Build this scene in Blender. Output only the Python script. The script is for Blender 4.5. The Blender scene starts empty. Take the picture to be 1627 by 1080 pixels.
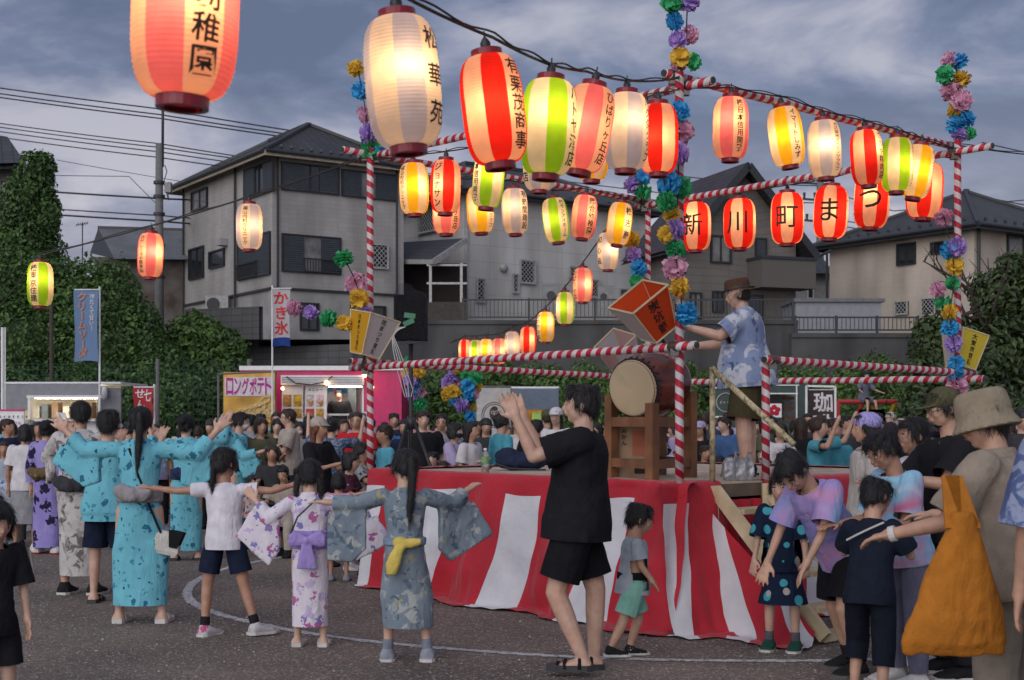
import bpy, bmesh, math, random
from mathutils import Vector, Matrix, Euler, noise
random.seed(7)
R = math.radians
scene = bpy.context.scene
C = bpy.data.collections.new('festival')      # linked to the scene at the end
TMP = scene.collection                        # scratch objects while meshes are evaluated

# ------------------------------------------------------------------ camera
F = 2160.0                 # focal length in photograph pixels (photograph 1627 px wide)
CX, HY, CAMZ = 813.5, 668.0, 1.5
cam_data = bpy.data.cameras.new('camera')
cam_data.sensor_width = 36.0
cam_data.lens = F / 1627.0 * 36.0
cam_data.shift_y = (HY - 540.0) / 1627.0
cam_data.clip_start = 0.1
cam_data.clip_end = 2000.0
cam = bpy.data.objects.new('camera', cam_data)
C.objects.link(cam)
cam.location = (0, 0, CAMZ)
cam.rotation_euler = (R(90), 0, 0)
scene.camera = cam
cam_data.dof.use_dof = True
cam_data.dof.focus_distance = 11.0
cam_data.dof.aperture_fstop = 5.6

# ------------------------------------------------------------------ sky and light (overcast dusk, afterglow behind the camera)
SUN_EL, SUN_ROT = 24.0, 205.0
world = bpy.data.worlds.new('World')
scene.world = world
world.use_nodes = True
nt = world.node_tree
nt.nodes.clear()
def wn(t, **kw):
    n = nt.nodes.new(t)
    for k, v in kw.items():
        setattr(n, k, v)
    return n
out = wn('ShaderNodeOutputWorld')
bg_sky = wn('ShaderNodeBackground')
sky = wn('ShaderNodeTexSky', sky_type='NISHITA', sun_disc=False)
sky.sun_elevation = R(SUN_EL)
sky.sun_rotation = R(SUN_ROT)
sky.air_density = 1.0
sky.dust_density = 1.0
sky.ozone_density = 2.5
bg_sky.inputs['Strength'].default_value = 0.05
nt.links.new(sky.outputs[0], bg_sky.inputs['Color'])
# cloud deck: noise on the sky direction, flattened towards the horizon
tc = wn('ShaderNodeTexCoord')
sep = wn('ShaderNodeSeparateXYZ')
nt.links.new(tc.outputs['Generated'], sep.inputs[0])
zz = wn('ShaderNodeMath', operation='ADD'); zz.inputs[1].default_value = 0.26
nt.links.new(sep.outputs['Z'], zz.inputs[0])
zm = wn('ShaderNodeMath', operation='MAXIMUM'); zm.inputs[1].default_value = 0.06
nt.links.new(zz.outputs[0], zm.inputs[0])
dx = wn('ShaderNodeMath', operation='DIVIDE'); dy = wn('ShaderNodeMath', operation='DIVIDE')
nt.links.new(sep.outputs['X'], dx.inputs[0]); nt.links.new(zm.outputs[0], dx.inputs[1])
nt.links.new(sep.outputs['Y'], dy.inputs[0]); nt.links.new(zm.outputs[0], dy.inputs[1])
comb = wn('ShaderNodeCombineXYZ')
nt.links.new(dx.outputs[0], comb.inputs[0]); nt.links.new(dy.outputs[0], comb.inputs[1])
n1 = wn('ShaderNodeTexNoise'); n1.inputs['Scale'].default_value = 2.6; n1.inputs['Detail'].default_value = 8; n1.inputs['Roughness'].default_value = 0.55; n1.inputs['Distortion'].default_value = 0.35
mp = wn('ShaderNodeMapping'); mp.inputs['Scale'].default_value = (0.9, 1.0, 1.0); mp.inputs['Location'].default_value = (5.1, 0.4, 0)
nt.links.new(comb.outputs[0], mp.inputs[0]); nt.links.new(mp.outputs[0], n1.inputs['Vector'])
ramp = wn('ShaderNodeValToRGB')
cr = ramp.color_ramp
cr.elements[0].position = 0.40; cr.elements[0].color = (0.106, 0.130, 0.205, 1)
cr.elements[1].position = 0.63; cr.elements[1].color = (0.385, 0.385, 0.450, 1)
e = cr.elements.new(0.48); e.color = (0.150, 0.178, 0.268, 1)
e = cr.elements.new(0.54); e.color = (0.235, 0.252, 0.340, 1)
nt.links.new(n1.outputs['Fac'], ramp.inputs[0])
# afterglow low above the horizon
glow = wn('ShaderNodeMapRange'); glow.inputs['From Min'].default_value = 0.04; glow.inputs['From Max'].default_value = 0.24
glow.inputs['To Min'].default_value = 1.0; glow.inputs['To Max'].default_value = 0.0
nt.links.new(sep.outputs['Z'], glow.inputs['Value'])
gmul = wn('ShaderNodeMath', operation='MULTIPLY'); nt.links.new(glow.outputs[0], gmul.inputs[0]); nt.links.new(n1.outputs['Fac'], gmul.inputs[1])
mixg = wn('ShaderNodeMixRGB'); mixg.inputs['Color2'].default_value = (0.62, 0.55, 0.57, 1)
nt.links.new(gmul.outputs[0], mixg.inputs['Fac']); nt.links.new(ramp.outputs[0], mixg.inputs['Color1'])
bg_cloud = wn('ShaderNodeBackground'); bg_cloud.inputs['Strength'].default_value = 1.0
nt.links.new(mixg.outputs[0], bg_cloud.inputs['Color'])
cover = wn('ShaderNodeMixShader'); cover.inputs[0].default_value = 0.86        # nearly closed cloud deck over the clear sky
nt.links.new(bg_sky.outputs[0], cover.inputs[1]); nt.links.new(bg_cloud.outputs[0], cover.inputs[2])
nt.links.new(cover.outputs[0], out.inputs[0])

sun_data = bpy.data.lights.new('sun', 'SUN')
sun_data.energy = 1.5
sun_data.angle = R(70)
sun_data.color = (1.0, 0.97, 0.96)
sun = bpy.data.objects.new('sun', sun_data)
C.objects.link(sun)
_d = Vector((math.sin(R(SUN_ROT)) * math.cos(R(SUN_EL)), math.cos(R(SUN_ROT)) * math.cos(R(SUN_EL)), math.sin(R(SUN_EL))))
sun.rotation_euler = (-_d).to_track_quat('-Z', 'Y').to_euler()

scene.view_settings.view_transform = 'Standard'
scene.view_settings.look = 'None'
scene.view_settings.gamma = 1.0
scene.view_settings.exposure = 0.38
scene.render.engine = 'CYCLES'
scene.cycles.use_denoising = True
scene.cycles.max_bounces = 6
scene.cycles.transparent_max_bounces = 8
scene.cycles.sample_clamp_indirect = 4.0

# ------------------------------------------------------------------ helpers
def P(px, py, D):
    """a point of the place from its place in the photograph and its distance"""
    return Vector(((px - CX) * D / F, D, CAMZ + (HY - py) * D / F))
def PX(px, D): return (px - CX) * D / F
def PZ(py, D): return CAMZ + (HY - py) * D / F

MATS = {}
def new_mat(name):
    m = bpy.data.materials.new(name); m.use_nodes = True
    return m, m.node_tree, m.node_tree.nodes['Principled BSDF']

def mat(name, col, rough=0.7, metal=0.0, var=0.12, scale=8.0, bump=0.0, bscale=60.0, coord='Object', spec=None, dirt=None):
    """plain procedural material: base colour with noise variation and fine relief"""
    if name in MATS: return MATS[name]
    m, t, b = new_mat(name)
    b.inputs['Roughness'].default_value = rough
    b.inputs['Metallic'].default_value = metal
    if spec is not None: b.inputs['Specular IOR Level'].default_value = spec
    tc = t.nodes.new('ShaderNodeTexCoord')
    n = t.nodes.new('ShaderNodeTexNoise'); n.inputs['Scale'].default_value = scale; n.inputs['Detail'].default_value = 5
    t.links.new(tc.outputs[coord], n.inputs['Vector'])
    r = t.nodes.new('ShaderNodeValToRGB')
    lo = [max(0, c * (1 - var * 1.6)) for c in col[:3]]; hi = [min(1, c * (1 + var * 1.6)) for c in col[:3]]
    r.color_ramp.elements[0].position = 0.3; r.color_ramp.elements[0].color = (*lo, 1)
    r.color_ramp.elements[1].position = 0.7; r.color_ramp.elements[1].color = (*hi, 1)
    t.links.new(n.outputs['Fac'], r.inputs[0])
    src = r.outputs[0]
    if dirt:
        n3 = t.nodes.new('ShaderNodeTexNoise'); n3.inputs['Scale'].default_value = dirt[1]; n3.inputs['Detail'].default_value = 8
        mpn = t.nodes.new('ShaderNodeMapping'); mpn.inputs['Scale'].default_value = (1, 1, dirt[3] if len(dirt) > 3 else 0.25)
        t.links.new(tc.outputs[coord], mpn.inputs[0]); t.links.new(mpn.outputs[0], n3.inputs['Vector'])
        r3 = t.nodes.new('ShaderNodeValToRGB'); r3.color_ramp.elements[0].position = 0.45; r3.color_ramp.elements[1].position = 0.7
        t.links.new(n3.outputs['Fac'], r3.inputs[0])
        mm = t.nodes.new('ShaderNodeMath'); mm.operation = 'MULTIPLY'; mm.inputs[1].default_value = dirt[2]
        t.links.new(r3.outputs[0], mm.inputs[0])
        mx = t.nodes.new('ShaderNodeMixRGB'); mx.inputs['Color2'].default_value = (*dirt[0], 1)
        t.links.new(mm.outputs[0], mx.inputs['Fac']); t.links.new(src, mx.inputs['Color1'])
        src = mx.outputs[0]
    t.links.new(src, b.inputs['Base Color'])
    if bump:
        n2 = t.nodes.new('ShaderNodeTexNoise'); n2.inputs['Scale'].default_value = bscale; n2.inputs['Detail'].default_value = 4
        t.links.new(tc.outputs[coord], n2.inputs['Vector'])
        bn = t.nodes.new('ShaderNodeBump'); bn.inputs['Strength'].default_value = bump; bn.inputs['Distance'].default_value = 0.02
        t.links.new(n2.outputs['Fac'], bn.inputs['Height']); t.links.new(bn.outputs[0], b.inputs['Normal'])
    MATS[name] = m
    return m

class MB:
    """collects faces (with a material slot and optional uv) and links them as one mesh object"""
    def __init__(s): s.v = []; s.f = []; s.mi = []; s.uv = []; s.hasuv = False
    def add(s, verts, faces, mi=0, uvs=None):
        o = len(s.v); s.v += [tuple(v) for v in verts]
        for k, f in enumerate(faces):
            s.f.append([i + o for i in f]); s.mi.append(mi)
            s.uv.append(uvs[k] if uvs else None)
        if uvs: s.hasuv = True
        return s
    def box(s, c, size, rot=None, mi=0):
        x, y, z = [d / 2 for d in size]
        vs = [Vector(p) for p in ((-x,-y,-z),(x,-y,-z),(x,y,-z),(-x,y,-z),(-x,-y,z),(x,-y,z),(x,y,z),(-x,y,z))]
        if rot is not None:
            vs = [rot @ v for v in vs]
        c = Vector(c)
        return s.add([v + c for v in vs], [(0,3,2,1),(4,5,6,7),(0,1,5,4),(1,2,6,5),(2,3,7,6),(3,0,4,7)], mi)
    def bar(s, a, b, w, h=None, up=(0,0,1), mi=0):
        a, b = Vector(a), Vector(b); d = b - a; L = d.length
        if L < 1e-6: return s
        d /= L; up = Vector(up)
        if abs(d.dot(up)) > 0.98: up = Vector((0, 1, 0)) if abs(d.y) < .9 else Vector((1, 0, 0))
        u = d.cross(up).normalized(); v = u.cross(d)
        m = Matrix((u, d, v)).transposed()
        return s.box((a + b) / 2, (w, L, h or w), m, mi)
    def tube(s, pts, rad, n=8, mi=0, cap=True, uvlen=False):
        pts = [Vector(p) for p in pts]
        rads = rad if isinstance(rad, (list, tuple)) else [rad] * len(pts)
        rings = []; up = Vector((0, 0, 1)); prev = None; ln = [0]
        for i, p in enumerate(pts):
            if i: ln.append(ln[-1] + (p - pts[i-1]).length)
            d = (pts[min(i+1, len(pts)-1)] - pts[max(i-1, 0)])
            if d.length < 1e-9: d = Vector((0, 0, 1))
            d.normalize()
            if prev is None:
                a = up if abs(d.z) < 0.95 else Vector((1, 0, 0))
                u = d.cross(a).normalized()
            else:
                u = (prev - d * prev.dot(d))
                u = u.normalized() if u.length > 1e-6 else d.cross(up).normalized()
            prev = u; w = d.cross(u)
            rings.append([p + (u * math.cos(2*math.pi*k/n) + w * math.sin(2*math.pi*k/n)) * rads[i] for k in range(n)])
        vs = [v for r in rings for v in r]; fs = []; uvs = []
        for i in range(len(rings) - 1):
            for k in range(n):
                k2 = (k + 1) % n
                fs.append((i*n+k, i*n+k2, (i+1)*n+k2, (i+1)*n+k))
                uvs.append(((k/n, ln[i]), ((k+1)/n, ln[i]), ((k+1)/n, ln[i+1]), (k/n, ln[i+1])))
        if cap:
            fs.append(tuple(range(n-1, -1, -1))); uvs.append(tuple((0.5, -9) for _ in range(n)))
            fs.append(tuple((len(rings)-1)*n + k for k in range(n))); uvs.append(tuple((0.5, -9) for _ in range(n)))
        return s.add(vs, fs, mi, uvs if uvlen else None)
    def rings(s, rs, mi=0, cap=True, closed=True):
        """loft through rings of equal count"""
        n = len(rs[0]); vs = [v for r in rs for v in r]; fs = []
        for i in range(len(rs) - 1):
            for k in range(n if closed else n - 1):
                k2 = (k + 1) % n
                fs.append((i*n+k, i*n+k2, (i+1)*n+k2, (i+1)*n+k))
        if cap:
            fs.append(tuple(range(n-1, -1, -1))); fs.append(tuple((len(rs)-1)*n + k for k in range(n)))
        return s.add(vs, fs, mi)
    def lathe(s, prof, n=24, mi=0, origin=(0,0,0), cap=True):
        o = Vector(origin)
        return s.rings([[o + Vector((r*math.cos(2*math.pi*k/n), r*math.sin(2*math.pi*k/n), z)) for k in range(n)] for r, z in prof], mi, cap)
    def ellipsoid(s, c, rad, rot=None, n=12, m=8, mi=0):
        c = Vector(c); rs = []
        for i in range(1, m):
            th = math.pi * i / m
            ring = []
            for k in range(n):
                ph = 2*math.pi*k/n
                v = Vector((rad[0]*math.sin(th)*math.cos(ph), rad[1]*math.sin(th)*math.sin(ph), -rad[2]*math.cos(th)))
                ring.append(c + (rot @ v if rot is not None else v))
            rs.append(ring)
        t = Vector((0, 0, rad[2])); 
        if rot is not None: t = rot @ t
        o = len(s.v); s.rings(rs, mi, False)
        a = len(s.v); s.v += [tuple(c - t), tuple(c + t)]
        for k in range(n):
            k2 = (k+1) % n
            s.f.append([a, o+k2, o+k]); s.mi.append(mi); s.uv.append(None)
            b = o + (m-2)*n
            s.f.append([a+1, b+k, b+k2]); s.mi.append(mi); s.uv.append(None)
        return s
    def capsule(s, p0, p1, r0, r1, n=10, mi=0, flat=None):
        """closed tapered limb; flat=(axis, factor) squashes it"""
        p0, p1 = Vector(p0), Vector(p1); d = p1 - p0; L = d.length
        if L < 1e-6: d = Vector((0,0,1)); L = 1e-6
        d = d / L
        a = Vector((0, 0, 1)) if abs(d.z) < 0.9 else Vector((1, 0, 0))
        u = d.cross(a).normalized(); w = d.cross(u)
        ts = []
        for th in (80, 50, 20): ts.append((p0 - d*r0*math.sin(R(th)), r0*math.cos(R(th))))
        for q in (0, .25, .5, .75, 1): ts.append((p0.lerp(p1, q), r0 + (r1-r0)*q))
        for th in (20, 50, 80): ts.append((p1 + d*r1*math.sin(R(th)), r1*math.cos(R(th))))
        rs = []
        for c, r in ts:
            ring = []
            for k in range(n):
                v = (u*math.cos(2*math.pi*k/n) + w*math.sin(2*math.pi*k/n))*r
                if flat is not None:
                    ax = Vector(flat[0]); v = v - ax * v.dot(ax) * (1 - flat[1])
                ring.append(c + v)
            rs.append(ring)
        return s.rings(rs, mi)
    def mesh(s, name='mesh', smooth=False):
        me = bpy.data.meshes.new(name)
        me.from_pydata(s.v, [], s.f)
        me.polygons.foreach_set('material_index', s.mi)
        if s.hasuv:
            uvl = me.uv_layers.new(name='uv'); k = 0
            for p, uv in zip(me.polygons, s.uv):
                for j, li in enumerate(p.loop_indices):
                    if uv: uvl.data[li].uv = uv[j]
        if smooth: me.polygons.foreach_set('use_smooth', [True]*len(me.polygons))
        me.update()
        return me
    def build(s, name, mats, parent=None, smooth=False, loc=None):
        me = s.mesh(name, smooth)
        return link(name, me, mats, parent, loc)

def link(name, me, mats, parent=None, loc=None):
    o = bpy.data.objects.new(name, me); C.objects.link(o)
    mats = mats if isinstance(mats, (list, tuple)) else [mats]
    if me.users > 1:
        for i, m in enumerate(mats):
            if i < len(me.materials):
                o.material_slots[i].link = 'OBJECT'; o.material_slots[i].material = m
    else:
        for m in mats: me.materials.append(m)
    if parent is not None: o.parent = parent
    if loc is not None: o.location = loc
    return o
def tag(o, label=None, cat=None, group=None, kind=None):
    if label: o['label'] = label
    if cat: o['category'] = cat
    if group: o['group'] = group
    if kind: o['kind'] = kind
    return o
def thing(name, label, cat, loc=(0, 0, 0), rotz=0, group=None):
    o = bpy.data.objects.new(name, None); C.objects.link(o)
    o.empty_display_size = 0.1
    o.location = loc; o.rotation_euler = (0, 0, rotz)
    return tag(o, label, cat, group)
def copy_tree(o, parent=None):
    c = o.copy(); C.objects.link(c); c.parent = parent
    if parent is not None: c.matrix_parent_inverse = o.matrix_parent_inverse.copy()
    for ch in list(o.children): copy_tree(ch, c)
    return c

# lettering: flat glyph mesh (outline filled), optional slicing so that it can be bent round a curved surface
_glyphs = {}
def glyph(ch, slices=0, off=0.02):
    key = (ch, slices, off)
    if key in _glyphs: return _glyphs[key]
    cu = bpy.data.curves.new('g', 'FONT'); cu.body = ch; cu.resolution_u = 3; cu.offset = off
    ob = bpy.data.objects.new('g', cu); TMP.objects.link(ob)
    dg = bpy.context.evaluated_depsgraph_get()
    me = bpy.data.meshes.new_from_object(ob.evaluated_get(dg))
    bpy.data.objects.remove(ob); bpy.data.curves.remove(cu)
    bm = bmesh.new(); bm.from_mesh(me); bpy.data.meshes.remove(me)
    if bm.verts:
        xs = [v.co.x for v in bm.verts]; ys = [v.co.y for v in bm.verts]
        if slices:
            for ax, lo, hi in ((0, min(xs), max(xs)), (1, min(ys), max(ys))):
                for k in range(1, slices):
                    q = lo + (hi - lo) * k / slices
                    co = (q, 0, 0) if ax == 0 else (0, q, 0); no = (1, 0, 0) if ax == 0 else (0, 1, 0)
                    bmesh.ops.bisect_plane(bm, geom=bm.verts[:] + bm.edges[:] + bm.faces[:], plane_co=co, plane_no=no)
        bm.verts.index_update()
        cx = (min(xs) + max(xs)) / 2
        vs = [(v.co.x - cx, v.co.y - 0.36) for v in bm.verts]
        w = max(xs) - min(xs)
        fs = [[v.index for v in f.verts] for f in bm.faces]
    else:
        vs, fs, w = [], [], 0.3
    bm.free()
    _glyphs[key] = (vs, fs, w)
    return _glyphs[key]
_ROT = set('ー〜～')
def text_vertical(mb, s, fn, size, top, pitch=None, squash=1.0, slices=0, mi=0, jit=0.0, wide=1.0, off=0.02):
    """write s downwards; fn maps (x, y) on the sheet to a point; y runs up from 0 at the sheet's middle"""
    pitch = pitch or size * 1.05
    y = top - pitch / 2
    rr = random.Random(hash(s) & 255 if False else len(s) * 7 + 3)
    for ch in s:
        vs, fs, w = glyph(ch, slices, off)
        if ch in _ROT: vs = [(b, -a) for a, b in vs]
        a = rr.uniform(-jit, jit)
        pts = []
        for (gx, gy) in vs:
            gx2, gy2 = gx*math.cos(a) - gy*math.sin(a), gx*math.sin(a) + gy*math.cos(a)
            pts.append(fn(gx2 * size * wide, y + gy2 * size * squash))
        # keep winding outward as given
        mb.add(pts, fs, mi)
        y -= pitch
    return mb
def text_horizontal(mb, s, fn, size, left, y=0.0, pitch=None, mi=0, track=1.08):
    x = left
    for ch in s:
        vs, fs, w = glyph(ch)
        adv = pitch or (max(w, .25) + 0.1) * size * track
        mb.add([fn(x + adv/2 + gx * size, y + gy * size) for gx, gy in vs], fs, mi)
        x += adv
    return mb
def plane_fn(o, u, v, n, off=0.004):
    o, u, v, n = Vector(o), Vector(u), Vector(v), Vector(n)
    return lambda x, y: o + u * x + v * y + n * off

# ================================================================== THE SETTING
# ---- ground: dark rolled gravel
def ground_material():
    m, t, b = new_mat('gravel_ground')
    tc = t.nodes.new('ShaderNodeTexCoord')
    def noise_(s, d=6, r=0.6):
        n = t.nodes.new('ShaderNodeTexNoise'); n.inputs['Scale'].default_value = s; n.inputs['Detail'].default_value = d; n.inputs['Roughness'].default_value = r
        t.links.new(tc.outputs['Object'], n.inputs['Vector']); return n
    big = noise_(0.7, 5); fine = noise_(38, 4, 0.7); vor = t.nodes.new('ShaderNodeTexVoronoi'); vor.inputs['Scale'].default_value = 75
    t.links.new(tc.outputs['Object'], vor.inputs['Vector'])
    r = t.nodes.new('ShaderNodeValToRGB'); e = r.color_ramp.elements
    e[0].position = 0.25; e[0].color = (0.082, 0.067, 0.057, 1); e[1].position = 0.8; e[1].color = (0.310, 0.258, 0.222, 1)
    t.links.new(fine.outputs['Fac'], r.inputs[0])
    r2 = t.nodes.new('ShaderNodeValToRGB'); e = r2.color_ramp.elements
    e[0].position = 0.35; e[0].color = (0.58, 0.56, 0.56, 1); e[1].position = 0.65; e[1].color = (1.15, 1.08, 1.02, 1)
    t.links.new(big.outputs['Fac'], r2.inputs[0])
    mx = t.nodes.new('ShaderNodeMixRGB'); mx.blend_type = 'MULTIPLY'; mx.inputs['Fac'].default_value = 1
    t.links.new(r.outputs[0], mx.inputs['Color1']); t.links.new(r2.outputs[0], mx.inputs['Color2'])
    mx2 = t.nodes.new('ShaderNodeMixRGB'); mx2.blend_type = 'MIX'
    rv = t.nodes.new('ShaderNodeValToRGB'); rv.color_ramp.elements[0].position = 0.86; rv.color_ramp.elements[1].position = 0.93
    sepc = t.nodes.new('ShaderNodeSeparateColor'); t.links.new(vor.outputs['Color'], sepc.inputs[0])
    t.links.new(sepc.outputs[0], rv.inputs[0]); t.links.new(rv.outputs[0], mx2.inputs['Fac'])
    t.links.new(mx.outputs[0], mx2.inputs['Color1']); mx2.inputs['Color2'].default_value = (0.40, 0.35, 0.315, 1)
    t.links.new(mx2.outputs[0], b.inputs['Base Color'])
    b.inputs['Roughness'].default_value = 0.88
    add = t.nodes.new('ShaderNodeMath'); add.operation = 'ADD'
    t.links.new(fine.outputs['Fac'], add.inputs[0]); t.links.new(vor.outputs['Distance'], add.inputs[1])
    bn = t.nodes.new('ShaderNodeBump'); bn.inputs['Strength'].default_value = 0.75; bn.inputs['Distance'].default_value = 0.012
    t.links.new(add.outputs[0], bn.inputs['Height']); t.links.new(bn.outputs[0], b.inputs['Normal'])
    return m
mb = MB()
mb.add([(-400, -60, 0), (400, -60, 0), (400, 700, 0), (-400, 700, 0)], [(0, 1, 2, 3)])
tag(mb.build('ground', ground_material()), kind='structure')

# loose pebbles on the near ground
rg = random.Random(3)
mb = MB()
_peb = [(1,0,0),(-.5,.86,0),(-.5,-.86,0),(.2,.1,.8)]
for i in range(9000):
    D = 6.3 + 9 * rg.random() ** 1.6
    x = rg.uniform(-0.42, 0.42) * D
    s = rg.choice((.004, .005, .006, .008, .011)) * rg.uniform(.7, 1.2); a = rg.uniform(0, 6.3); c, sn = math.cos(a), math.sin(a)
    k = [(x + (p[0]*c - p[1]*sn)*s, D + (p[0]*sn + p[1]*c)*s*.8, p[2]*s*.9 + .0005) for p in _peb]
    mb.add(k, [(0,1,3),(1,2,3),(2,0,3)], rg.choice((0,0,1,2)))
tag(mb.build('gravel', [mat('pebble_dark', (.10,.092,.085), .9), mat('pebble_grey', (.22,.205,.195), .9), mat('pebble_pale', (.40,.38,.36), .9)]),
    'loose pebbles strewn over the dark festival ground', 'gravel', kind='stuff')

# chalk circle the dancers follow
CCX, CCY, CCR = 1.5, 12.95, 4.47
mb = MB(); N = 520
ring = []
for k in range(N):
    a = 2*math.pi*k/N
    j = .03*noise.noise((math.cos(a)*3, math.sin(a)*3, 1.3)) + .012*noise.noise((k*.7, 0, 0))
    w = .042 + .014*noise.noise((k*.35, 5, 0)) + .008*rg.uniform(-1, 1)
    r0 = CCR + j - w; r1 = CCR + j + w + .006*rg.uniform(-1, 1)
    ring.append(((CCX + r0*math.cos(a), CCY + r0*math.sin(a), .004), (CCX + r1*math.cos(a), CCY + r1*math.sin(a), .004)))
vs = [p for q in ring for p in q]
mb.add(vs, [(2*k, 2*k+1, (2*k+3) % (2*N), (2*k+2) % (2*N)) for k in range(N)])
def chalk_material():
    m, t, b = new_mat('chalk')
    tc = t.nodes.new('ShaderNodeTexCoord'); n = t.nodes.new('ShaderNodeTexNoise'); n.inputs['Scale'].default_value = 26; n.inputs['Detail'].default_value = 8; n.inputs['Roughness'].default_value = .75
    t.links.new(tc.outputs['Object'], n.inputs['Vector'])
    r = t.nodes.new('ShaderNodeValToRGB'); e = r.color_ramp.elements
    e[0].position = .38; e[0].color = (.14, .125, .115, 1); e[1].position = .58; e[1].color = (.66, .66, .68, 1)
    t.links.new(n.outputs['Fac'], r.inputs[0]); t.links.new(r.outputs[0], b.inputs['Base Color']); b.inputs['Roughness'].default_value = .95
    return m
tag(mb.build('chalk_line', chalk_material()), kind='structure')

# ---- walls helper: a vertical plane through two ground points; pixel rectangles are carried onto it
class Wall:
    def __init__(s, a, b):
        s.a = Vector((a[0], a[1], 0)); s.b = Vector((b[0], b[1], 0)); d = s.b - s.a; s.L = d.length; s.t = d / s.L
        s.n = Vector((s.t.y, -s.t.x, 0))
        if s.n.dot(-(s.a + s.b) / 2) < 0: s.n = -s.n         # towards the viewer's side
    def hit(s, px, py):
        k = (px - CX) / F        # X = k*D
        # (a + t*u): x = ax + tx*u ; y = ay + ty*u ; x = k*y
        u = (k * s.a.y - s.a.x) / (s.t.x - k * s.t.y)
        D = s.a.y + s.t.y * u
        return u, PZ(py, D)
    def pt(s, u, z, off=0): return s.a + s.t * u + s.n * off + Vector((0, 0, z))
    def rect(s, x0, y0, x1, y1):
        xm, ym = (x0 + x1) / 2, (y0 + y1) / 2
        u0 = s.hit(x0, ym)[0]; u1 = s.hit(x1, ym)[0]; z1 = s.hit(xm, y0)[1]; z0 = s.hit(xm, y1)[1]
        return min(u0, u1), max(u0, u1), z0, z1
    def block(s, mb, u0, u1, z0, z1, o0, o1, mi=0):
        ps = [s.pt(u, z, o) for z in (z0, z1) for (u, o) in ((u0, o0), (u1, o0), (u1, o1), (u0, o1))]
        mb.add(ps, [(0,1,2,3),(7,6,5,4),(0,4,5,1),(1,5,6,2),(2,6,7,3),(3,7,4,0)], mi)

M_frame_dark = mat('window_frame_dark', (.022,.022,.024), .45)
M_frame_light = mat('window_frame_light', (.32,.32,.32), .5)
M_shutter = mat('shutter_slate', (.050,.062,.075), .5)
def glass_mat(name, col, rough=.08):
    m, t, b = new_mat(name); b.inputs['Base Color'].default_value = (*col, 1); b.inputs['Roughness'].default_value = rough
    b.inputs['Specular IOR Level'].default_value = .8
    return m
M_glass = glass_mat('window_glass', (.018,.022,.028))
M_glass_curtain = mat('window_glass_curtained', (.16,.16,.155), .15, var=.25, scale=3)
M_grille = mat('window_grille_grey', (.38,.38,.37), .5)

def window(parent, wall, px, kind='plain', shut=(0, 0), curtain=False, frame=None):
    """px: pixel rectangle. shut: fraction covered by louvred shutters at the left / right"""
    u0, u1, z0, z1 = wall.rect(*px)
    fr = .055; fm = frame or M_frame_dark
    w = MB()
    for a in ((u0, u1, z0, z0+fr), (u0, u1, z1-fr, z1), (u0, u0+fr, z0+fr, z1-fr), (u1-fr, u1, z0+fr, z1-fr)): wall.block(w, *a, -.02, .09)
    root = w.build('window', fm, parent)
    g = MB(); wall.block(g, u0+fr, u1-fr, z0+fr, z1-fr, -.02, .02)
    g.build('pane', M_glass_curtain if curtain else M_glass, root)
    um = u0 + fr; ue = u1 - fr; wd = ue - um
    if kind in ('plain', 'slide'):
        k = MB(); wall.block(k, (um+ue)/2 - .025, (um+ue)/2 + .025, z0+fr, z1-fr, .02, .06); k.build('mullion', fm, root)
    for side, f in enumerate(shut):
        if f <= 0: continue
        a, b = (um, um + wd*f) if side == 0 else (ue - wd*f, ue)
        k = MB(); n = int((z1 - z0) / .075)
        for i in range(n):
            za = z0 + fr + (z1 - z0 - 2*fr) * i / n; wall.block(k, a, b, za, za + .045, .02, .075)
        wall.block(k, a, b, z0+fr, z1-fr, .02, .045)
        k.build('shutter', M_shutter, root)
    if kind == 'grille':
        k = MB(); H = z1 - z0; W = u1 - u0; st = .17
        n = int((H + W) / st) + 1
        for i in range(n):
            for sg in (0, 1):
                c = i * st
                pts = []
                a = max(0, c - H); b = min(W, c)
                p0 = (a, c - a); p1 = (b, c - b)
                if sg: p0 = (W - p0[0], p0[1]); p1 = (W - p1[0], p1[1])
                k.bar(wall.pt(u0 + p0[0], z0 + min(p0[1], H), .1), wall.pt(u0 + p1[0], z0 + min(p1[1], H), .1), .018)
        for a in ((u0-.03, u1+.03, z0-.03, z0+.02), (u0-.03, u1+.03, z1-.02, z1+.03), (u0-.03, u0+.02, z0+.02, z1-.02), (u1-.02, u1+.03, z0+.02, z1-.02)): wall.block(k, *a, .092, .13)
        k.build('grille', M_grille, root)
    if kind == 'rail':
        k = MB(); zt = z0 + (z1 - z0) * .36; a = um + wd * .36
        wall.block(k, a, ue, zt, zt + .04, .10, .14); wall.block(k, a, ue, z0 + .03, z0 + .07, .10, .14)
        n = int((ue - a) / .1)
        for i in range(n + 1): wall.block(k, a + (ue - a) * i / n - .01, a + (ue - a) * i / n + .01, z0 + .07, zt, .11, .13)
        k.build('balcony_rail', M_frame_dark, root)
    return root

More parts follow.
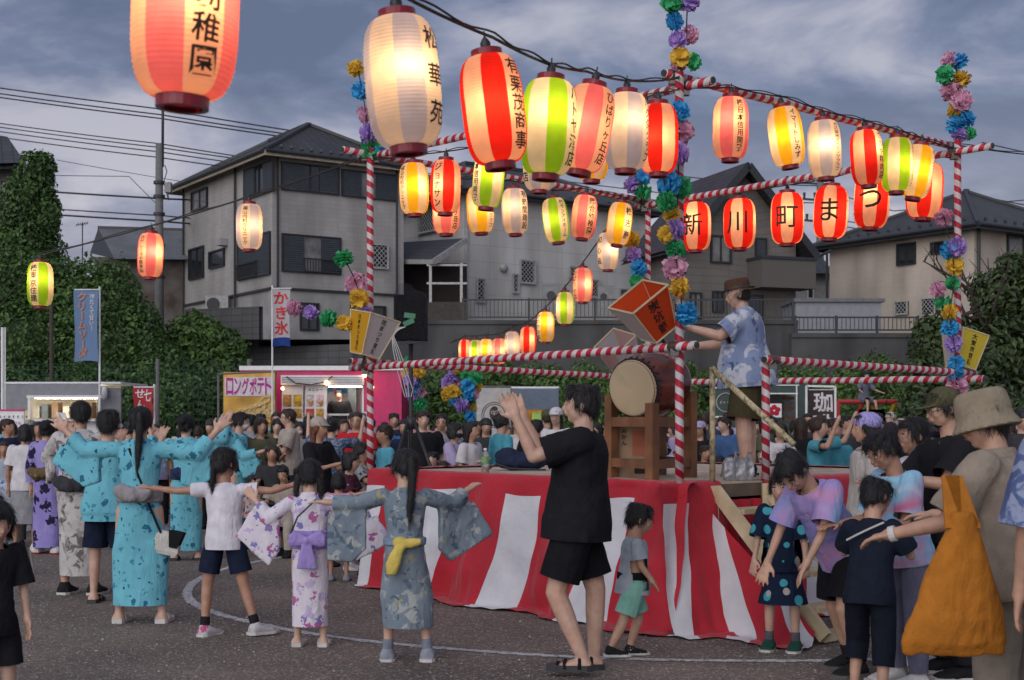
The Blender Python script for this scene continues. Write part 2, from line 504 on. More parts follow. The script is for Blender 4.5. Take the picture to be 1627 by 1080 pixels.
def siding(name, col, bw, bh, mortar=.006, dark=.75, bump=.4, var=.06):
    m, t, b = new_mat(name)
    tc = t.nodes.new('ShaderNodeTexCoord')
    br = t.nodes.new('ShaderNodeTexBrick'); br.inputs['Scale'].default_value = 1.0
    br.inputs['Brick Width'].default_value = bw; br.inputs['Row Height'].default_value = bh; br.inputs['Mortar Size'].default_value = mortar; br.inputs['Mortar Smooth'].default_value = .2
    br.offset = 0.0
    br.inputs['Color1'].default_value = (*[c*(1-var) for c in col], 1); br.inputs['Color2'].default_value = (*[c*(1+var) for c in col], 1); br.inputs['Mortar'].default_value = (*[c*dark for c in col], 1)
    t.links.new(tc.outputs['UV'], br.inputs['Vector'])
    n = t.nodes.new('ShaderNodeTexNoise'); n.inputs['Scale'].default_value = .35; n.inputs['Detail'].default_value = 8
    mp = t.nodes.new('ShaderNodeMapping'); mp.inputs['Scale'].default_value = (2.5, .6, 1)
    t.links.new(tc.outputs['UV'], mp.inputs[0]); t.links.new(mp.outputs[0], n.inputs['Vector'])
    r = t.nodes.new('ShaderNodeValToRGB'); r.color_ramp.elements[0].position = .3; r.color_ramp.elements[0].color = (.68,.665,.65,1); r.color_ramp.elements[1].position = .65; r.color_ramp.elements[1].color = (1.04,1.04,1.04,1)
    t.links.new(n.outputs['Fac'], r.inputs[0])
    mx = t.nodes.new('ShaderNodeMixRGB'); mx.blend_type = 'MULTIPLY'; mx.inputs['Fac'].default_value = 1
    t.links.new(br.outputs['Color'], mx.inputs['Color1']); t.links.new(r.outputs[0], mx.inputs['Color2']); t.links.new(mx.outputs[0], b.inputs['Base Color'])
    b.inputs['Roughness'].default_value = .75
    bn = t.nodes.new('ShaderNodeBump'); bn.inputs['Strength'].default_value = bump; bn.inputs['Distance'].default_value = .02; bn.invert = True
    t.links.new(br.outputs['Fac'], bn.inputs['Height']); t.links.new(bn.outputs[0], b.inputs['Normal'])
    return m
def quad_uv(mb, p, u0, v0, u1, v1, mi=0):
    mb.add(p, [(0,1,2,3)], mi, [((u0,v0),(u1,v0),(u1,v1),(u0,v1))])
def wall_sheet(mb, wall, u0, u1, z0, z1, mi=0, off=0):
    quad_uv(mb, [wall.pt(u0,z0,off), wall.pt(u1,z0,off), wall.pt(u1,z1,off), wall.pt(u0,z1,off)], u0, z0, u1, z1, mi)

def roof_material(name, col, bw=.3, bh=.28):
    m = siding(name, col, bw, bh, .02, .45, .9, .16)
    m.node_tree.nodes['Principled BSDF'].inputs['Roughness'].default_value = .55
    return m
def hip_roof(name, mats, parent, cs, zeave, zridge, over=.5, ridge_inset=None, thick=.16):
    """cs: four corners in order N, left-far, far, right; ridge runs along N->left-far"""
    N_, A, B, Rr = [Vector((c[0], c[1], 0)) for c in cs]
    t = (A - N_).normalized(); s = (Rr - N_).normalized(); La = (A - N_).length; Lb = (Rr - N_).length
    N2 = N_ - t*over - s*over; A2 = A + t*over - s*over; B2 = B + t*over + s*over; R2 = Rr - t*over + s*over
    La2, Lb2 = La + 2*over, Lb + 2*over
    ins = Lb2/2 if ridge_inset is None else ridge_inset
    r1 = N2 + t*ins + s*Lb2/2; r2 = A2 - t*ins + s*Lb2/2
    z0, z1 = zeave - .08, zridge
    up = lambda v, z: Vector((v.x, v.y, z))
    mb = MB()
    def face(ps):
        o = ps[0]; u = (ps[1] - o).normalized(); n = u.cross(ps[2] - o).normalized(); v = n.cross(u)
        mb.add(ps, [tuple(range(len(ps)))], 0, [tuple(((p - o).dot(u), (p - o).dot(v)) for p in ps)])
    face([up(A2,z0), up(N2,z0), up(r1,z1), up(r2,z1)])
    face([up(R2,z0), up(B2,z0), up(r2,z1), up(r1,z1)])
    face([up(N2,z0), up(R2,z0), up(r1,z1)])
    face([up(B2,z0), up(A2,z0), up(r2,z1)])
    roof = mb.build(name, mats[0], parent)
    fb = MB()
    for a, b in ((N2, R2), (R2, B2), (B2, A2), (A2, N2)):
        fb.bar(up(a, z0 - thick/2 - .003), up(b, z0 - thick/2 - .003), .05, thick)
    fb.add([up(N2, z0-.01), up(A2, z0-.01), up(B2, z0-.01), up(R2, z0-.01)], [(0,1,2,3)])
    fb.build('fascia', mats[1], roof)
    rb = MB()
    for a, b in ((r1, r2),): rb.bar(up(a, z1 + .04), up(b, z1 + .04), .16, .12)
    for a, b in ((N2, r1), (R2, r1), (A2, r2), (B2, r2)): rb.bar(up(a, z0 + .05), up(b, z1 + .04), .14, .1)
    rb.build('ridge_cap', mats[2], roof)
    gb = MB()
    for a, b in ((N2, R2), (A2, N2)):
        a3 = up(a, z0 - .02) ; b3 = up(b, z0 - .02); d = (b3 - a3).normalized(); nn = Vector((d.y, -d.x, 0))
        if nn.dot(-(a3 + b3)/2) < 0: nn = -nn
        gb.tube([a3 + nn*.09, b3 + nn*.09], .06, 6)
    gb.build('gutter', mats[2], roof)
    # snow guards: small hooks in a row above the near eaves
    hk = MB()
    for a, b, r_, q in ((N2, R2, r1, r1), (A2, N2, r2, r1)):
        for i in range(1, 14):
            f = i / 14
            p = up(a, z0).lerp(up(b, z0), f); top = up(r_, z1).lerp(up(q, z1), f)
            c = p.lerp(top, .13); hk.box(c + Vector((0, 0, .06)), (.09, .09, .09))
    hk.build('snow_guard', mats[2], roof)['kind'] = 'stuff'
    return roof

M_roof_dark = roof_material('roof_slate', (.045,.047,.052))
M_roof_purple = roof_material('roof_plum', (.052,.040,.046), .5, .22)
M_trim_dark = mat('trim_charcoal', (.03,.032,.036), .5)
M_trim_cream = mat('trim_cream', (.40,.34,.26), .6)
M_concrete = mat('concrete_wall', (.075,.073,.072), .9, var=.18, scale=.8, bump=.25, bscale=14, dirt=((.022,.022,.024), .9, .85, .14))
M_concrete_pale = mat('concrete_pale', (.36,.35,.335), .9, var=.12, scale=1.3, bump=.15, bscale=16, dirt=((.12,.12,.12), .7, .6, .15))

# ---- terrace behind the retaining walls
TZ = 4.35
mb = MB(); mb.add([(-60,41,TZ-.4),(60,41,TZ-.4),(60,140,TZ+.4),(-60,140,TZ+.4)], [(0,1,2,3)])
tag(mb.build('terrace_ground', mat('terrace_soil', (.09,.085,.075), .95)), kind='structure')

def plain_wall(name, label, a, b, z0, z1, th, m, cap=.12, mcap=None, joints=0):
    root = thing(name, label, 'wall', (a[0], a[1], 0)); inv = Matrix.Translation((-a[0], -a[1], 0))
    w = Wall(a, b); mbb = MB(); w.block(mbb, 0, w.L, z0, z1, -th, 0); o = mbb.build('wall_body', m, root); o.matrix_parent_inverse = inv
    k = MB(); w.block(k, -.003, w.L+.003, z1+.002, z1 + cap, -th-.03, .05); o = k.build('coping', mcap or m, root); o.matrix_parent_inverse = inv
    if joints:
        n = int(w.L / joints)
        for i in range(1, n):
            k = MB(); w.block(k, i*joints-.012, i*joints+.012, z0, z1, .001, .004); o = k.build('joint', M_trim_dark, root); o.matrix_parent_inverse = inv
    return w, root
w_main, _ = plain_wall('retaining_wall', 'long dark streaked concrete retaining wall below the grey panel house', (PX(560,40), 40), (PX(1268,40), 40), -.1, PZ(515,40), .4, M_concrete, joints=4.0)
w_right, _ = plain_wall('retaining_wall', 'stained concrete retaining wall below the grey shed', (PX(1258,37.5), 37.5), (PX(1700,37.5), 37.5), -.1, PZ(536,37.5), .4, M_concrete, joints=3.5)
M_block = siding('concrete_block', (.105,.105,.108), .4, .2, .012, .6, .5, .12)
root = thing('block_wall', 'dark grey concrete block wall beside the three storey grey house', 'wall', (PX(575,40.6), 40.6, 0)); inv = Matrix.Translation((-PX(575,40.6), -40.6, 0))
wb = Wall((PX(575,40.6), 40.6), (PX(292,43.5), 43.5))
for (u0, u1, z1) in ((0, wb.L*.56, PZ(548,41.2)), (wb.L*.56, wb.L, PZ(488, 42.6))):
    k = MB(); wall_sheet(k, wb, u0, u1, -.1, z1); wall_sheet(k, wb, u1, u0, -.1, z1, 0, -.2)
    quad_uv(k, [wb.pt(u0,z1), wb.pt(u1,z1), wb.pt(u1,z1,-.2), wb.pt(u0,z1,-.2)], 0, 0, u1-u0, .2)
    quad_uv(k, [wb.pt(u1,-.1), wb.pt(u1,-.1,-.2), wb.pt(u1,z1,-.2), wb.pt(u1,z1)], 0, 0, .2, z1)
    o = k.build('wall_body', M_block, root); o.matrix_parent_inverse = inv

# ---- railings on the walls
def railing(label, wall, u0, u1, z, h, post=1.9, gap=.115, off=-.2):
    root = thing('guard_railing', label, 'railing', wall.pt(u0, z, off)); inv = Matrix.Translation(-wall.pt(u0, z, off))
    k = MB()
    for zz in (z + h, z + .1): k.bar(wall.pt(u0, zz, off), wall.pt(u1, zz, off), .045)
    o = k.build('rail', M_trim_dark, root); o.matrix_parent_inverse = inv
    n = max(1, round((u1-u0)/post))
    for i in range(n + 1):
        k = MB(); u = u0 + (u1-u0)*i/n; k.bar(wall.pt(u, z, off), wall.pt(u, z+h+.05, off), .06); o = k.build('post', M_trim_dark, root); o.matrix_parent_inverse = inv
    k = MB(); n = int((u1-u0)/gap)
    for i in range(n + 1):
        u = u0 + (u1-u0)*i/n; k.bar(wall.pt(u, z+.1, off), wall.pt(u, z+h, off), .018)
    o = k.build('baluster', M_trim_dark, root); o['kind'] = 'stuff'; o.matrix_parent_inverse = inv
a = w_main.hit(735, 515)[0]; b = w_main.hit(1262, 515)[0]
railing('black bar railing on the wall below the grey panel house', w_main, a, b, PZ(515,40)+.12, .62)
a = w_right.hit(1266, 536)[0]; b = w_right.hit(1462, 536)[0]
railing('black bar railing in front of the grey storage shed', w_right, a, b, PZ(536,37.5)+.12, .45, 1.1)

def house_walls(root, inv, N_, A, Rr, z0, z1, m):
    """two near walls plus the two far ones"""
    wl = Wall(N_, A); wr = Wall(N_, Rr); B = (A[0] + Rr[0] - N_[0], A[1] + Rr[1] - N_[1])
    for w_ in (wl, wr, Wall(A, B), Wall(Rr, B)):
        k = MB(); wall_sheet(k, w_, 0, w_.L, z0, z1); o = k.build('wall', m, root)
        if inv is not None: o.matrix_parent_inverse = inv
    return wl, wr, B
def at_origin(name, label, cat): return thing(name, label, cat, (0, 0, 0))
def rebase(root, p):
    """give the thing its origin at its own base; the parts stay where they stand"""
    root.location = p; inv = Matrix.Translation(-Vector(p))
    for c in root.children: c.matrix_parent_inverse = inv @ c.matrix_parent_inverse

# ---- house 1: three storeys, grey tiles, concrete base
h1 = at_origin('house', 'three storey grey tiled house with dark louvred shutters and hipped slate roof', 'house')
N1 = (-7.93, 45.0); A1 = (-7.93 - .553*8.4, 45 + .833*8.4); R1 = (-7.93 + .833*4.95, 45 + .553*4.95)
M_tile1 = siding('wall_tiles_grey', (.39,.372,.36), .3, .15, .008, .86, .2, .05)
zt = PZ(457, 45); ze1 = PZ(240, 45)
wl1, wr1, B1 = house_walls(h1, None, N1, A1, R1, zt, ze1, M_tile1)
for w_ in (Wall(N1, A1), Wall(N1, R1)):
    k = MB(); w_.block(k, 0, w_.L, TZ-2.2, zt, -.3, -.03); k.build('basement_wall', M_concrete_pale, h1)
    k = MB(); w_.block(k, -.05, w_.L, zt-.05, zt+.03, -.04, .05); k.build('drip_edge', M_trim_dark, h1)
hip_roof('roof', [M_roof_dark, M_trim_cream, M_trim_dark], h1, (N1, A1, B1, R1), ze1, ze1 + 1.6, .45, 2.9)
window(h1, wl1, (390,261,436,311), 'slide', (.33,.36))
window(h1, wl1, (306,301,331,333), 'plain', curtain=True)
window(h1, wl1, (302,393,325,443), 'plain')
window(h1, wl1, (334,397,358,425), 'single')
window(h1, wl1, (380,374,431,441), 'rail', (.7,.3))
window(h1, wr1, (446,261,538,306), 'slide', (.38,.33))
window(h1, wr1, (542,273,630,316), 'slide', (.34,.38), True)
window(h1, wr1, (447,374,541,434), 'rail', (.36,.33), True)
window(h1, wr1, (587,389,614,426), 'grille', frame=M_frame_dark)
wbase = Wall((N1[0], N1[1]+.03), (R1[0], R1[1]+.03))
window(h1, wbase, (476,481,506,525), 'plain')
window(h1, wbase, (556,485,612,530), 'plain')
for (px, w_) in ((440, wr1), (629, wr1), (294, wl1), (376, wl1)):
    u = w_.hit(px, 400)[0]; k = MB(); k.tube([w_.pt(u, zt-.8, .07), w_.pt(u, ze1-.1, .07)], .04, 6); k.build('downpipe', M_trim_dark, h1)
u, z = wl1.hit(360, 385); k = MB(); wl1.block(k, u-.15, u+.25, z-.12, z+.12, 0, .3); k.build('vent_hood', M_frame_light, h1)
# the outdoor unit on the terrace beside it
ac = thing('air_conditioner', 'white outdoor air conditioner unit beside the three storey grey house', 'air conditioner', wl1.pt(wl1.hit(365,480)[0], PZ(490,46.2)-.02, .45))
k = MB(); k.box((0,0,.3), (.8,.3,.6)); k.build('casing', mat('ac_white', (.36,.36,.35), .5), ac)
k = MB(); k.tube([(-.12,-.151,.3),(-.12,-.17,.3)], .23, 20); k.build('fan_grille', M_trim_dark, ac)
k = MB(); k.box((0,0,-.6), (.9,.35,1.2)); k.build('stand', M_concrete_pale, ac)

# ---- house 2: pale grey panels, dark tiled roof
h2 = at_origin('house', 'wide pale grey panel house with lattice window grilles behind the drum stage', 'house')
S = 1.2
N2 = (PX(738, 42*S), 42*S); R2 = (PX(1026, 46.4*S), 46.4*S); d = Vector((R2[0]-N2[0], R2[1]-N2[1])); d.normalize()
A2 = (N2[0] - d.y*8, N2[1] + d.x*8)
M_panel = siding('wall_panels_grey', (.54,.53,.515), 1.15, .62, .010, .72, .25, .035)
ze2 = PZ(300, 42*S)
wl2, wr2, B2 = house_walls(h2, None, N2, A2, R2, TZ-.5, ze2, M_panel)
hip_roof('roof', [M_roof_dark, M_trim_dark, M_trim_dark], h2, (N2, R2, B2, A2), ze2, ze2 + 1.85, .5, 3.2)
window(h2, wr2, (825,414,848,450), 'grille', frame=M_frame_light)
window(h2, wr2, (813,436,822,465), 'grille', frame=M_frame_light)
window(h2, wr2, (756,443,769,480), 'grille', frame=M_frame_light)
window(h2, wr2, (903,424,916,441), 'grille', frame=M_frame_light)
window(h2, wr2, (937,445,950,473), 'grille', frame=M_frame_light)
window(h2, wr2, (983,459,1014,482), 'plain', curtain=True, frame=M_frame_light)
window(h2, wl2, (667,318,712,367), 'grille', frame=M_frame_light)
u, z = wr2.hit(798, 426); k = MB(); k.ellipsoid(wr2.pt(u, z, .1), (.16,.16,.16)); k.build('vent_cover', M_frame_light, h2)
k = MB(); u = wr2.hit(740, 340)[0]; k.tube([wr2.pt(u, TZ, .08), wr2.pt(u, ze2-.1, .08)], .06, 6); k.build('downpipe', M_frame_light, h2)
# the lean-to with its veranda
lz = PZ(418, 48)
k = MB()
pa = [P(632,412,48.5), P(690,412,46.5), P(741,378,47.5), P(632,385,51)]
o = pa[0]; u = (pa[1]-o).normalized(); n = u.cross(pa[2]-o).normalized(); v = n.cross(u)
k.add(pa, [(0,1,2,3)], 0, [tuple(((p-o).dot(u), (p-o).dot(v)) for p in pa)])
k.add([p - Vector((0,0,.14)) for p in pa], [(3,2,1,0)], 0, [((0,0),(1,0),(1,1),(0,1))])
lean = k.build('lean_to_roof', M_roof_dark, h2)
k = MB(); k.bar(pa[0]-Vector((0,0,.08)), pa[1]-Vector((0,0,.08)), .08, .16); k.bar(pa[1]-Vector((0,0,.07)), pa[2]-Vector((0,0,.07)), .1, .2); k.build('fascia', mat('fascia_pale', (.3,.29,.28), .6), lean)
k = MB(); k.add([P(630,418,50), P(742,418,49), P(742,560,49), P(630,560,50)], [(3,2,1,0)]); k.build('lean_to_wall', mat('timber_brown_dark', (.030,.022,.019), .8), h2)
k = MB()
for x, y0, y1 in ((684,418,482),(733,418,482)): k.bar(P(x,y0,46.8), P(x,y1,46.8), .09)
for y in (421,450): k.bar(P(678,y,46.8), P(742,y,46.8), .07)
k.build('veranda_frame', mat('veranda_white', (.42,.41,.39), .5), h2)
k = MB(); k.add([P(678,480,46.7), P(742,480,46.7), P(742,512,46.7), P(678,512,46.7)], [(3,2,1,0)]); k.box(P(710,496,46.9), (1.38,.2,.7)); k.build('veranda_screen', mat('screen_brown', (.065,.054,.048), .9), h2)
for px, py, s_ in ((880,470,.8),(963,472,.6)):
    q = P(px, 497, 47.5)
    ac = thing('air_conditioner', 'grey outdoor unit against the pale panel wall' if px == 880 else 'small grey meter box unit beside the far end of the panel wall', 'air conditioner', (q.x, q.y, TZ))
    k = MB(); k.box((0,0,(PZ(py-18,47.5)-TZ)/2), (s_,.35,PZ(py-18,47.5)-TZ)); k.build('casing', mat('unit_grey', (.2,.2,.2), .5), ac)
    k = MB(); k.tube([(-.1,-.176,PZ(py,47.5)-TZ),(-.1,-.19,PZ(py,47.5)-TZ)], .2*s_, 16); k.build('fan_grille', M_trim_dark, ac)

# ---- house 3: dark grey, gable to the street, balcony
h3 = at_origin('house', 'dark grey gabled house with plum roof and corner balcony', 'house')
S = 1.1
c3 = Vector((7.03*S, 42*S)); dr = Vector((.94,.342)); db = Vector((-.342,.94)); hw = 2.0*S
Lp = c3 - dr*hw; Rp = c3 + dr*hw
M_w3 = siding('wall_boards_taupe', (.175,.158,.145), 1.8, .22, .010, .7, .3, .05)
ze3 = PZ(383, 43*S); zr3 = PZ(262, 42*S)
wf = Wall(Lp, Rp); wlft = Wall(Lp + db*3.8, Lp); wrt = Wall(Rp, Rp + db*3.8)
k = MB(); k.add([wf.pt(0,TZ-.5), wf.pt(wf.L,TZ-.5), wf.pt(wf.L,ze3), wf.pt(wf.L/2,zr3-.12), wf.pt(0,ze3)], [(0,1,2,3,4)], 0, [((0,0),(wf.L,0),(wf.L,ze3-TZ),(wf.L/2,zr3-TZ),(0,ze3-TZ))]); k.build('wall', M_w3, h3)
for w_ in (wlft, wrt):
    k = MB(); wall_sheet(k, w_, 0, w_.L, TZ-.5, ze3); k.build('wall', M_w3, h3)
for sg in (-1, 1):
    k = MB(); ov = .5
    f0 = Vector((*(c3 - db*.6), zr3)); f1 = Vector((*(c3 + db*3.8), zr3))
    sl = (zr3 - ze3) / hw
    e0 = Vector((*(c3 - db*.6 + dr*sg*(hw+ov)), zr3 - sl*(hw+ov))); e1 = Vector((*(c3 + db*3.8 + dr*sg*(hw+ov)), zr3 - sl*(hw+ov)))
    ps = [e0, e1, f1, f0]; Ls = (f0-e0).length
    k.add(ps, [(0,1,2,3)], 0, [((0,0),(4.4,0),(4.4,Ls),(0,Ls))])
    k.add([p - Vector((0,0,.12)) for p in ps], [(3,2,1,0)], 0, [((0,0),(4.4,0),(4.4,Ls),(0,Ls))])
    rf = k.build('roof', M_roof_purple, h3)
    k = MB(); dn = Vector((0,0,-.12)); off = Vector((*(-db*.04), 0)); k.bar(e0+dn+off, f0+dn+off, .06, .26); k.build('bargeboard', M_trim_dark, rf)
window(h3, wf, (1128,374,1161,418), 'plain', curtain=True)
window(h3, wf, (1199,378,1217,415), 'single', (1, 0))
window(h3, wf, (1095,464,1114,506), 'plain', curtain=True)
window(h3, wf, (1131,462,1149,496), 'plain')
window(h3, wf, (1180,468,1211,512), 'single', (1, 0))
u0, u1, z0, z1 = wf.rect(1187,417,1251,461)
k = MB(); wf.block(k, u0, u1+.5, z0, z1, .003, 1.0); bal = k.build('balcony', M_w3, h3)
k = MB(); wf.block(k, u0-.04, u1+.54, z1+.002, z1+.1, -.0, 1.05); k.build('coping', M_trim_dark, bal)
k = MB(); u, z = wf.hit(1154, 309); wf.block(k, u-.25, u+.25, z-.12, z+.12, .003, .04); k.build('vent_grille', M_frame_light, h3)

# ---- house 4: beige, hipped roof
h4 = at_origin('house', 'beige rendered house with dark hipped roof at the end of the terrace', 'house')
N4 = (PX(1548,48), 48.0); A4 = (PX(1318,53.6), 53.6); d = Vector((A4[0]-N4[0], A4[1]-N4[1])).normalized(); R4 = (N4[0] - d.y*-8*-1 if False else N4[0] + d.y*8, N4[1] - d.x*8)
M_w4 = siding('wall_beige', (.52,.45,.38), .45, .1, .006, .85, .2, .03)
ze4 = PZ(356, 48)
wl4, wr4, B4 = house_walls(h4, None, N4, A4, R4, TZ-.6, ze4, M_w4)
hip_roof('roof', [M_roof_dark, M_trim_dark, M_trim_dark], h4, (N4, A4, B4, R4), ze4, ze4 + 2.0, .55, 4.0)
window(h4, wl4, (1426,386,1456,421), 'plain')
window(h4, wl4, (1480,384,1500,404), 'single')
window(h4, wl4, (1425,479,1444,499), 'grille', frame=M_frame_dark)
window(h4, wl4, (1467,474,1488,500), 'grille', frame=M_frame_dark)
window(h4, wr4, (1599,375,1650,412), 'slide', curtain=True)
k = MB(); u = wr4.hit(1551, 420)[0]; k.tube([wr4.pt(.12, TZ, .1), wr4.pt(.12, ze4-.1, .1)], .06, 6); k.build('downpipe', M_trim_dark, h4)
# the gap house and its curved carport between houses 3 and 4
h5 = at_origin('house', 'small far house with curved black carport between the gabled and beige houses', 'house')
a5, b5 = (PX(1240,58),58.0), (PX(1322,58),58.0)
w5 = Wall(a5, b5); k = MB(); wall_sheet(k, w5, 0, w5.L, TZ-.5, PZ(432,58)); k.build('wall', mat('far_wall_grey', (.2,.195,.19), .9), h5)
k = MB(); ps = [P(1236,434,57.4), P(1326,434,57.4), P(1306,408,60), P(1256,408,60)]; k.add(ps, [(0,1,2,3)], 0, [((0,0),(2,0),(2,2),(0,2))]); k.build('roof', M_roof_dark, h5)
window(h5, w5, (1282,451,1293,475), 'single', frame=M_frame_light)
k = MB()
arc = [P(1276 + 44*math.sin(R(q)), 424 - 26*math.sin(R(q))**.7 if q else 424, 50) for q in (0,15,30,45,60,75,90)]
for j in range(3):
    k.tube([p + Vector((0, j*.9, 0)) for p in arc], .05, 6)
for j in (2,4,6): k.tube([arc[j], arc[j] + Vector((0,1.8,0))], .04, 6)
k.tube([P(1314,400,50), P(1314,540,50)], .05, 6)
k.build('carport_frame', M_trim_dark, h5)
sh = thing('storage_shed', 'flat roofed pale grey metal storage shed on the wall beside the beige house', 'shed', (*P(1330,530,43).xy, TZ-.5))
sx0, sx1 = PX(1264,42.5), PX(1400,42.5); scx = (sx0+sx1)/2; sz1 = PZ(480,42.5)
k = MB(); k.box((scx - sh.location.x, 42.5+1 - sh.location.y, (sz1 - sh.location.z)/2), (sx1-sx0, 2, sz1 - sh.location.z)); k.build('body', mat('shed_grey', (.24,.25,.27), .5, var=.05), sh)
k = MB(); k.box((scx - sh.location.x, 43.5 - sh.location.y, sz1 - sh.location.z + .06), (sx1-sx0+.2, 2.2, .11)); k.build('roof', mat('shed_roof', (.13,.135,.145), .5), sh)
for i in range(1, 8):
    if i == 4: continue
    k = MB(); k.box((sx0 + (sx1-sx0)*i/8 - sh.location.x, 42.5-.012 - sh.location.y, (sz1-sh.location.z)/2), (.05, .02, sz1-sh.location.z-.05)); k.build('seam', mat('shed_grey', ()), sh)

# ---- far left tiled house and the corrugated barn
h6 = at_origin('house', 'old tiled house half hidden by the ivy clad tree', 'house')
w6 = Wall((PX(-90,38),38), (PX(36,38),38)); k = MB(); wall_sheet(k, w6, 0, w6.L, -.1, PZ(255,38)); k.build('wall', mat('old_plaster', (.17,.165,.16), .9, dirt=((.06,.06,.06),.8,.7,.2)), h6)
k = MB(); ps = [P(-100,262,37.2), P(40,258,37.2), P(12,217,40), P(-60,205,40)]; k.add(ps, [(0,1,2,3)], 0, [((0,0),(2.4,0),(2.0,2),(0,2))]); k.add([p-Vector((0,0,.15)) for p in ps],[(3,2,1,0)], 0, [((0,0),(2.4,0),(2.0,2),(0,2))]); k.build('roof', M_roof_dark, h6)
window(h6, w6, (-14,286,18,330), 'plain', curtain=True)
h7 = at_origin('barn', 'rusty corrugated barn with pale metal roof behind the utility pole', 'barn')
w7 = Wall((PX(150,52),52), (PX(300,52),52))
def corrugated(name, c1, c2, sc=14):
    m, t, b = new_mat(name); tc = t.nodes.new('ShaderNodeTexCoord'); wv = t.nodes.new('ShaderNodeTexWave'); wv.inputs['Scale'].default_value = sc; wv.wave_profile = 'SIN'
    t.links.new(tc.outputs['UV'], wv.inputs['Vector']); n = t.nodes.new('ShaderNodeTexNoise'); n.inputs['Scale'].default_value = 1.4; n.inputs['Detail'].default_value = 7
    t.links.new(tc.outputs['UV'], n.inputs['Vector']); r = t.nodes.new('ShaderNodeValToRGB'); r.color_ramp.elements[0].position = .35; r.color_ramp.elements[0].color = (*c1,1); r.color_ramp.elements[1].position = .62; r.color_ramp.elements[1].color = (*c2,1)
    t.links.new(n.outputs['Fac'], r.inputs[0]); t.links.new(r.outputs[0], b.inputs['Base Color']); b.inputs['Roughness'].default_value = .6
    bn = t.nodes.new('ShaderNodeBump'); bn.inputs['Strength'].default_value = .6; bn.inputs['Distance'].default_value = .03; t.links.new(wv.outputs['Fac'], bn.inputs['Height']); t.links.new(bn.outputs[0], b.inputs['Normal'])
    return m
k = MB(); wall_sheet(k, w7, 0, w7.L, TZ-2, PZ(408,52)); k.build('wall', corrugated('rusty_sheet', (.075,.048,.036), (.17,.15,.14)), h7)
k = MB(); ps = [P(182,411,51.3), P(302,412,51.3), P(302,366,54.5), P(156,362,54.5)]; k.add(ps, [(0,1,2,3)], 0, [((0,0),(3,0),(3,3),(0,3))]); rf = k.build('roof', corrugated('metal_roof', (.12,.13,.145), (.18,.19,.20), 6), h7)
k = MB(); k.add([P(156,362,54.5), P(182,411,51.3), P(143,402,54.6)], [(0,1,2)]); k.build('gable', M_trim_dark, h7)
k = MB(); k.bar(P(156,362,54.5), P(302,366,54.5), .15); k.build('ridge_cap', M_trim_dark, rf)
for hh, p in ((h1, (*N1, TZ)), (h2, (*N2, TZ)), (h3, (c3.x, c3.y, TZ)), (h4, (*N4, TZ)), (h5, (*a5, TZ)), (h6, (PX(0,38), 38, 0)), (h7, (PX(150,52), 52, TZ-1.5))): rebase(hh, p)
bank = MB(); bank.add([(-45,43.6,-.1),(PX(300,43.6),43.6,-.1),(PX(300,44.5),44.5,TZ),(PX(300,56),56,TZ+.4),(-45,56,TZ+.4),(-45,44.5,TZ)], [(0,1,2,5),(5,2,3,4)])
tag(bank.build('hillside', mat('hillside_soil', (.05,.05,.035), .95)), kind='structure')

# ---- utility poles, aerial, cables
M_polec = mat('pole_concrete', (.15,.15,.15), .8)
up1 = thing('utility_pole', 'tall concrete utility pole with steel mast and grey box above the barn', 'utility pole', (PX(253,49), 49, TZ-1))
q = up1.location
k = MB(); k.tube([(0,0,0), (0,0,PZ(228,49)-q.z)], [.19,.13], 12); k.build('pole', M_polec, up1, True)
k = MB(); k.tube([(.12,0,PZ(265,49)-q.z), (.13,0,PZ(180,49)-q.z), (.1,0,PZ(140,49)-q.z)], .05, 8); k.build('steel_mast', M_trim_dark, up1, True)
k = MB(); z = PZ(134,49)-q.z; k.bar((-.45,0,z), (.3,0,z-.05), .05); k.bar((.1,0,z-.3), (-.35,0,z), .03)
for dx in (-.42,-.15,.2): k.tube([(dx,0,z+.28),(dx,0,z-.12)], .022, 6); k.ellipsoid((dx,0,z-.16), (.06,.06,.08))
k.build('crossarm', M_trim_dark, up1)
k = MB(); k.box((.33,0,PZ(298,49)-q.z), (.22,.25,.36)); k.build('junction_box', mat('box_grey', (.25,.25,.24), .6), up1)
k = MB(); k.tube([(.2,0,PZ(262,49)-q.z),(.28,0,PZ(272,49)-q.z),(.16,0,PZ(290,49)-q.z),(.34,0,PZ(318,49)-q.z),(.3,0,PZ(300,49)-q.z)], .018, 5); k.build('cable_loop', M_trim_dark, up1)
k = MB()
for y in (290,312,340,390,440): k.tube([(0,0,PZ(y,49)-q.z-.05),(0,0,PZ(y,49)-q.z+.05)], .21, 12)
k.build('pole_band', M_trim_dark, up1)
up2 = thing('utility_pole', 'utility pole with insulator crossarms between the gabled and beige houses', 'utility pole', (PX(1303,62), 62, TZ))
q = up2.location
k = MB(); k.tube([(0,0,0),(0,0,PZ(255,62)-q.z)], [.2,.15], 10); k.build('pole', M_polec, up2, True)
for y, w_ in ((292,1.5),(318,1.2),(352,1.0)):
    k = MB(); z = PZ(y,62)-q.z; k.bar((-w_,0,z+.1),(w_*.5,0,z-.05), .09)
    for j in range(4): k.tube([(-w_+j*w_*.4,0,z+.1),(-w_+j*w_*.4,0,z+.35)], [.05,.07], 6)
    k.build('crossarm', M_trim_dark, up2)
k = MB(); k.tube([(.35,0,PZ(330,62)-q.z),(.35,0,PZ(308,62)-q.z)], .22, 12); k.build('transformer', mat('box_grey', ()), up2)
an = thing('television_aerial', 'thin television aerial on a mast beside the barn roof', 'aerial', (PX(131,52), 52, TZ-.5)); q = an.location
k = MB(); k.tube([(0,0,0),(0,0,PZ(353,52)-q.z)], .022, 6); k.build('mast', M_trim_dark, an)
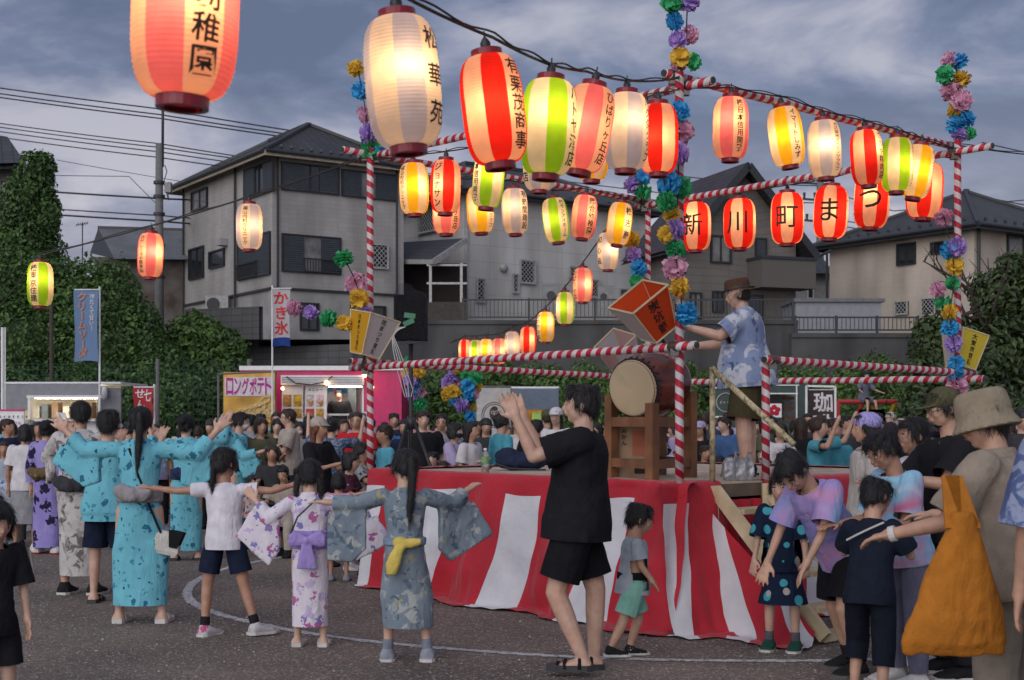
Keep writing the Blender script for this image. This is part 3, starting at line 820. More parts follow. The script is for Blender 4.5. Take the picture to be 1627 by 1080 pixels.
k = MB(); z = PZ(357,52)-q.z; k.bar((-.25,0,z),(.22,0,z+.06), .025)
for j in range(5): k.bar((-.2+j*.09,-.15,z-.08+j*.012),(-.2+j*.09,.15,z+.1+j*.012), .014)
k.build('yagi', M_trim_dark, an)
def cable(pts, r=.022, label='thin black overhead cable strung past the utility pole', group='overhead cables'):
    # sagging between given image points
    k = MB(); ps = []
    for (x0,y0,D0),(x1,y1,D1) in zip(pts, pts[1:]):
        a, b = P(x0,y0,D0), P(x1,y1,D1)
        for i in range(12):
            f = i/12; ps.append(a.lerp(b,f) - Vector((0,0,.9*f*(1-f)*(b-a).length*.012)))
    ps.append(P(*pts[-1])); k.tube(ps, r, 5)
    o = k.build('overhead_cable', M_trim_dark); o.name = 'overhead_cable'
    me = o.data; c = ps[0].copy(); me.transform(Matrix.Translation(-c)); o.location = c
    tag(o, label, 'cable', group)
for (ya, yb) in ((137,206),(146,212),(152,217)): cable([(-60,ya-6,60),(255,ya+36,57),(500,yb+7,54)], .03)
for (ya, yb) in ((191,262),(197,265),(204,272),(213,280)): cable([(-60,ya-4,58),(253,ya+37,49),(460,yb-2,55)], .022)
for (ya, yb) in ((300,318),(327,348),(336,357)): cable([(-60,ya-6,53),(253,ya+15,49),(330,yb,53)], .035 if ya != 327 else .024)
cable([(-60,275,53),(205,280,51),(253,328,49)], .014)
cable([(90,254,53),(300,290,53)], .012)
for ya, yb in ((236,250),(322,330)): cable([(1560,ya-10,70),(1760,yb+20,66)], .03, 'thin black overhead cable above the beige house roof', 'cables above the beige house')
for ya, yb in ((300,345),(345,372),(352,384)): cable([(1303,ya,62),(1420,yb-10,64),(1760,yb-40,66)], .025, 'thin black cable running from the crossarm pole', 'cables from the crossarm pole')
for ya, yb in ((295,270),(322,300)): cable([(1303,ya,62),(1180,yb+20,60),(900,yb-12,66)], .025, 'thin black cable running from the crossarm pole', 'cables from the crossarm pole')

# ---- vegetation
def leaf_mat(name, c1, c2, sc=1.2):
    m, t, b = new_mat(name)
    tc = t.nodes.new('ShaderNodeTexCoord'); n = t.nodes.new('ShaderNodeTexNoise'); n.inputs['Scale'].default_value = sc; n.inputs['Detail'].default_value = 3
    n2 = t.nodes.new('ShaderNodeTexWhiteNoise'); n2.noise_dimensions = '1D'
    at = t.nodes.new('ShaderNodeAttribute'); at.attribute_name = 'leaf_id'
    t.links.new(at.outputs['Fac'], n2.inputs['W']); t.links.new(tc.outputs['Object'], n.inputs['Vector'])
    ad = t.nodes.new('ShaderNodeMath'); ad.operation = 'MULTIPLY_ADD'; ad.inputs[1].default_value = .45
    t.links.new(n2.outputs['Value'], ad.inputs[0]); t.links.new(n.outputs['Fac'], ad.inputs[2])
    r = t.nodes.new('ShaderNodeValToRGB'); r.color_ramp.elements[0].position = .4; r.color_ramp.elements[0].color = (*c1,1); r.color_ramp.elements[1].position = 1.0; r.color_ramp.elements[1].color = (*c2,1)
    t.links.new(ad.outputs[0], r.inputs[0]); t.links.new(r.outputs[0], b.inputs['Base Color']); b.inputs['Roughness'].default_value = .5
    tr = t.nodes.new('ShaderNodeBsdfTranslucent'); t.links.new(r.outputs[0], tr.inputs['Color']); mx = t.nodes.new('ShaderNodeMixShader'); mx.inputs[0].default_value = .25
    o = t.nodes['Material Output']; t.links.new(b.outputs[0], mx.inputs[1]); t.links.new(tr.outputs[0], mx.inputs[2]); t.links.new(mx.outputs[0], o.inputs[0])
    return m
M_ivy = leaf_mat('ivy_leaves', (.020,.050,.013), (.105,.205,.045))
M_bush = leaf_mat('bush_leaves', (.026,.060,.016), (.14,.25,.055))
M_tree = leaf_mat('tree_leaves', (.018,.034,.013), (.085,.13,.042))
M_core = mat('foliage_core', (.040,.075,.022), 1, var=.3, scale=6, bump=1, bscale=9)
M_bark = mat('bark', (.055,.042,.032), .9, bump=.4, bscale=20)
def foliage(name, lobes, n, size, m, parent, seed=0, droop=.3, shell=.55):
    """leaf-sized folded faces spread through lobes (centre, radii)"""
    rr = random.Random(seed); vs = []; fs = []; ids = []
    tot = sum((l[1][0]*l[1][1]+l[1][0]*l[1][2]+l[1][1]*l[1][2]) for l in lobes)
    for (c, rad) in lobes:
        k = int(n * (rad[0]*rad[1]+rad[0]*rad[2]+rad[1]*rad[2]) / tot)
        for _ in range(k):
            d = Vector((rr.gauss(0,1), rr.gauss(0,1), rr.gauss(0,1))).normalized()
            lump = 1 + .22*noise.noise((c[0]+d.x*2.3, c[1]+d.y*2.3, c[2]+d.z*2.3)) + .12*noise.noise((c[0]+d.x*6, c[1]+d.y*6, c[2]+d.z*6))
            q = (shell + (1-shell)*rr.random()**.5) * lump
            if rr.random() < .07: q *= rr.uniform(1.02, 1.15)
            p = Vector((c[0]+d.x*rad[0]*q, c[1]+d.y*rad[1]*q, c[2]+d.z*rad[2]*q))
            s = size * rr.uniform(.6, 1.35)
            nn = (d + Vector((rr.uniform(-.8,.8), rr.uniform(-.8,.8), rr.uniform(-.3,.9)))).normalized()
            t1 = nn.cross(Vector((rr.uniform(-1,1), rr.uniform(-1,1), rr.uniform(-1,1)))).normalized(); t2 = nn.cross(t1)
            t1 = (t1 - Vector((0,0,droop))).normalized()
            b = len(vs)
            vs += [p - t1*s*.5, p + t2*s*.32 + nn*s*.08, p + t1*s*.55 - nn*s*.1, p - t2*s*.32 + nn*s*.08]
            fs += [(b,b+1,b+2),(b,b+2,b+3)]; ids += [len(ids)//2 * 1.0]*2
    me = bpy.data.meshes.new(name); me.from_pydata([tuple(v) for v in vs], [], fs); at = me.attributes.new('leaf_id', 'FLOAT', 'FACE'); at.data.foreach_set('value', ids); me.update()
    return link(name, me, m, parent)
def shrub(name, label, cat, base, lobes, n, size, m, seed, stems=3, group=None):
    root = thing(name, label, cat, base, 0, group)
    lb = [((c[0]-base[0], c[1]-base[1], c[2]-base[2]), r_) for c, r_ in lobes]
    cr_ = foliage('crown', lb, n, size, m, root, seed)
    k = MB(); rr = random.Random(seed)
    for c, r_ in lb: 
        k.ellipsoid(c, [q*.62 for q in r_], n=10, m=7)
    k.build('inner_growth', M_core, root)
    for i in range(stems):
        c, r_ = lb[i % len(lb)]
        k = MB(); k.tube([(rr.uniform(-.2,.2)+c[0]*.3, c[1]*.3, 0), (c[0]*.6, c[1]*.6, max(c[2]*.5,.1)), (c[0], c[1], max(c[2],.2))], [.08,.06,.03], 6); k.build('trunk', M_bark, root)
    return root
def L(px, py, D, rx, rz, ry=None):
    """lobe from image centre and image radii"""
    q = P(px, py, D); return ((q.x, q.y, q.z), (rx*D/F, (ry or (rx+rz)/2)*D/F, rz*D/F))
shrub('ivy_tree', 'ivy clad tree trunk rising beside the old tiled house', 'tree', (PX(45,37),37,0), [L(55,290,37,30,50),L(36,335,37,38,60),L(45,395,37,52,55),L(70,260,37,18,20),L(78,340,37,18,40),L(30,450,37,60,60)], 15000, .125, M_ivy, 1)
shrub('ivy_mound', 'great mound of dark ivy behind the grey food truck', 'ivy', (PX(60,35.5),35.5,0), [L(-10,470,35.5,75,75),L(70,470,36,75,70),L(130,485,36,70,80),L(180,500,36,55,85),L(40,560,35,110,85),L(150,570,35,90,85),L(40,650,34,130,75),L(170,655,34,100,70)], 36000, .125, M_ivy, 2, 3)
shrub('ivy_mound', 'lower ivy slope between the mound and the block wall', 'ivy', (PX(230,35),35,0), [L(215,555,35.4,38,75),L(250,600,34.8,60,60),L(280,650,34,80,60),L(235,535,36,26,55)], 13000, .125, M_ivy, 3)
shrub('round_bush', 'broad bright green bush below the block wall', 'bush', (PX(325,37),37,0), [L(312,540,37,50,44),L(350,560,37,45,45),L(285,575,37,40,48),L(335,610,36.5,70,60),L(340,665,36,80,50),L(400,640,36,40,50)], 13000, .15, M_bush, 4)
for i, (x, y, rx, rz, D, lb) in enumerate(((690,632,75,52,33,'leafy bush behind the hanging flower garlands'),(765,622,60,44,35,'leafy bush behind the owl banner stall'),(840,616,75,42,35.5,'leafy bush above the blue awning stall'),(930,622,75,50,35,'leafy bush behind the big drum'),
                                           (1050,626,90,48,34.5,'leafy bush behind the tall striped corner pole'),(1180,620,80,46,35,'grassy bush behind the drummer'),(1285,628,70,54,35.5,'bush behind the coffee truck'),(1400,618,85,58,34.5,'bush behind the red swing frame'))):
    rr_ = random.Random(50+i)
    lobs_ = [L(x-rx*.45,y+rr_.uniform(0,14),D,rx*.6,rz*.85),L(x+rx*.45,y+rr_.uniform(0,14),D,rx*.6,rz*.8),L(x+rr_.uniform(-10,10),y,D+.4,rx*.5,rz),L(x-rx*.3,y+48,D-.4,rx*.8,rz*.9),L(x+rx*.4,y+50,D-.5,rx*.8,rz*.9)]
    lobs_ += [L(x+rr_.uniform(-rx,rx), y-rz*.75+rr_.uniform(0,25), D, rr_.uniform(10,20), rr_.uniform(12,26)) for _ in range(4)]
    shrub('hedge_bush', lb, 'bush', (PX(x,D),D,0), lobs_, 6500, .12, M_bush, 20+i)
# the tree on the right with bare upper limbs
tr = thing('tree', 'dark leafy tree with bare upper twigs beside the corner pole with yellow box lantern', 'tree', (PX(1570,27),27,0))
k = MB(); q = tr.location
def rel(px, py, D=27): p = P(px, py, D); return (p.x-q.x, p.y-q.y, p.z)
k.tube([(0,0,0), rel(1566,620), rel(1562,540), rel(1570,480)], [.22,.18,.13,.07], 8); k.build('trunk', M_bark, tr)
rr = random.Random(12)
for i in range(22):
    a = rel(1562 + rr.uniform(-10,10), rr.uniform(470,600)); b = rel(rr.uniform(1455,1680), rr.uniform(395,560), 27+rr.uniform(-1,1)); mid = [(a[j]+b[j])/2 + rr.uniform(-.15,.15) for j in range(3)]
    k = MB(); k.tube([a, mid, b], [.05,.03,.01], 5)
    for _ in range(4):
        f = rr.uniform(.3,1); p0 = Vector(mid).lerp(Vector(b), f); k.tube([p0, p0 + Vector((rr.uniform(-.4,.4), rr.uniform(-.3,.3), rr.uniform(.05,.5)))], [.014,.005], 4)
    k.build('branch', M_bark, tr)
lobs = [L(1585,470,27,50,42),L(1500,540,27,55,45),L(1575,560,26.7,70,60),L(1640,500,27,55,80),L(1610,425,27,32,26),L(1490,600,26.5,60,50),L(1600,640,26.5,80,50),L(1545,610,26,55,60),L(1500,660,26,80,60),L(1630,690,26,90,70)]
foliage('crown', [((c[0]-q.x,c[1]-q.y,c[2]),r_) for c, r_ in lobs], 15000, .15, M_tree, tr, 5, .35, .35)
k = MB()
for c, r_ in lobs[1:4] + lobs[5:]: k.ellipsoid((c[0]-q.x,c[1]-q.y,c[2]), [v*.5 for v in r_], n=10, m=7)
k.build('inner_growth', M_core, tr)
# weeds along the foot of the walls
rr = random.Random(9); vs=[]; fs=[]
for i in range(9000):
    D = rr.uniform(31, 37); x = PX(rr.uniform(300,1480), D); h = rr.uniform(.15,.7)*(.6+.8*noise.noise((x*.5,D*.5,0))+.3); a = rr.uniform(0,3.14); w_ = .03
    lx, ly = rr.uniform(-.2,.2), rr.uniform(-.2,.2); b = len(vs)
    vs += [(x-w_*math.cos(a), D-w_*math.sin(a), 0),(x+w_*math.cos(a), D+w_*math.sin(a), 0),(x+lx, D+ly, max(.1,h))]; fs.append((b,b+1,b+2))
me = bpy.data.meshes.new('grass'); me.from_pydata(vs,[],fs); me.update()
tag(link('grass', me, leaf_mat('grass_blades', (.02,.045,.014), (.09,.15,.04))), 'long grass and weeds growing at the foot of the concrete walls', 'grass', kind='stuff')
# green ball net on posts at the left
nf = thing('net_fence', 'green ball net stretched on posts in front of the ivy', 'net fence', (PX(60,31),31,0))
k = MB(); D=31; z0, z1 = .1, PZ(578,31)
x0, x1 = PX(-40,31)-PX(60,31), PX(400,31)-PX(60,31)
n = int((x1-x0)/.11)
for i in range(n+1): x = x0+(x1-x0)*i/n; k.bar((x,0,z0),(x,0,z1), .007)
for i in range(22): z = z0+(z1-z0)*i/21; k.bar((x0,0,z),(x1,0,z), .007)
k.build('net', mat('net_green', (.015,.06,.045), .7), nf)
for px in (-30, 81, 250, 395):
    k = MB(); x = PX(px,31)-PX(60,31); k.tube([(x,0.03,0),(x,.03,PZ(480 if px == 81 else 570,31))], .045, 8); k.build('post', mat('post_rust', (.06,.045,.04), .8) if px == 81 else M_polec, nf)

# ================================================================== THE DRUM STAGE
YC = Vector((1.334, 12.23)); HD = 2.63; YA = R(3.3)
K_near = Vector((YC.x - HD*math.sin(YA), YC.y - HD*math.cos(YA)))
K_right = Vector((YC.x + HD*math.cos(YA), YC.y - HD*math.sin(YA)))
K_far = Vector((YC.x + HD*math.sin(YA), YC.y + HD*math.cos(YA)))
K_left = Vector((YC.x - HD*math.cos(YA), YC.y + HD*math.sin(YA)))
DECK = 1.05
E_nl = (K_left - K_near); SIDE = E_nl.length; D_nl = E_nl / SIDE       # near -> left
D_nr = (K_right - K_near).normalized()                                 # near -> right
def YP(a, b, z):
    """a metres from the near corner towards the left corner, b towards the right corner"""
    p = K_near + D_nl*a + D_nr*b; return Vector((p.x, p.y, z))
def stripes_material(name, c1, c2, period, slant=1.0, rough=.55, grime=.35):
    m, t, b = new_mat(name)
    uv = t.nodes.new('ShaderNodeUVMap'); sp = t.nodes.new('ShaderNodeSeparateXYZ'); t.links.new(uv.outputs[0], sp.inputs[0])
    a = t.nodes.new('ShaderNodeMath'); a.operation = 'MULTIPLY_ADD'; a.inputs[1].default_value = 1/period
    s_ = t.nodes.new('ShaderNodeMath'); s_.operation = 'MULTIPLY'; s_.inputs[1].default_value = slant; t.links.new(sp.outputs[0], s_.inputs[0])
    t.links.new(sp.outputs[1], a.inputs[0]); t.links.new(s_.outputs[0], a.inputs[2])
    f = t.nodes.new('ShaderNodeMath'); f.operation = 'FRACT'; t.links.new(a.outputs[0], f.inputs[0])
    g = t.nodes.new('ShaderNodeMath'); g.operation = 'GREATER_THAN'; g.inputs[1].default_value = .5; t.links.new(f.outputs[0], g.inputs[0])
    mx = t.nodes.new('ShaderNodeMixRGB'); mx.inputs['Color1'].default_value = (*c1,1); mx.inputs['Color2'].default_value = (*c2,1); t.links.new(g.outputs[0], mx.inputs['Fac'])
    tc = t.nodes.new('ShaderNodeTexCoord'); n = t.nodes.new('ShaderNodeTexNoise'); n.inputs['Scale'].default_value = 9; n.inputs['Detail'].default_value = 6; t.links.new(tc.outputs['Object'], n.inputs['Vector'])
    r = t.nodes.new('ShaderNodeValToRGB'); r.color_ramp.elements[0].position = .3; r.color_ramp.elements[0].color = (1-grime,1-grime,1-grime*.95,1); r.color_ramp.elements[1].position = .6; t.links.new(n.outputs['Fac'], r.inputs[0])
    m2 = t.nodes.new('ShaderNodeMixRGB'); m2.blend_type = 'MULTIPLY'; m2.inputs['Fac'].default_value = 1; t.links.new(mx.outputs[0], m2.inputs['Color1']); t.links.new(r.outputs[0], m2.inputs['Color2'])
    t.links.new(m2.outputs[0], b.inputs['Base Color']); b.inputs['Roughness'].default_value = rough
    # the tape is wound in overlapping turns
    bn = t.nodes.new('ShaderNodeBump'); bn.inputs['Strength'].default_value = .35; bn.inputs['Distance'].default_value = .004; t.links.new(f.outputs[0], bn.inputs['Height']); t.links.new(bn.outputs[0], b.inputs['Normal'])
    return m
M_tape = stripes_material('red_white_tape', (.46,.012,.035), (.62,.58,.58), .105)
M_steel = mat('scaffold_steel', (.16,.15,.14), .45, .8, dirt=((.12,.05,.02), 12, .6, 1))
def pole_thing(name, label, a, b, r=.031, cat='pole', group=None, clamps=()):
    a, b = Vector(a), Vector(b); root = thing(name, label, cat, a, 0, group)
    n = max(2, int((b-a).length / .4)); ps = [(b-a)*i/n + Vector((0,0,.006*noise.noise((a.x+i,a.y,b.z)))) for i in range(n+1)]
    k = MB(); k.tube(ps, r, 14, uvlen=True); k.build('taped_pole', M_tape, root, True)
    d = (b-a).normalized()
    for e, s_ in ((Vector(), -1), (b-a, 1)):
        k = MB(); k.tube([e + d*s_*.001, e + d*s_*.012], r*.8, 12); k.tube([e + d*s_*.012, e + d*s_*.014], r*.62, 12, 1); k.build('pole_end', [M_steel, M_trim_dark], root)
    for f in clamps:
        c = (b-a)*f; k = MB(); k.tube([c - d*.035, c + d*.035], r*1.25, 10); k.box(c + Vector((0,0,-r*1.3)), (.06,.06,.05)); k.tube([c + Vector((.03,-.03,-.02)), c + Vector((.05,-.07,-.02))], .011, 6)
        k.build('coupler', M_steel, root)
    return root
def at(k, z): return Vector((k.x, k.y, z))
ztop = {'near': PZ(128, K_near.y), 'left': PZ(246, K_left.y), 'right': PZ(234, K_right.y), 'far': PZ(320, K_far.y)}
pole_thing('corner_pole', 'tall red and white taped pole beside the drum, hung with a flower garland', at(K_near, DECK), at(K_near, ztop['near']+.06))
pole_thing('corner_pole', 'taped corner pole carrying the yellow and white box lantern by the speaker', at(K_left, DECK), at(K_left, ztop['left']+.06))
pole_thing('corner_pole', 'taped corner pole carrying the plain yellow box lantern by the dark tree', at(K_right, DECK), at(K_right, ztop['right']+.06))
pole_thing('corner_pole', 'taped corner pole behind the orange box lantern and drum', at(K_far, DECK), at(K_far, ztop['far']+.06))
def beam(label, ka, kb, za, zb, oa, ob, side=.065, name='cross_beam', r=.031):
    a, b = at(ka, za), at(kb, zb); d = (b-a).normalized(); n = Vector((-d.y, d.x, 0))*side
    L_ = (b-a).length + oa + ob
    pole_thing(name, label, a - d*oa + n, b + d*ob + n, r, 'beam', None, (oa/L_, 1 - ob/L_))
beam('upper striped beam above the hanging lanterns with the drummer below', K_near, K_right, ztop['near']+.05, ztop['right']+.02, .09, .13, .06)
beam('upper striped beam leading from the tall pole to the speaker corner', K_near, K_left, ztop['near']-.03, ztop['left']+.0, .25, .25, -.06)
beam('upper striped beam holding the row of big festival name lanterns', K_right, K_far, ztop['right']-.05, ztop['far']-.05, .36, .12, .06)
beam('upper striped beam in front of the pale panel house roof', K_left, K_far, ztop['left']+.02, ztop['far']+.02, .26, .15, .06)
# waist-high rails
zr_n, zr_l, zr_r, zr_f = PZ(551,K_near.y), PZ(580,K_left.y), PZ(592,K_right.y), PZ(600,K_far.y)
beam('handrail along the striped skirt side of the stage', K_near, K_left, zr_n, zr_l-.02, .20, .22, .055, 'handrail')
beam('handrail from the speaker corner to the far corner pole', K_left, K_far, zr_l+.03, PZ(601,K_far.y), .18, .1, .05, 'handrail')
beam('handrail behind the drummer on the far side', K_far, K_right, PZ(607,K_far.y), PZ(602,K_right.y), .1, .22, .05, 'handrail')
SP_B = .98                                           # gate post: metres from the near corner along the right edge
gate = YP(0, SP_B, 0)
pole_thing('gate_post', 'short striped post at the head of the stage steps', (gate.x, gate.y, DECK), (gate.x, gate.y, PZ(568, gate.y)))
a = Vector((gate.x, gate.y, PZ(572, gate.y))); b = at(K_right, zr_r)
d = (b-a).normalized(); pole_thing('handrail', 'handrail from the gate post to the yellow box lantern corner', a - d*.03 - Vector((.0,.06,0)), b + d*.26 - Vector((0,.06,0)), .031, 'beam', None, (.03,))

# ---- deck: plywood sheets on a frame
M_ply = mat('plywood', (.54,.44,.34), .75, var=.14, scale=5, bump=.1, bscale=30, dirt=((.28,.21,.15), 3, .6, 1))
M_joist = mat('joist_timber', (.14,.10,.075), .85)
M_dark = mat('understage_dark', (.03,.028,.027), .9)
stg = thing('drum_stage', 'square raised wooden drum stage wrapped in red and white cloth', 'stage', (YC.x, YC.y, 0)); inv = Matrix.Translation((-YC.x, -YC.y, 0))
def yb(mbb, a0, a1, b0, b1, z0, z1, mi=0):
    ps = [YP(a, b, z) for z in (z0, z1) for a, b in ((a0,b0),(a0,b1),(a1,b1),(a1,b0))]
    mbb.add(ps, [(3,2,1,0),(4,5,6,7),(0,1,5,4),(1,2,6,5),(2,3,7,6),(3,0,4,7)], mi)
nx = 2; ny = 4
for i in range(nx):
    for j in range(ny):
        k = MB(); g = .004
        yb(k, SIDE*i/nx+g, SIDE*(i+1)/nx-g, SIDE*j/ny+g, SIDE*(j+1)/ny-g, DECK-.015, DECK - .001*((i+j) % 2)); o = k.build('plywood_sheet', M_ply, stg); o.matrix_parent_inverse = inv
for i in range(7):
    k = MB(); q = SIDE*i/6; yb(k, max(0,q-.045), min(SIDE,q+.045), .005, SIDE-.005, DECK-.11, DECK-.017); o = k.build('joist', M_joist, stg); o.matrix_parent_inverse = inv
for i in range(3):
    for j in range(3):
        p = YP(.12 + (SIDE-.24)*i/2, .12 + (SIDE-.24)*j/2, 0); k = MB(); k.box((p.x,p.y,(DECK-.112)/2), (.09,.09,DECK-.113)); o = k.build('stage_leg', M_joist, stg); o.matrix_parent_inverse = inv
# ---- striped cloth: draped over the edge, folded, spilling on the ground
def cloth_material():
    m, t, b = new_mat('festival_cloth')
    uv = t.nodes.new('ShaderNodeUVMap'); sp = t.nodes.new('ShaderNodeSeparateXYZ'); t.links.new(uv.outputs[0], sp.inputs[0])
    f = t.nodes.new('ShaderNodeMath'); f.operation = 'FRACT'; t.links.new(sp.outputs[0], f.inputs[0])
    g = t.nodes.new('ShaderNodeMath'); g.operation = 'LESS_THAN'; g.inputs[1].default_value = .36; t.links.new(f.outputs[0], g.inputs[0])
    v = t.nodes.new('ShaderNodeMath'); v.operation = 'LESS_THAN'; v.inputs[1].default_value = .775; t.links.new(sp.outputs[1], v.inputs[0])
    v2 = t.nodes.new('ShaderNodeMath'); v2.operation = 'GREATER_THAN'; v2.inputs[1].default_value = -.01; t.links.new(sp.outputs[1], v2.inputs[0])
    w = t.nodes.new('ShaderNodeMath'); w.operation = 'MULTIPLY'; t.links.new(g.outputs[0], w.inputs[0]); t.links.new(v.outputs[0], w.inputs[1])
    mx = t.nodes.new('ShaderNodeMixRGB'); mx.inputs['Color1'].default_value = (.47,.008,.024,1); mx.inputs['Color2'].default_value = (.66,.66,.70,1); t.links.new(w.outputs[0], mx.inputs['Fac'])
    tc = t.nodes.new('ShaderNodeTexCoord'); n = t.nodes.new('ShaderNodeTexNoise'); n.inputs['Scale'].default_value = 3; n.inputs['Detail'].default_value = 7; t.links.new(tc.outputs['Object'], n.inputs['Vector'])
    r = t.nodes.new('ShaderNodeValToRGB'); r.color_ramp.elements[0].position = .3; r.color_ramp.elements[0].color = (.8,.8,.8,1); r.color_ramp.elements[1].position = .65; t.links.new(n.outputs['Fac'], r.inputs[0])
    m2 = t.nodes.new('ShaderNodeMixRGB'); m2.blend_type = 'MULTIPLY'; m2.inputs['Fac'].default_value = 1; t.links.new(mx.outputs[0], m2.inputs['Color1']); t.links.new(r.outputs[0], m2.inputs['Color2'])
    t.links.new(m2.outputs[0], b.inputs['Base Color']); b.inputs['Roughness'].default_value = .75; b.inputs['Sheen Weight'].default_value = .15
    n2 = t.nodes.new('ShaderNodeTexNoise'); n2.inputs['Scale'].default_value = 11; n2.inputs['Detail'].default_value = 5; n2.inputs['Distortion'].default_value = .6; t.links.new(tc.outputs['Object'], n2.inputs['Vector'])
    bn = t.nodes.new('ShaderNodeBump'); bn.inputs['Strength'].default_value = .45; bn.inputs['Distance'].default_value = .02; t.links.new(n2.outputs['Fac'], bn.inputs['Height']); t.links.new(bn.outputs[0], b.inputs['Normal'])
    return m
M_cloth = cloth_material()
def skirt(c0, c1, seed, flare=.14, lean=.0, period=.74, uoff=0.0, u_from=0.0, u_to=None):
    """one side of the stage, from corner c0 to corner c1; outward normal points away from the stage"""
    e = c1 - c0; L_ = e.length; t = e / L_; n = Vector((t.y, -t.x))
    if n.dot((c0 + c1)/2 - YC) < 0: n = -n
    u1 = L_ if u_to is None else u_to
    NU, NV = 150, 34
    vs = []; uvs = []
    for j in range(NV + 1):
        q = j / NV
        for i in range(NU + 1):
            u = u_from + (u1 - u_from)*i/NU
            fold = .042*math.sin(u*7.3 + 2.2*noise.noise((u*1.1, seed, q*.8)) + q*1.1) + .058*noise.noise((u*4.0 + q*2.0, seed+7, q*1.3)) + .030*noise.noise((u*2.6 - q*2.6, seed+11, q*1.6)) + .012*noise.noise((u*11, seed+3, q*3.5)) + .007*math.sin(u*46 + 3*noise.noise((u*2, q, seed)))*(.4 + noise.noise((u*1.7, q*2, seed+2)))
            if q < .12:                                   # lip on the deck
                w = q/.12; z = DECK + .014 + .012*abs(noise.noise((u*7, seed, w*3))) ; off = -.13*(1-w) + .03*w
                if w > .8: z -= .012*(w-.8)/.2
            elif q < .86:                                 # hanging
                w = (q-.12)/.74; z = (DECK+.002)*(1-w)**1.02 + .012; fl_ = flare*min(1, .3 + u*.9) if seed == 1.0 else flare; off = .035 + fl_*w**1.5 + fold*(.25+1.1*w) + .018*noise.noise((u*2, w*6, seed))
                z -= .03*math.sin(u*3.1+seed)*w*(1-w)
            else:                                         # spilling out over the ground
                w = (q-.86)/.14; z = .012 + .028*abs(noise.noise((u*5, w*3, seed))) + .02*(1-w)*abs(fold)*10
                fl_ = flare*min(1, .3 + u*.9) if seed == 1.0 else flare; off = .035 + fl_ + fold*1.35 + w*(.3+.7*min(1,u) if seed == 1.0 else 1)*(.09 + .09*noise.noise((u*2.1, seed, 0)))
            p = c0 + t*u + n*off
            vs.append((p.x, p.y, z))
            sh = lean*(1-q)*1.0
            uvs.append(((u + sh + .09*noise.noise((u*1.1, q*1.6, seed)) + uoff)/period, (1-q)*1.0 + .03*noise.noise((u*2, 0, seed))))
    fs = []; fuv = []
    for j in range(NV):
        for i in range(NU):
            a = j*(NU+1)+i; f = (a, a+1, a+NU+2, a+NU+1); fs.append(f); fuv.append(tuple(uvs[v] for v in f))
    k = MB(); k.add(vs, fs, 0, fuv); me_o = k.build('striped_skirt', M_cloth, stg, True); me_o.matrix_parent_inverse = inv
    return me_o
skirt(K_left, K_near, 1.0, .15, -.24, 1.02, .30, .0, SIDE+.12)
skirt(K_near, K_right, 4.0, .20, -.30, .74, .42, -.22, .42)
skirt(K_near, K_right, 5.0, .12, -.10, .74, .1, .92, None)
skirt(K_right, K_far, 6.0, .12)
skirt(K_far, K_left, 8.0, .03)
# inner red cloth seen behind the steps
k = MB(); ps = []
for i in range(25):
    b_ = .30 + .68*i/24
    for z in (.02, DECK-.13): ps.append(YP(-.012-.02*math.sin(i*1.3), b_, z))
k.add(ps, [(2*i, 2*i+2, 2*i+3, 2*i+1) for i in range(24)], 0, [((.6,1),(.6,1),(.6,1),(.6,1))]*24); o = k.build('red_backcloth', M_cloth, stg, True); o.matrix_parent_inverse = inv

# ---- steps: two timber stringers and treads
M_newwood = mat('raw_pine', (.58,.47,.30), .7, var=.12, scale=6, dirt=((.25,.17,.09), 4, .5, 1))
st = thing('wooden_steps', 'raw pine steps leading up to the stage beside the gate post', 'steps', tuple(YP(0, .62, 0)))
NRM = -D_nl                                             # outward from the right-hand side
def SPt(b_, outm, z): p = K_near + D_nr*b_ + NRM*outm; return Vector((p.x, p.y, z)) - st.location
run = 1.0
for b_ in (.33, .93):
    k = MB(); k.bar(SPt(b_, .05, DECK-.05), SPt(b_, run, .05), .045, .095); k.bar(SPt(b_, .04, .02), SPt(b_, .04, DECK-.02), .06, .06); k.build('stringer', M_newwood, st)
for i in range(4):
    f = (i+.7)/4.5; z = DECK - .05 - f*(DECK-.1); o_ = .05 + f*(run-.05)
    k = MB(); k.bar(SPt(.36, o_, z), SPt(.90, o_, z), .19, .035); k.build('tread', M_newwood, st)
k = MB(); k.bar(SPt(.36, run-.05, .05), SPt(.90, run-.05, .05), .05, .08); k.build('foot_bar', M_newwood, st)
# the cloth is pulled on over the side of the steps
k = MB(); NU, NV = 60, 26; vs = []; uvs = []
for j in range(NV+1):
    q = j/NV
    for i in range(NU+1):
        o_ = -.02 + .98*i/NU; zt_ = DECK - .16 - max(0, o_)*(DECK-.14)/run*.93
        fold = .03*math.sin(o_*9 + q*1.5 + 2*noise.noise((o_*2, q, 3))) + .02*noise.noise((o_*6, q*2, 9))
        side = -.03 - .20*q**1.6 - fold*(.2+q)
        if q > .88: w_ = (q-.88)/.12; z_ = .012 + .03*abs(noise.noise((o_*6, w_*2, 1))); side -= w_*.10
        else: z_ = zt_*(1 - q/.88) + .012
        p = K_near + D_nr*(.30 + side) + NRM*(o_ + .10*q*q); vs.append((p.x, p.y, max(z_,.012)))
        uvs.append(((o_*1.0 + .34*(1-q) + .05*noise.noise((o_*2, q*2, 5)) + .30)/.62, .3 + .4*(1-q)))
fs = []; fuv = []
for j in range(NV):
    for i in range(NU):
        a = j*(NU+1)+i; f = (a, a+1, a+NU+2, a+NU+1); fs.append(f); fuv.append(tuple(uvs[v] for v in f))
k.add(vs, fs, 0, fuv); o = k.build('striped_skirt', M_cloth, stg, True); o.matrix_parent_inverse = inv
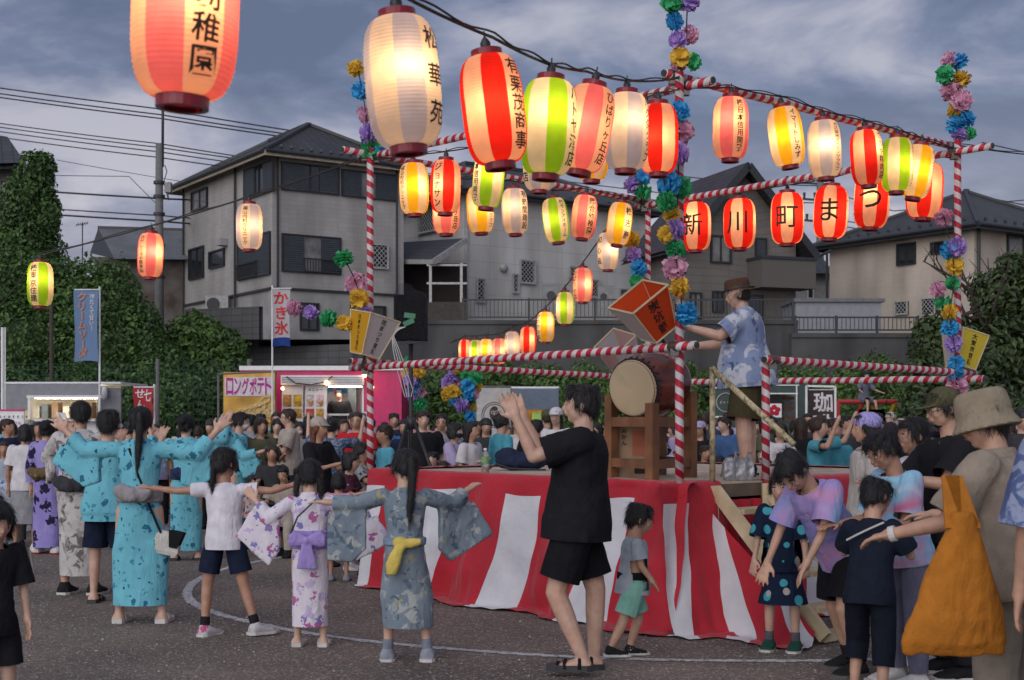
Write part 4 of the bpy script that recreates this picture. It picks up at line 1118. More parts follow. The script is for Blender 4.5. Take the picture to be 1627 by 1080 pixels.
M_bamboo = mat('pale_bamboo', (.50,.42,.25), .55, var=.12, scale=14, dirt=((.05,.035,.02), 38, .95, .6))
hr = thing('bamboo_handrail', 'speckled pale bamboo upright and sloping rail at the steps', 'handrail', tuple(YP(0,.36,DECK)))
q = hr.location; a = Vector((q.x, q.y, PZ(583, q.y))) - q
k = MB(); k.tube([(0,0,.0), (0,0,a.z)], .021, 8); k.build('upright', M_bamboo, hr, True)
tgt = SPt(.36, .72, 0) + st.location - q; tgt.z = PZ(706, (q+tgt).y) - q.z
k = MB(); k.tube([(0,0,a.z-.01), tuple(tgt)], .023, 8); k.build('sloping_rail', M_bamboo, hr, True)
for z in [.18*i + .1 for i in range(5)]:
    k = MB(); k.tube([(0,0,z-.006),(0,0,z+.006)], .0235, 8); k.build('node_ring', mat('bamboo_node', (.30,.22,.11), .6), hr)

# ---- paper pompoms
def pompom_mesh(seed):
    rr = random.Random(seed); k = MB(); NL = 7
    for l in range(NL):
        lat = -0.9 + 1.8*l/(NL-1); seg = 22
        ax = Vector((rr.uniform(-.25,.25), rr.uniform(-.25,.25), 1)).normalized(); u = ax.cross(Vector((1,.2,0))).normalized(); w = ax.cross(u)
        rs = []
        for rj in (.08, .55, .9, 1.0):
            ring = []
            for s_ in range(seg):
                a = 2*math.pi*s_/seg; wob = 1 + .20*math.sin(a*rr.choice((5,6,7)) + l*2) + rr.uniform(-.16,.16)
                el = lat*rj*1.15; rad = rj*math.cos(el*.8)*wob
                ring.append((u*math.cos(a) + w*math.sin(a))*rad + ax*(math.sin(el)*1.0 + (rr.uniform(-.16,.16) + .10*math.sin(a*9+l))*rj))
            rs.append(ring)
        k.rings(rs, 0, False)
    return k.mesh('paper_flower', True)
POM = [pompom_mesh(s_) for s_ in (1, 2, 3, 4)]
def tissue(name, col):
    m, t, b = new_mat(name); b.inputs['Base Color'].default_value = (*col,1); b.inputs['Roughness'].default_value = .8
    tr = t.nodes.new('ShaderNodeBsdfTranslucent'); tr.inputs['Color'].default_value = (*col,1); mx = t.nodes.new('ShaderNodeMixShader'); mx.inputs[0].default_value = .4
    t.links.new(b.outputs[0], mx.inputs[1]); t.links.new(tr.outputs[0], mx.inputs[2]); t.links.new(mx.outputs[0], t.nodes['Material Output'].inputs[0])
    return m
TIS = {'p': tissue('tissue_pink', (.84,.48,.64)), 'b': tissue('tissue_blue', (.07,.48,.84)), 'y': tissue('tissue_yellow', (.92,.64,.09)), 'g': tissue('tissue_green', (.07,.54,.22)), 'v': tissue('tissue_violet', (.54,.37,.80))}
for m_ in POM: m_.materials.append(TIS['p'])
M_wire = mat('dark_wire', (.02,.018,.016), .6)
rp = random.Random(31)
def garland(label, D, pts, size=.068, stem=None, jd=.05):
    """pts: (colour, px, py[, size])"""
    ps = [(c[0], P(c[1], c[2], D + rp.uniform(-jd, jd)), c[3] if len(c) > 3 else 1) for c in pts]
    base = min((p for _, p, _ in ps), key=lambda v: v.z)
    root = thing('flower_garland', label, 'paper flowers', base)
    sp_ = [P(x, y, D) for x, y in stem] if stem else [p for _, p, _ in ps]
    k = MB(); k.tube([p - base for p in sp_], .005, 5); k.build('stem', M_wire, root)
    for c, p, s_ in ps:
        o = link('flower', rp.choice(POM), TIS[c], root); o.location = p - base; s2 = size*s_*rp.uniform(.88, 1.12); o.scale = (s2*rp.uniform(.9,1.15), s2, s2*rp.uniform(.82,1.05)); o.rotation_euler = (rp.uniform(0,6), rp.uniform(0,6), rp.uniform(0,6))
        if o.material_slots and o.material_slots[0].link == 'DATA': o.material_slots[0].link = 'OBJECT'; o.material_slots[0].material = TIS[c]
garland('paper flower spray standing above the tall pole by the drum', K_near.y, [('g',1068,3),('v',1094,2),('b',1072,33),('p',1096,55,.8),('v',1077,64),('y',1081,90,1.1),('g',1102,98,.8),('p',1078,103,.7)], .066, [(1078,118),(1090,60),(1093,-10)])
garland('long paper flower garland tied down the tall pole by the drum', K_near.y-.12, [('b',1080,176),('p',1083,210,1.15),('v',1079,243,.95),('g',1083,298),('y',1068,342),('v',1073,363,.85),('y',1057,372,.8),('g',1073,397,1.05),('p',1072,425,1.1),('y',1080,456,1.1),('b',1091,498,1.05)], .066, [(1080,170),(1077,300),(1073,400),(1085,500)])
garland('paper flowers on a slanting wire beside the tall pole by the drum', K_near.y-.2, [('y',1030,185,.9),('v',1040,222,.9),('p',1045,252,1.1),('b',1063,290,1.15),('g',1059,320,1.05)], .064, [(1027,148),(1045,235),(1062,325)])
garland('paper flowers round the head of the far corner pole', K_far.y-.15, [('y',997,258,.8),('p',1006,255,.8),('b',1021,278,1),('y',1011,272),('v',1004,294,.9),('g',1021,304,1.1)], .085, [(995,250),(1012,280),(1021,310)])
garland('paper flowers hanging down the far corner pole', K_far.y-.15, [('y',1003,380),('v',1006,403,.9),('b',1015,425,1.1),('g',1011,446),('p',1021,458,.8)], .08, [(1001,368),(1006,400),(1016,460)])
garland('paper flower spray standing above the speaker corner pole', K_left.y, [('y',565,108),('b',573,144),('p',582,182,1.1),('v',586,212,1.05),('g',591,237,1.15),('b',606,240,.7)], .082, [(567,98),(580,170),(594,245)])
garland('arching paper flowers above the yellow and white box lantern', K_left.y-.3, [('g',546,410),('p',565,450,1.15),('y',571,475,1.05),('v',579,495,.8)], .078, [(545,405),(562,440),(585,505)])
garland('side branch of paper flowers reaching past the box lantern', K_left.y-.3, [('p',467,489,1.05),('v',494,496,.95),('g',522,506),('y',547,513,.85)], .074, [(462,485),(520,503),(575,520)])
garland('paper flower spray standing above the yellow box lantern corner', K_right.y, [('p',1509,96,.9),('b',1524,98),('g',1501,118,.95),('y',1527,126),('p',1511,144),('p',1529,160,1.1),('y',1517,175,.95),('b',1520,198,1.1),('b',1537,188,.8),('v',1526,214,.9),('g',1541,212,.7)], .08, [(1516,82),(1522,140),(1527,222)])
garland('single pink paper flower on a twig under the last red lantern', K_right.y, [('p',1500,345,1.1)], .08, [(1500,345),(1508,378)])
garland('paper flower garland hanging down the yellow box lantern corner pole', K_right.y-.15, [('b',1509,397,1.1),('v',1521,392,.9),('y',1517,423),('g',1513,450,.9),('p',1490,460,.9),('g',1498,480),('y',1509,495),('b',1510,520,1.1),('v',1515,545,.9),('b',1520,576,.8),('b',1517,592),('p',1521,612,1.05)], .076, [(1514,385),(1516,450),(1508,500),(1518,560),(1520,620)])
garland('bunch of paper flowers tied behind the speaker tripod', 20, [('g',648,574,.7),('y',646,594,.8),('v',652,604,.9),('b',660,601),('y',664,590),('b',658,618),('p',664,623,1.1),('v',656,628),('g',666,642)], .1, [(655,570),(660,655)], .1)
garland('drooping cluster of paper flowers hung beyond the stage deck', 21, [('v',720,597),('p',723,611),('y',720,622,1.1),('g',731,632),('v',733,643),('p',733,612),('g',730,597,.8),('g',740,596,.8),('b',744,613,1.1),('b',743,628),('y',754,613,1.1),('g',755,600),('p',752,626),('g',748,637,.9),('y',748,648),('b',747,661),('y',712,626),('v',711,608),('y',727,587,.8),('y',740,587,.8),('b',722,636,.8)], .1, [(722,560),(716,600),(730,640),(748,668)], .12)

# ---- tapered paper box lanterns (unlit)
def box_lantern(label, centre, top, bot, h, rot, cols, texts, tcol=(.02,.015,.015)):
    root = thing('box_lantern', label, 'paper lantern', centre); M3 = Euler(rot).to_matrix()
    fr = MB()
    for s_ in range(4):
        a = math.pi/2*s_; ca, sa = math.cos(a), math.sin(a)
        def pt(x, y): # x in -1..1 along face, y 0..1 up
            w = bot + (top-bot)*y; v = Vector((x*w/2, -w/2, (y-.5)*h)); return M3 @ Vector((v.x*ca - v.y*sa, v.x*sa + v.y*ca, v.z))
        nrm = (pt(1,0)-pt(-1,0)).cross(pt(-1,1)-pt(-1,0)).normalized()
        k = MB(); ps = [pt(-1,0),pt(1,0),pt(1,1),pt(-1,1)]; k.add(ps + [p - nrm*.004 for p in ps], [(0,1,2,3),(7,6,5,4),(0,4,5,1),(1,5,6,2),(2,6,7,3),(3,7,4,0)])
        pn = k.build('paper_panel', cols[s_], root)
        if texts[s_]:
            n = len(texts[s_]); size = min(h*.8/n, bot*.55); k = MB()
            text_vertical(k, texts[s_], lambda x, y: pt(2*x/((bot+top)/2), .5 + y/h) + nrm*.003, size, size*1.08*n/2, size*1.08)
            k.build('lettering', mat('ink_black', (.012,.010,.010), .8) if tcol[2] < .1 else mat('ink_blue', (.03,.06,.22), .8), pn)
        fr.bar(pt(-1,0)*.985, pt(-1,1)*.985, .012); fr.bar(pt(-1,1)*.99, pt(1,1)*.99, .012); fr.bar(pt(-1,0)*.985, pt(1,0)*.985, .012)
    fr.build('frame', M_newwood, root)
    k = MB(); k.tube([M3 @ Vector((0,0,-h/2-.12)), M3 @ Vector((0,0,h*.1))], .012, 6); k.build('mount', M_wire, root)
M_pw = tissue('paper_white', (.62,.60,.60)); M_py = tissue('paper_yellow', (.72,.40,.015)); M_po = tissue('paper_orange', (.72,.085,.012)); M_pl = tissue('paper_lemon', (.74,.60,.06)); M_pp = tissue('paper_blush', (.66,.45,.45))
box_lantern('yellow and white paper box lantern tied to the speaker corner rail', P(588,533,K_left.y-.3), .33, .19, .37, (R(9), R(12), R(42)), (M_pw, M_py, M_pw, M_py), ('花まつり音頭', '', '', '日本まつり音頭'))
box_lantern('orange paper box lantern tilted above the big drum', P(1030,500,K_near.y+.05), .34, .20, .33, (R(14), R(-38), R(18)), (M_po, M_po, M_po, M_pw), ('炭坑節', '', '', ''))
box_lantern('blush white paper box lantern behind the big drum', P(985,562,K_far.y-.2), .34, .22, .36, (R(20), R(-40), R(30)), (M_pw, M_pp, M_pw, M_pp), ('', '', '', ''))
box_lantern('lemon and white paper box lantern tied to the rail by the dark tree', P(1530,558,K_right.y+.12), .29, .18, .33, (R(-6), R(14), R(20)), (M_pl, M_pw, M_pl, M_pw), ('大東京音頭', '', '', ''))

# ---- the big drum and its stand
DR_H = P(1003, 617, 10.45); ax = Vector((.62, .72, .12)).normalized()      # axis from the near head backwards
dru = thing('taiko_drum', 'large barrel drum with pale hide head and dark red wooden body', 'drum', DR_H)
u = ax.cross(Vector((0,0,1))).normalized(); w = ax.cross(u); rh = .212; Lb = .52
def dring(t_, r_, n=40): return [ax*t_ + (u*math.cos(2*math.pi*i/n) + w*math.sin(2*math.pi*i/n))*r_ for i in range(n)]
M_lacq = mat('drum_lacquer', (.115,.022,.014), .22, var=.35, scale=5, dirt=((.03,.008,.006), 7, .7, 1), coord='Object')
M_hide = mat('drum_hide', (.50,.40,.26), .6, var=.10, scale=6, dirt=((.34,.25,.14), 3, .7, 1))
k = MB(); k.rings([dring(t_*Lb, rh*(1 + .22*math.sin(math.pi*t_)**.9)) for t_ in [i/16 for i in range(17)]], 0, False); k.build('barrel', M_lacq, dru, True)
for t0, sg in ((0, -1), (Lb, 1)):
    k = MB(); k.rings([dring(t0, .001)] + [dring(t0 + sg*.006*(1-f*f), rh*f) for f in (.3,.6,.85,.96)] + [dring(t0 - sg*.006, rh*1.02), dring(t0 - sg*.075, rh*1.085)], 0, False); k.build('drum_head', M_hide, dru, True)
k = MB(); Z = 44
for j in range(2):
    for i in range(Z):
        a0, a1 = 2*math.pi*i/Z, 2*math.pi*(i+.5)/Z; a2 = 2*math.pi*(i+1)/Z
        def q_(a, t_, r_): return ax*t_ + (u*math.cos(a)+w*math.sin(a))*r_
        k.bar(q_(a0,.018,rh*1.06), q_(a1,.042,rh*1.085), .010, .010); k.bar(q_(a1,.042,rh*1.085), q_(a2,.018,rh*1.06), .010, .010)
    break
k.build('lacing', mat('tack_black', (.015,.012,.012), .5), dru)
for i in range(26):
    a = 2*math.pi*i/26; k = MB(); c = ax*.066 + (u*math.cos(a)+w*math.sin(a))*rh*1.105; k.ellipsoid(c, (.011,.011,.011), n=8, m=5); k.build('tack', mat('tack_black', ()), dru)
fnn = lambda x, y: None
k = MB()
def on_barrel(x, y):   # x round the barrel, y along it (towards the near head)
    t_ = Lb*.52 - y; r_ = rh*(1 + .22*math.sin(math.pi*t_/Lb)**.9) + .003; a = R(262) + x/r_
    return ax*t_ + (u*math.cos(a) + w*math.sin(a))*r_
text_vertical(k, '新川町', lambda x, y: on_barrel(x, y), .10, .16, .108, slices=4); k.build('lettering', mat('ink_dark_red', (.03,.008,.006), .5), dru)
M_stand = mat('drum_stand_wood', (.20,.085,.035), .5, var=.2, scale=7, dirt=((.09,.035,.015), 5, .6, .3))
ds = thing('drum_stand', 'reddish brown timber trestle stand under the big drum', 'drum stand', (*P(1020,760,10.45).xy, DECK))
q = Vector(ds.location); legs = {}
for nm, px, py, D, top in (('fl',971,757,10.78,628), ('fr',1036,763,10.22,640), ('br',1097,760,10.75,622), ('bl',1049,752,11.3,650)):
    p = P(px, py, D); p.z = DECK; zt_ = PZ(top, D); legs[nm] = (p - q, zt_ - q.z)
    k = MB(); k.box(p - q + Vector((0,0,(zt_-DECK)/2)), (.075,.075,zt_-DECK), Matrix.Rotation(R(42),3,'Z')); k.build('leg', M_stand, ds)
for a_, b_ in (('fl','fr'),('fr','br'),('br','bl'),('bl','fl')):
    for hh, s_ in ((.12,.07),(.44,.075)):
        k = MB(); pa, pb = legs[a_][0] + Vector((0,0,hh)), legs[b_][0] + Vector((0,0,hh)); k.bar(pa, pb, .045, s_); k.build('crosspiece', M_stand, ds)
# boxes, bottle and bags on the deck
cb = thing('cardboard_box', 'upright printed cardboard box inside the drum stand', 'box', (*P(1015,753,10.9).xy, DECK+.12))
M_card = mat('cardboard', (.30,.20,.12), .85, var=.08, dirt=((.20,.12,.07), 6, .4, 1))
Rz = Matrix.Rotation(R(-14), 3, 'Z')
k = MB(); k.box((0,0,.15), (.30,.22,.30), Rz); k.build('carton', M_card, cb)
k = MB(); k.box(Rz @ Vector((.05,-.112,.15)), (.17,.003,.2), Rz); k.build('print_panel', mat('print_red', (.36,.11,.06), .8), cb)
k = MB(); text_vertical(k, 'みかん', plane_fn(Rz @ Vector((-.10,-.111,.20)), Rz @ Vector((1,0,0)), (0,0,1), Rz @ Vector((0,-1,0))), .045, .07); k.build('lettering', mat('ink_black', (.012,.010,.010)), cb)
k = MB(); k.box((0,0,.302), (.30,.05,.004), Rz); k.build('tape', mat('tape_brown', (.34,.24,.15), .4), cb)
cb2 = thing('cardboard_box', 'flat cardboard box lying under the upright carton', 'box', (*P(1010,758,10.9).xy, DECK))
k = MB(); k.box((0,0,.058), (.34,.25,.115), Rz); k.build('carton', M_card, cb2)
k = MB(); k.box(Rz @ Vector((.06,-.127,.06)), (.10,.003,.06), Rz); k.build('shipping_label', mat('ink_black', (.012,.010,.010)), cb2)
bt = thing('tea_bottle', 'clear plastic tea bottle with white cap standing on the deck edge', 'bottle', (*P(771,752,11.55).xy, DECK))
m_pet, t_, b_ = new_mat('bottle_plastic'); b_.inputs['Base Color'].default_value = (.75,.78,.76,1); b_.inputs['Roughness'].default_value = .12; b_.inputs['Transmission Weight'].default_value = .85; b_.inputs['IOR'].default_value = 1.2
k = MB(); k.lathe([(.030,0),(.033,.01),(.033,.08),(.031,.09),(.033,.1),(.033,.14),(.022,.175),(.013,.19),(.013,.2)], 16); k.build('bottle_body', m_pet, bt, True)
k = MB(); k.lathe([(.028,.004),(.030,.01),(.030,.05),(.001,.05)], 16); k.build('tea', mat('tea_brown', (.30,.12,.03), .2), bt, True)
k = MB(); k.lathe([(.0337,.092),(.0337,.142)], 16, cap=False); k.build('wrapper', mat('label_green', (.16,.36,.13), .5), bt, True)
k = MB(); k.lathe([(.015,.195),(.015,.215),(.001,.216)], 14); k.build('cap', mat('cap_white', (.7,.7,.7), .4), bt, True)

# ================================================================== ROUND PAPER LANTERNS (lit)
def lantern_profile(h, r, cap_r, ribs):
    """radius along the height; ribbed paper"""
    pr = []
    n = ribs*3
    for i in range(n+1):
        f = i/n; y = (f-.5)*2
        base = (1 - abs(y)**3.6)**.5 if abs(y) < 1 else 0
        rr_ = cap_r + (r-cap_r)*base**.9
        rib = (.0, .6, 1.0)[i % 3]
        pr.append((rr_ - .0022*rib*(r/.13), (f-.5)*h))
    return pr
def lantern_r(h, r, cap_r, z):
    y = max(-1, min(1, z/h*2)); return cap_r + (r-cap_r)*((1-abs(y)**3.6)**.5)**.9
SEG = 48
def lantern_mesh(h, r, cap_r, ribs, stripes):
    pr = lantern_profile(h, r, cap_r, ribs); k = MB(); per = SEG//stripes
    vs = [(rr_*math.cos(2*math.pi*j/SEG), rr_*math.sin(2*math.pi*j/SEG), z) for rr_, z in pr for j in range(SEG)]
    for i in range(len(pr)-1):
        for j in range(SEG):
            j2 = (j+1) % SEG
            k.f.append([i*SEG+j, i*SEG+j2, (i+1)*SEG+j2, (i+1)*SEG+j]); k.mi.append((j//per) % 2); k.uv.append(None)
    k.v = vs
    me = k.mesh('paper_shade', True); return me
H1, R1_, C1 = .445, .131, .062
H2, R2_, C2 = .50, .165, .075
LM = {'std': lantern_mesh(H1, R1_, C1, 34, 8), 'big': lantern_mesh(H2, R2_, C2, 38, 8)}
def ring_mesh(r, h, holes=True):
    k = MB(); n = 24
    k.rings([[Vector((q*math.cos(2*math.pi*i/n), q*math.sin(2*math.pi*i/n), z)) for i in range(n)] for q, z in ((r*.80,-h/2),(r*1.03,-h/2),(r*1.03,h/2),(r*.80,h/2),(r*.80,-h/2))], 0, False)
    return k.mesh('rim', False)
RIM = {'std': ring_mesh(C1*1.02, .034), 'big': ring_mesh(C2*1.02, .036)}
def disc_mesh(r):
    k = MB(); n = 24; out_ = [(r*.83*math.cos(2*math.pi*i/n), r*.83*math.sin(2*math.pi*i/n), 0) for i in range(n)]; inn = [(r*.45*math.cos(2*math.pi*i/n), r*.45*math.sin(2*math.pi*i/n), 0) for i in range(n)]
    k.add(out_ + inn, [(i, (i+1) % n, n+(i+1) % n, n+i) for i in range(n) if i % 8 not in (3,)]); return k.mesh('base_plate')
DISC = {'std': disc_mesh(C1), 'big': disc_mesh(C2)}
kk = MB(); kk.lathe([(.012,0),(.020,.008),(.022,.035),(.014,.05),(.006,.06)], 10); kk.tube([(0,0,.055),(0,0,.085)], .004, 5); SOCK = kk.mesh('socket', True)
def paper(name, col, trans=.75):
    m, t, b = new_mat(name)
    t.nodes.remove(b)
    df = t.nodes.new('ShaderNodeBsdfDiffuse'); tr = t.nodes.new('ShaderNodeBsdfTranslucent'); mx = t.nodes.new('ShaderNodeMixShader'); mx.inputs[0].default_value = trans
    tc = t.nodes.new('ShaderNodeTexCoord'); n = t.nodes.new('ShaderNodeTexNoise'); n.inputs['Scale'].default_value = 14; n.inputs['Detail'].default_value = 6; t.links.new(tc.outputs['Object'], n.inputs['Vector'])
    r = t.nodes.new('ShaderNodeValToRGB'); r.color_ramp.elements[0].position = .3; r.color_ramp.elements[0].color = (*[c*.88 for c in col],1); r.color_ramp.elements[1].position = .7; r.color_ramp.elements[1].color = (*[min(1,c*1.06) for c in col],1)
    t.links.new(n.outputs['Fac'], r.inputs[0])
    for s_ in (df, tr): t.links.new(r.outputs[0], s_.inputs['Color'])
    t.links.new(df.outputs[0], mx.inputs[1]); t.links.new(tr.outputs[0], mx.inputs[2]); t.links.new(mx.outputs[0], t.nodes['Material Output'].inputs[0])
    return m
PAP = {'cream': paper('paper_cream', (.80,.70,.58)), 'peach': paper('paper_peach', (.84,.56,.42)), 'r': paper('paper_red', (.80,.030,.022)), 'g': paper('paper_green', (.30,.62,.03)), 'y': paper('paper_amber', (.88,.55,.03)),
       'p': paper('paper_pink', (.84,.22,.27)), 'w': paper('paper_pearl', (.50,.52,.64))}
M_rim = mat('rim_red', (.20,.008,.020), .35)
M_ink = mat('ink_black', (.012,.010,.010))
for k_ in LM: LM[k_].materials.append(PAP['cream']); LM[k_].materials.append(PAP['r'])
for k_ in RIM: RIM[k_].materials.append(M_rim)
for k_ in DISC: DISC[k_].materials.append(M_rim)
SOCK.materials.append(M_trim_dark)
COLN = {'r': 'red', 'g': 'green', 'y': 'yellow', 'p': 'pink', 'w': 'white'}
rl = random.Random(77)
def lantern(col, centre, label, text='', tang=40, tilt=(0, 0), kind='std', tsize=None, power=1.0, group=None, span=.86, second=None):
    """tang: direction the lettering faces, degrees right (+) or left (-) of straight at the viewer's side (-Y)"""
    h, r, cr_ = (H1, R1_, C1) if kind == 'std' else (H2, R2_, C2)
    root = thing('paper_lantern', label, 'paper lantern', centre, 0, group)
    root.rotation_euler = (R(tilt[0]), R(tilt[1]), 0)
    # turn so that a cream stripe carries the lettering
    base = R(-90) + R(tang); rz = base - R(22.5)
    sh = bpy.data.objects.new('paper_shade', LM[kind]); C.objects.link(sh); sh.parent = root; sh.rotation_euler = (0, 0, rz)
    sh.material_slots[0].link = 'OBJECT'; sh.material_slots[0].material = PAP['peach' if col in 'rp' else 'cream']; sh.material_slots[1].link = 'OBJECT'; sh.material_slots[1].material = PAP[col]
    for z, nm in ((h/2+.010,'top_rim'), (-h/2-.010,'bottom_rim')):
        o = bpy.data.objects.new(nm, RIM[kind]); C.objects.link(o); o.parent = root; o.location = (0,0,z)
        if nm == 'bottom_rim':
            d_ = bpy.data.objects.new('base_plate', DISC[kind]); C.objects.link(d_); d_.parent = o; d_.location = (0,0,-.006)
    o = bpy.data.objects.new('socket', SOCK); C.objects.link(o); o.parent = root; o.location = (0,0,h/2+.022)
    if text:
        k = MB()
        for (tx, dang, sc_) in ((text, 0, 1),) if not second else ((text, -8, .8), (second, 11, .62)):
            n = len(tx); pitch = min(h*span/n, .13 if kind == 'std' else .2); size = min(pitch*.98, (.085 if kind == 'std' else .2)) if not tsize else tsize
            sq = 1.0
            if pitch < .05 and not tsize: size = .052; sq = pitch/.052
            def fn(x, y, dang=dang):
                rr_ = lantern_r(h, r, cr_, y) + .0035; a = base + R(dang) + x/rr_*1.0
                return Vector((rr_*math.cos(a), rr_*math.sin(a), y))
            text_vertical(k, tx, fn, size, pitch*n/2, pitch, squash=sq, slices=3 if kind == 'std' else 7, off=.016 if kind == 'std' else .010, jit=.06, wide=sc_ if second else 1.0)
        k.build('lettering', M_ink, root)
    ld = bpy.data.lights.new('bulb', 'POINT'); ld.energy = 1.3*power*(1.35 if kind == 'big' else 1); ld.color = (1.0,.57,.26); ld.shadow_soft_size = .022
    lo = bpy.data.objects.new('bulb', ld); C.objects.link(lo); lo.parent = root
    lo.location = (rl.uniform(-.035,.035), -.045 + rl.uniform(-.015,.02), .02 + rl.uniform(-.03,.05))
    return root
def lp(px, ytop, ybot, D): return P(px, (ytop+ybot)/2, D)
# row 1: string running from the tall pole towards the viewer
def row1_D(px):
    # where the viewing ray meets the vertical plane of the string
    x0, y0 = K_near.x, K_near.y; x1, y1 = -.807, 3.36; k_ = (px-CX)/F
    # x = x0 + s*(x1-x0); y likewise; x = k*y
    s_ = (k_*y0 - x0) / ((x1-x0) - k_*(y1-y0)); return y0 + s_*(y1-y0)
def tiltdeg(dx, dy): return math.degrees(math.atan2(dx, dy))
row1 = [(295,-125,150,'p','落合幼稚園',36,(0,2),'peach and pink lantern hanging above the ivy mound'),
        (640,5,257,'w','松華苑',62,(0,-5),'large pearl white lantern with three big characters before the slate roof'),
        (784,72,277,'r','有栗茂商事',52,(0,-7),'red striped lantern with five characters beside the large pearl white one'),
        (871,114,291,'g','ハトヤ酒店',64,(0,3),'green striped lantern between the red and the pink ones on the near string'),
        (932,132,277,'p','ひばりヶ丘店',50,(0,10),'pink striped lantern with glaring bulb on the near string'),
        (995,146,272,'w','ハ久保クラブ',66,(0,1),'pearl white lantern last but one before the tall pole'),
        (1046,162,279,'r','さつきクラブ',-62,(0,0),'red lantern tucked behind the slanting paper flowers')]
str1 = []
for px, y0, y1, c, tx, ta, tl, lb in row1:
    D = row1_D(px)
    D2 = .51*F/(y1-y0)                                  # distance from its own size; keep on the string when close
    D = D if abs(D-D2) < .9 else D2
    hh = (y1-y0)*D/F; p = lp(px, y0, y1, D)
    lantern(c, p, lb, tx, ta, tl, power=.8 if c == 'w' else 1.0); str1.append(p + Vector((0,0,.30)))
# row 2: along the beam from the tall pole to the speaker corner
def on_edge(px, ka, kb):
    k_ = (px-CX)/F; d = kb-ka; s_ = (k_*ka.y - ka.x) / (d.x - k_*d.y); return ka.y + s_*d.y
row2 = [(658,255,345,'y','福山内科クリニック',-48,(0,-2),'yellow lantern next to the speaker corner pole'),
        (708,244,343,'r','久留米店',-58,(0,1),'red lantern with a two column inscription near the speaker corner pole'),
        (776,262,335,'g','日本信用開発',-50,(0,5),'green lantern half hidden below the five character red lantern'),
        (857,245,308,'w','落合店',-62,(0,0),'white lantern peeping out below the near green lantern'),
        (940,222,292,'y','ひばり会',-60,(0,0),'yellow lantern peeping out below the near pink lantern')]
str2 = []
for px, y0, y1, c, tx, ta, tl, lb in row2:
    D = on_edge(px, K_left, K_near) + .1; h_ = .505*F/D; ybot = y1
    p = P(px, ybot - h_/2, D); lantern(c, p, lb, tx if px != 708 else 'ジョナサン', ta if px != 708 else -30, tl, second=None); str2.append(p + Vector((0,0,.30)))
# row 3: along the beam from the speaker corner to the far pole
row3 = [(709,376,'p','ひばりヶ丘店',46,(0,0),'pink lantern half hidden below the two column red one'), (763,374,'y','スイミングクラブ',52,(0,-3),'yellow lantern half hidden behind the green one at the far beam'),
        (818,376,'w','有蛯間建設',48,(0,-2),'pearl lantern with vertical company name under the far beam'), (883,389,'g','株サンアイホーム',36,(0,-7),'lime green lantern under the far beam before the pale panel wall'),
        (928,383,'p','落合幼稚園',32,(0,6),'rose pink lantern under the far beam before the pale panel wall'), (984,393,'y','株志藤',40,(0,7),'amber lantern beside the far corner pole')]
str3 = []
for px, yb_, c, tx, ta, tl, lb in row3:
    D = on_edge(px, K_left, K_far) - .05; h_ = .505*F/D; p = P(px, yb_ - h_/2, D); lantern(c, p, lb, tx, ta, tl, power=.9); str3.append(p + Vector((0,0,.30)))
# row 4: along the beam from the tall pole to the right corner
row4 = [(1161,260,'p','株日本信用開発',22,(0,1),'pink lantern under the beam beside the tall pole'), (1249,271,'y','イマートしみず',22,(0,-8),'yellow lantern swinging under the beam above the gabled roof'),
        (1310,289,'w','大久留米スイミングクラブ',36,(0,-3),'pearl lantern with crowded lettering above the festival name row'), (1377,301,'r','さのや精肉店',46,(0,-4),'red butcher lantern above the festival name row'),
        (1425,311,'g','久留米スイミングクラブ',62,(0,1),'green lantern next to the last yellow one by the corner'), (1457,321,'y','ホームクリーニング',58,(0,9),'yellow lantern closest to the corner pole by the dark tree')]
str4 = []
for px, yb_, c, tx, ta, tl, lb in row4:
    D = on_edge(px, K_near, K_right) - .02; h_ = .52*F/D; p = P(px, yb_ - h_/2, D); lantern(c, p, lb, tx, ta, tl); str4.append(p + Vector((0,0,.30)))
# row 5: the big festival-name lanterns along the far right beam
row5 = [(1105,402,'新',-22,'big red lantern bearing the first festival character'), (1175,399,'川',-20,'big red lantern bearing the three stroke character'), (1251,392,'町',-12,'big red lantern bearing the third festival character'),
        (1320,384,'ま',-18,'big red lantern bearing the round kana character'), (1385,367,'つ',-20,'big red lantern hidden below the butcher lantern'), (1469,352,'り',-62,'big red lantern behind the yellow one at the corner')]
str5 = []
for px, yb_, tx, ta, lb in row5:
    D = on_edge(px, K_far, K_right) + .02; h_ = .565*F/D; p = P(px, yb_ - h_/2, D); lantern('r', p, lb, tx, ta, (0, 3 if px > 1300 else 0), 'big', tsize=.25, power=1.05); str5.append(p + Vector((0,0,.33)))
# row 6: string from the far corner out to the back
row6 = [(966,432,16.6,'w','和心会','small white lantern hanging below the amber one'), (926,483,18.0,'p','ひばりヶ丘','small pink lantern at the top of the string descending to the wall'), (898,518,19.2,'g','','small green lantern second on the string descending to the wall'), (867,546,20.4,'y','さわやか会','small yellow lantern third on the string descending to the wall'),
        (839,567,21.6,'r','','small red lantern in the middle of the string descending to the wall'), (814,572,22.8,'w','さくら','small white lantern beyond the red one on the descending string'), (793,581,23.8,'p','','small pink lantern low on the far string'), (773,580,24.8,'y','','small yellow lantern low on the far string'), (756,580,25.8,'g','','small green lantern low on the far string'), (739,578,26.8,'r','','small red lantern at the very end of the far string')]
str6 = []
for px, yb_, D, c, tx, lb in row6:
    h_ = .505*F/D; p = P(px, yb_ - h_/2, D); lantern(c, p, lb, tx, -58, (0,0), power=.9); str6.append(p + Vector((0,0,.30)))
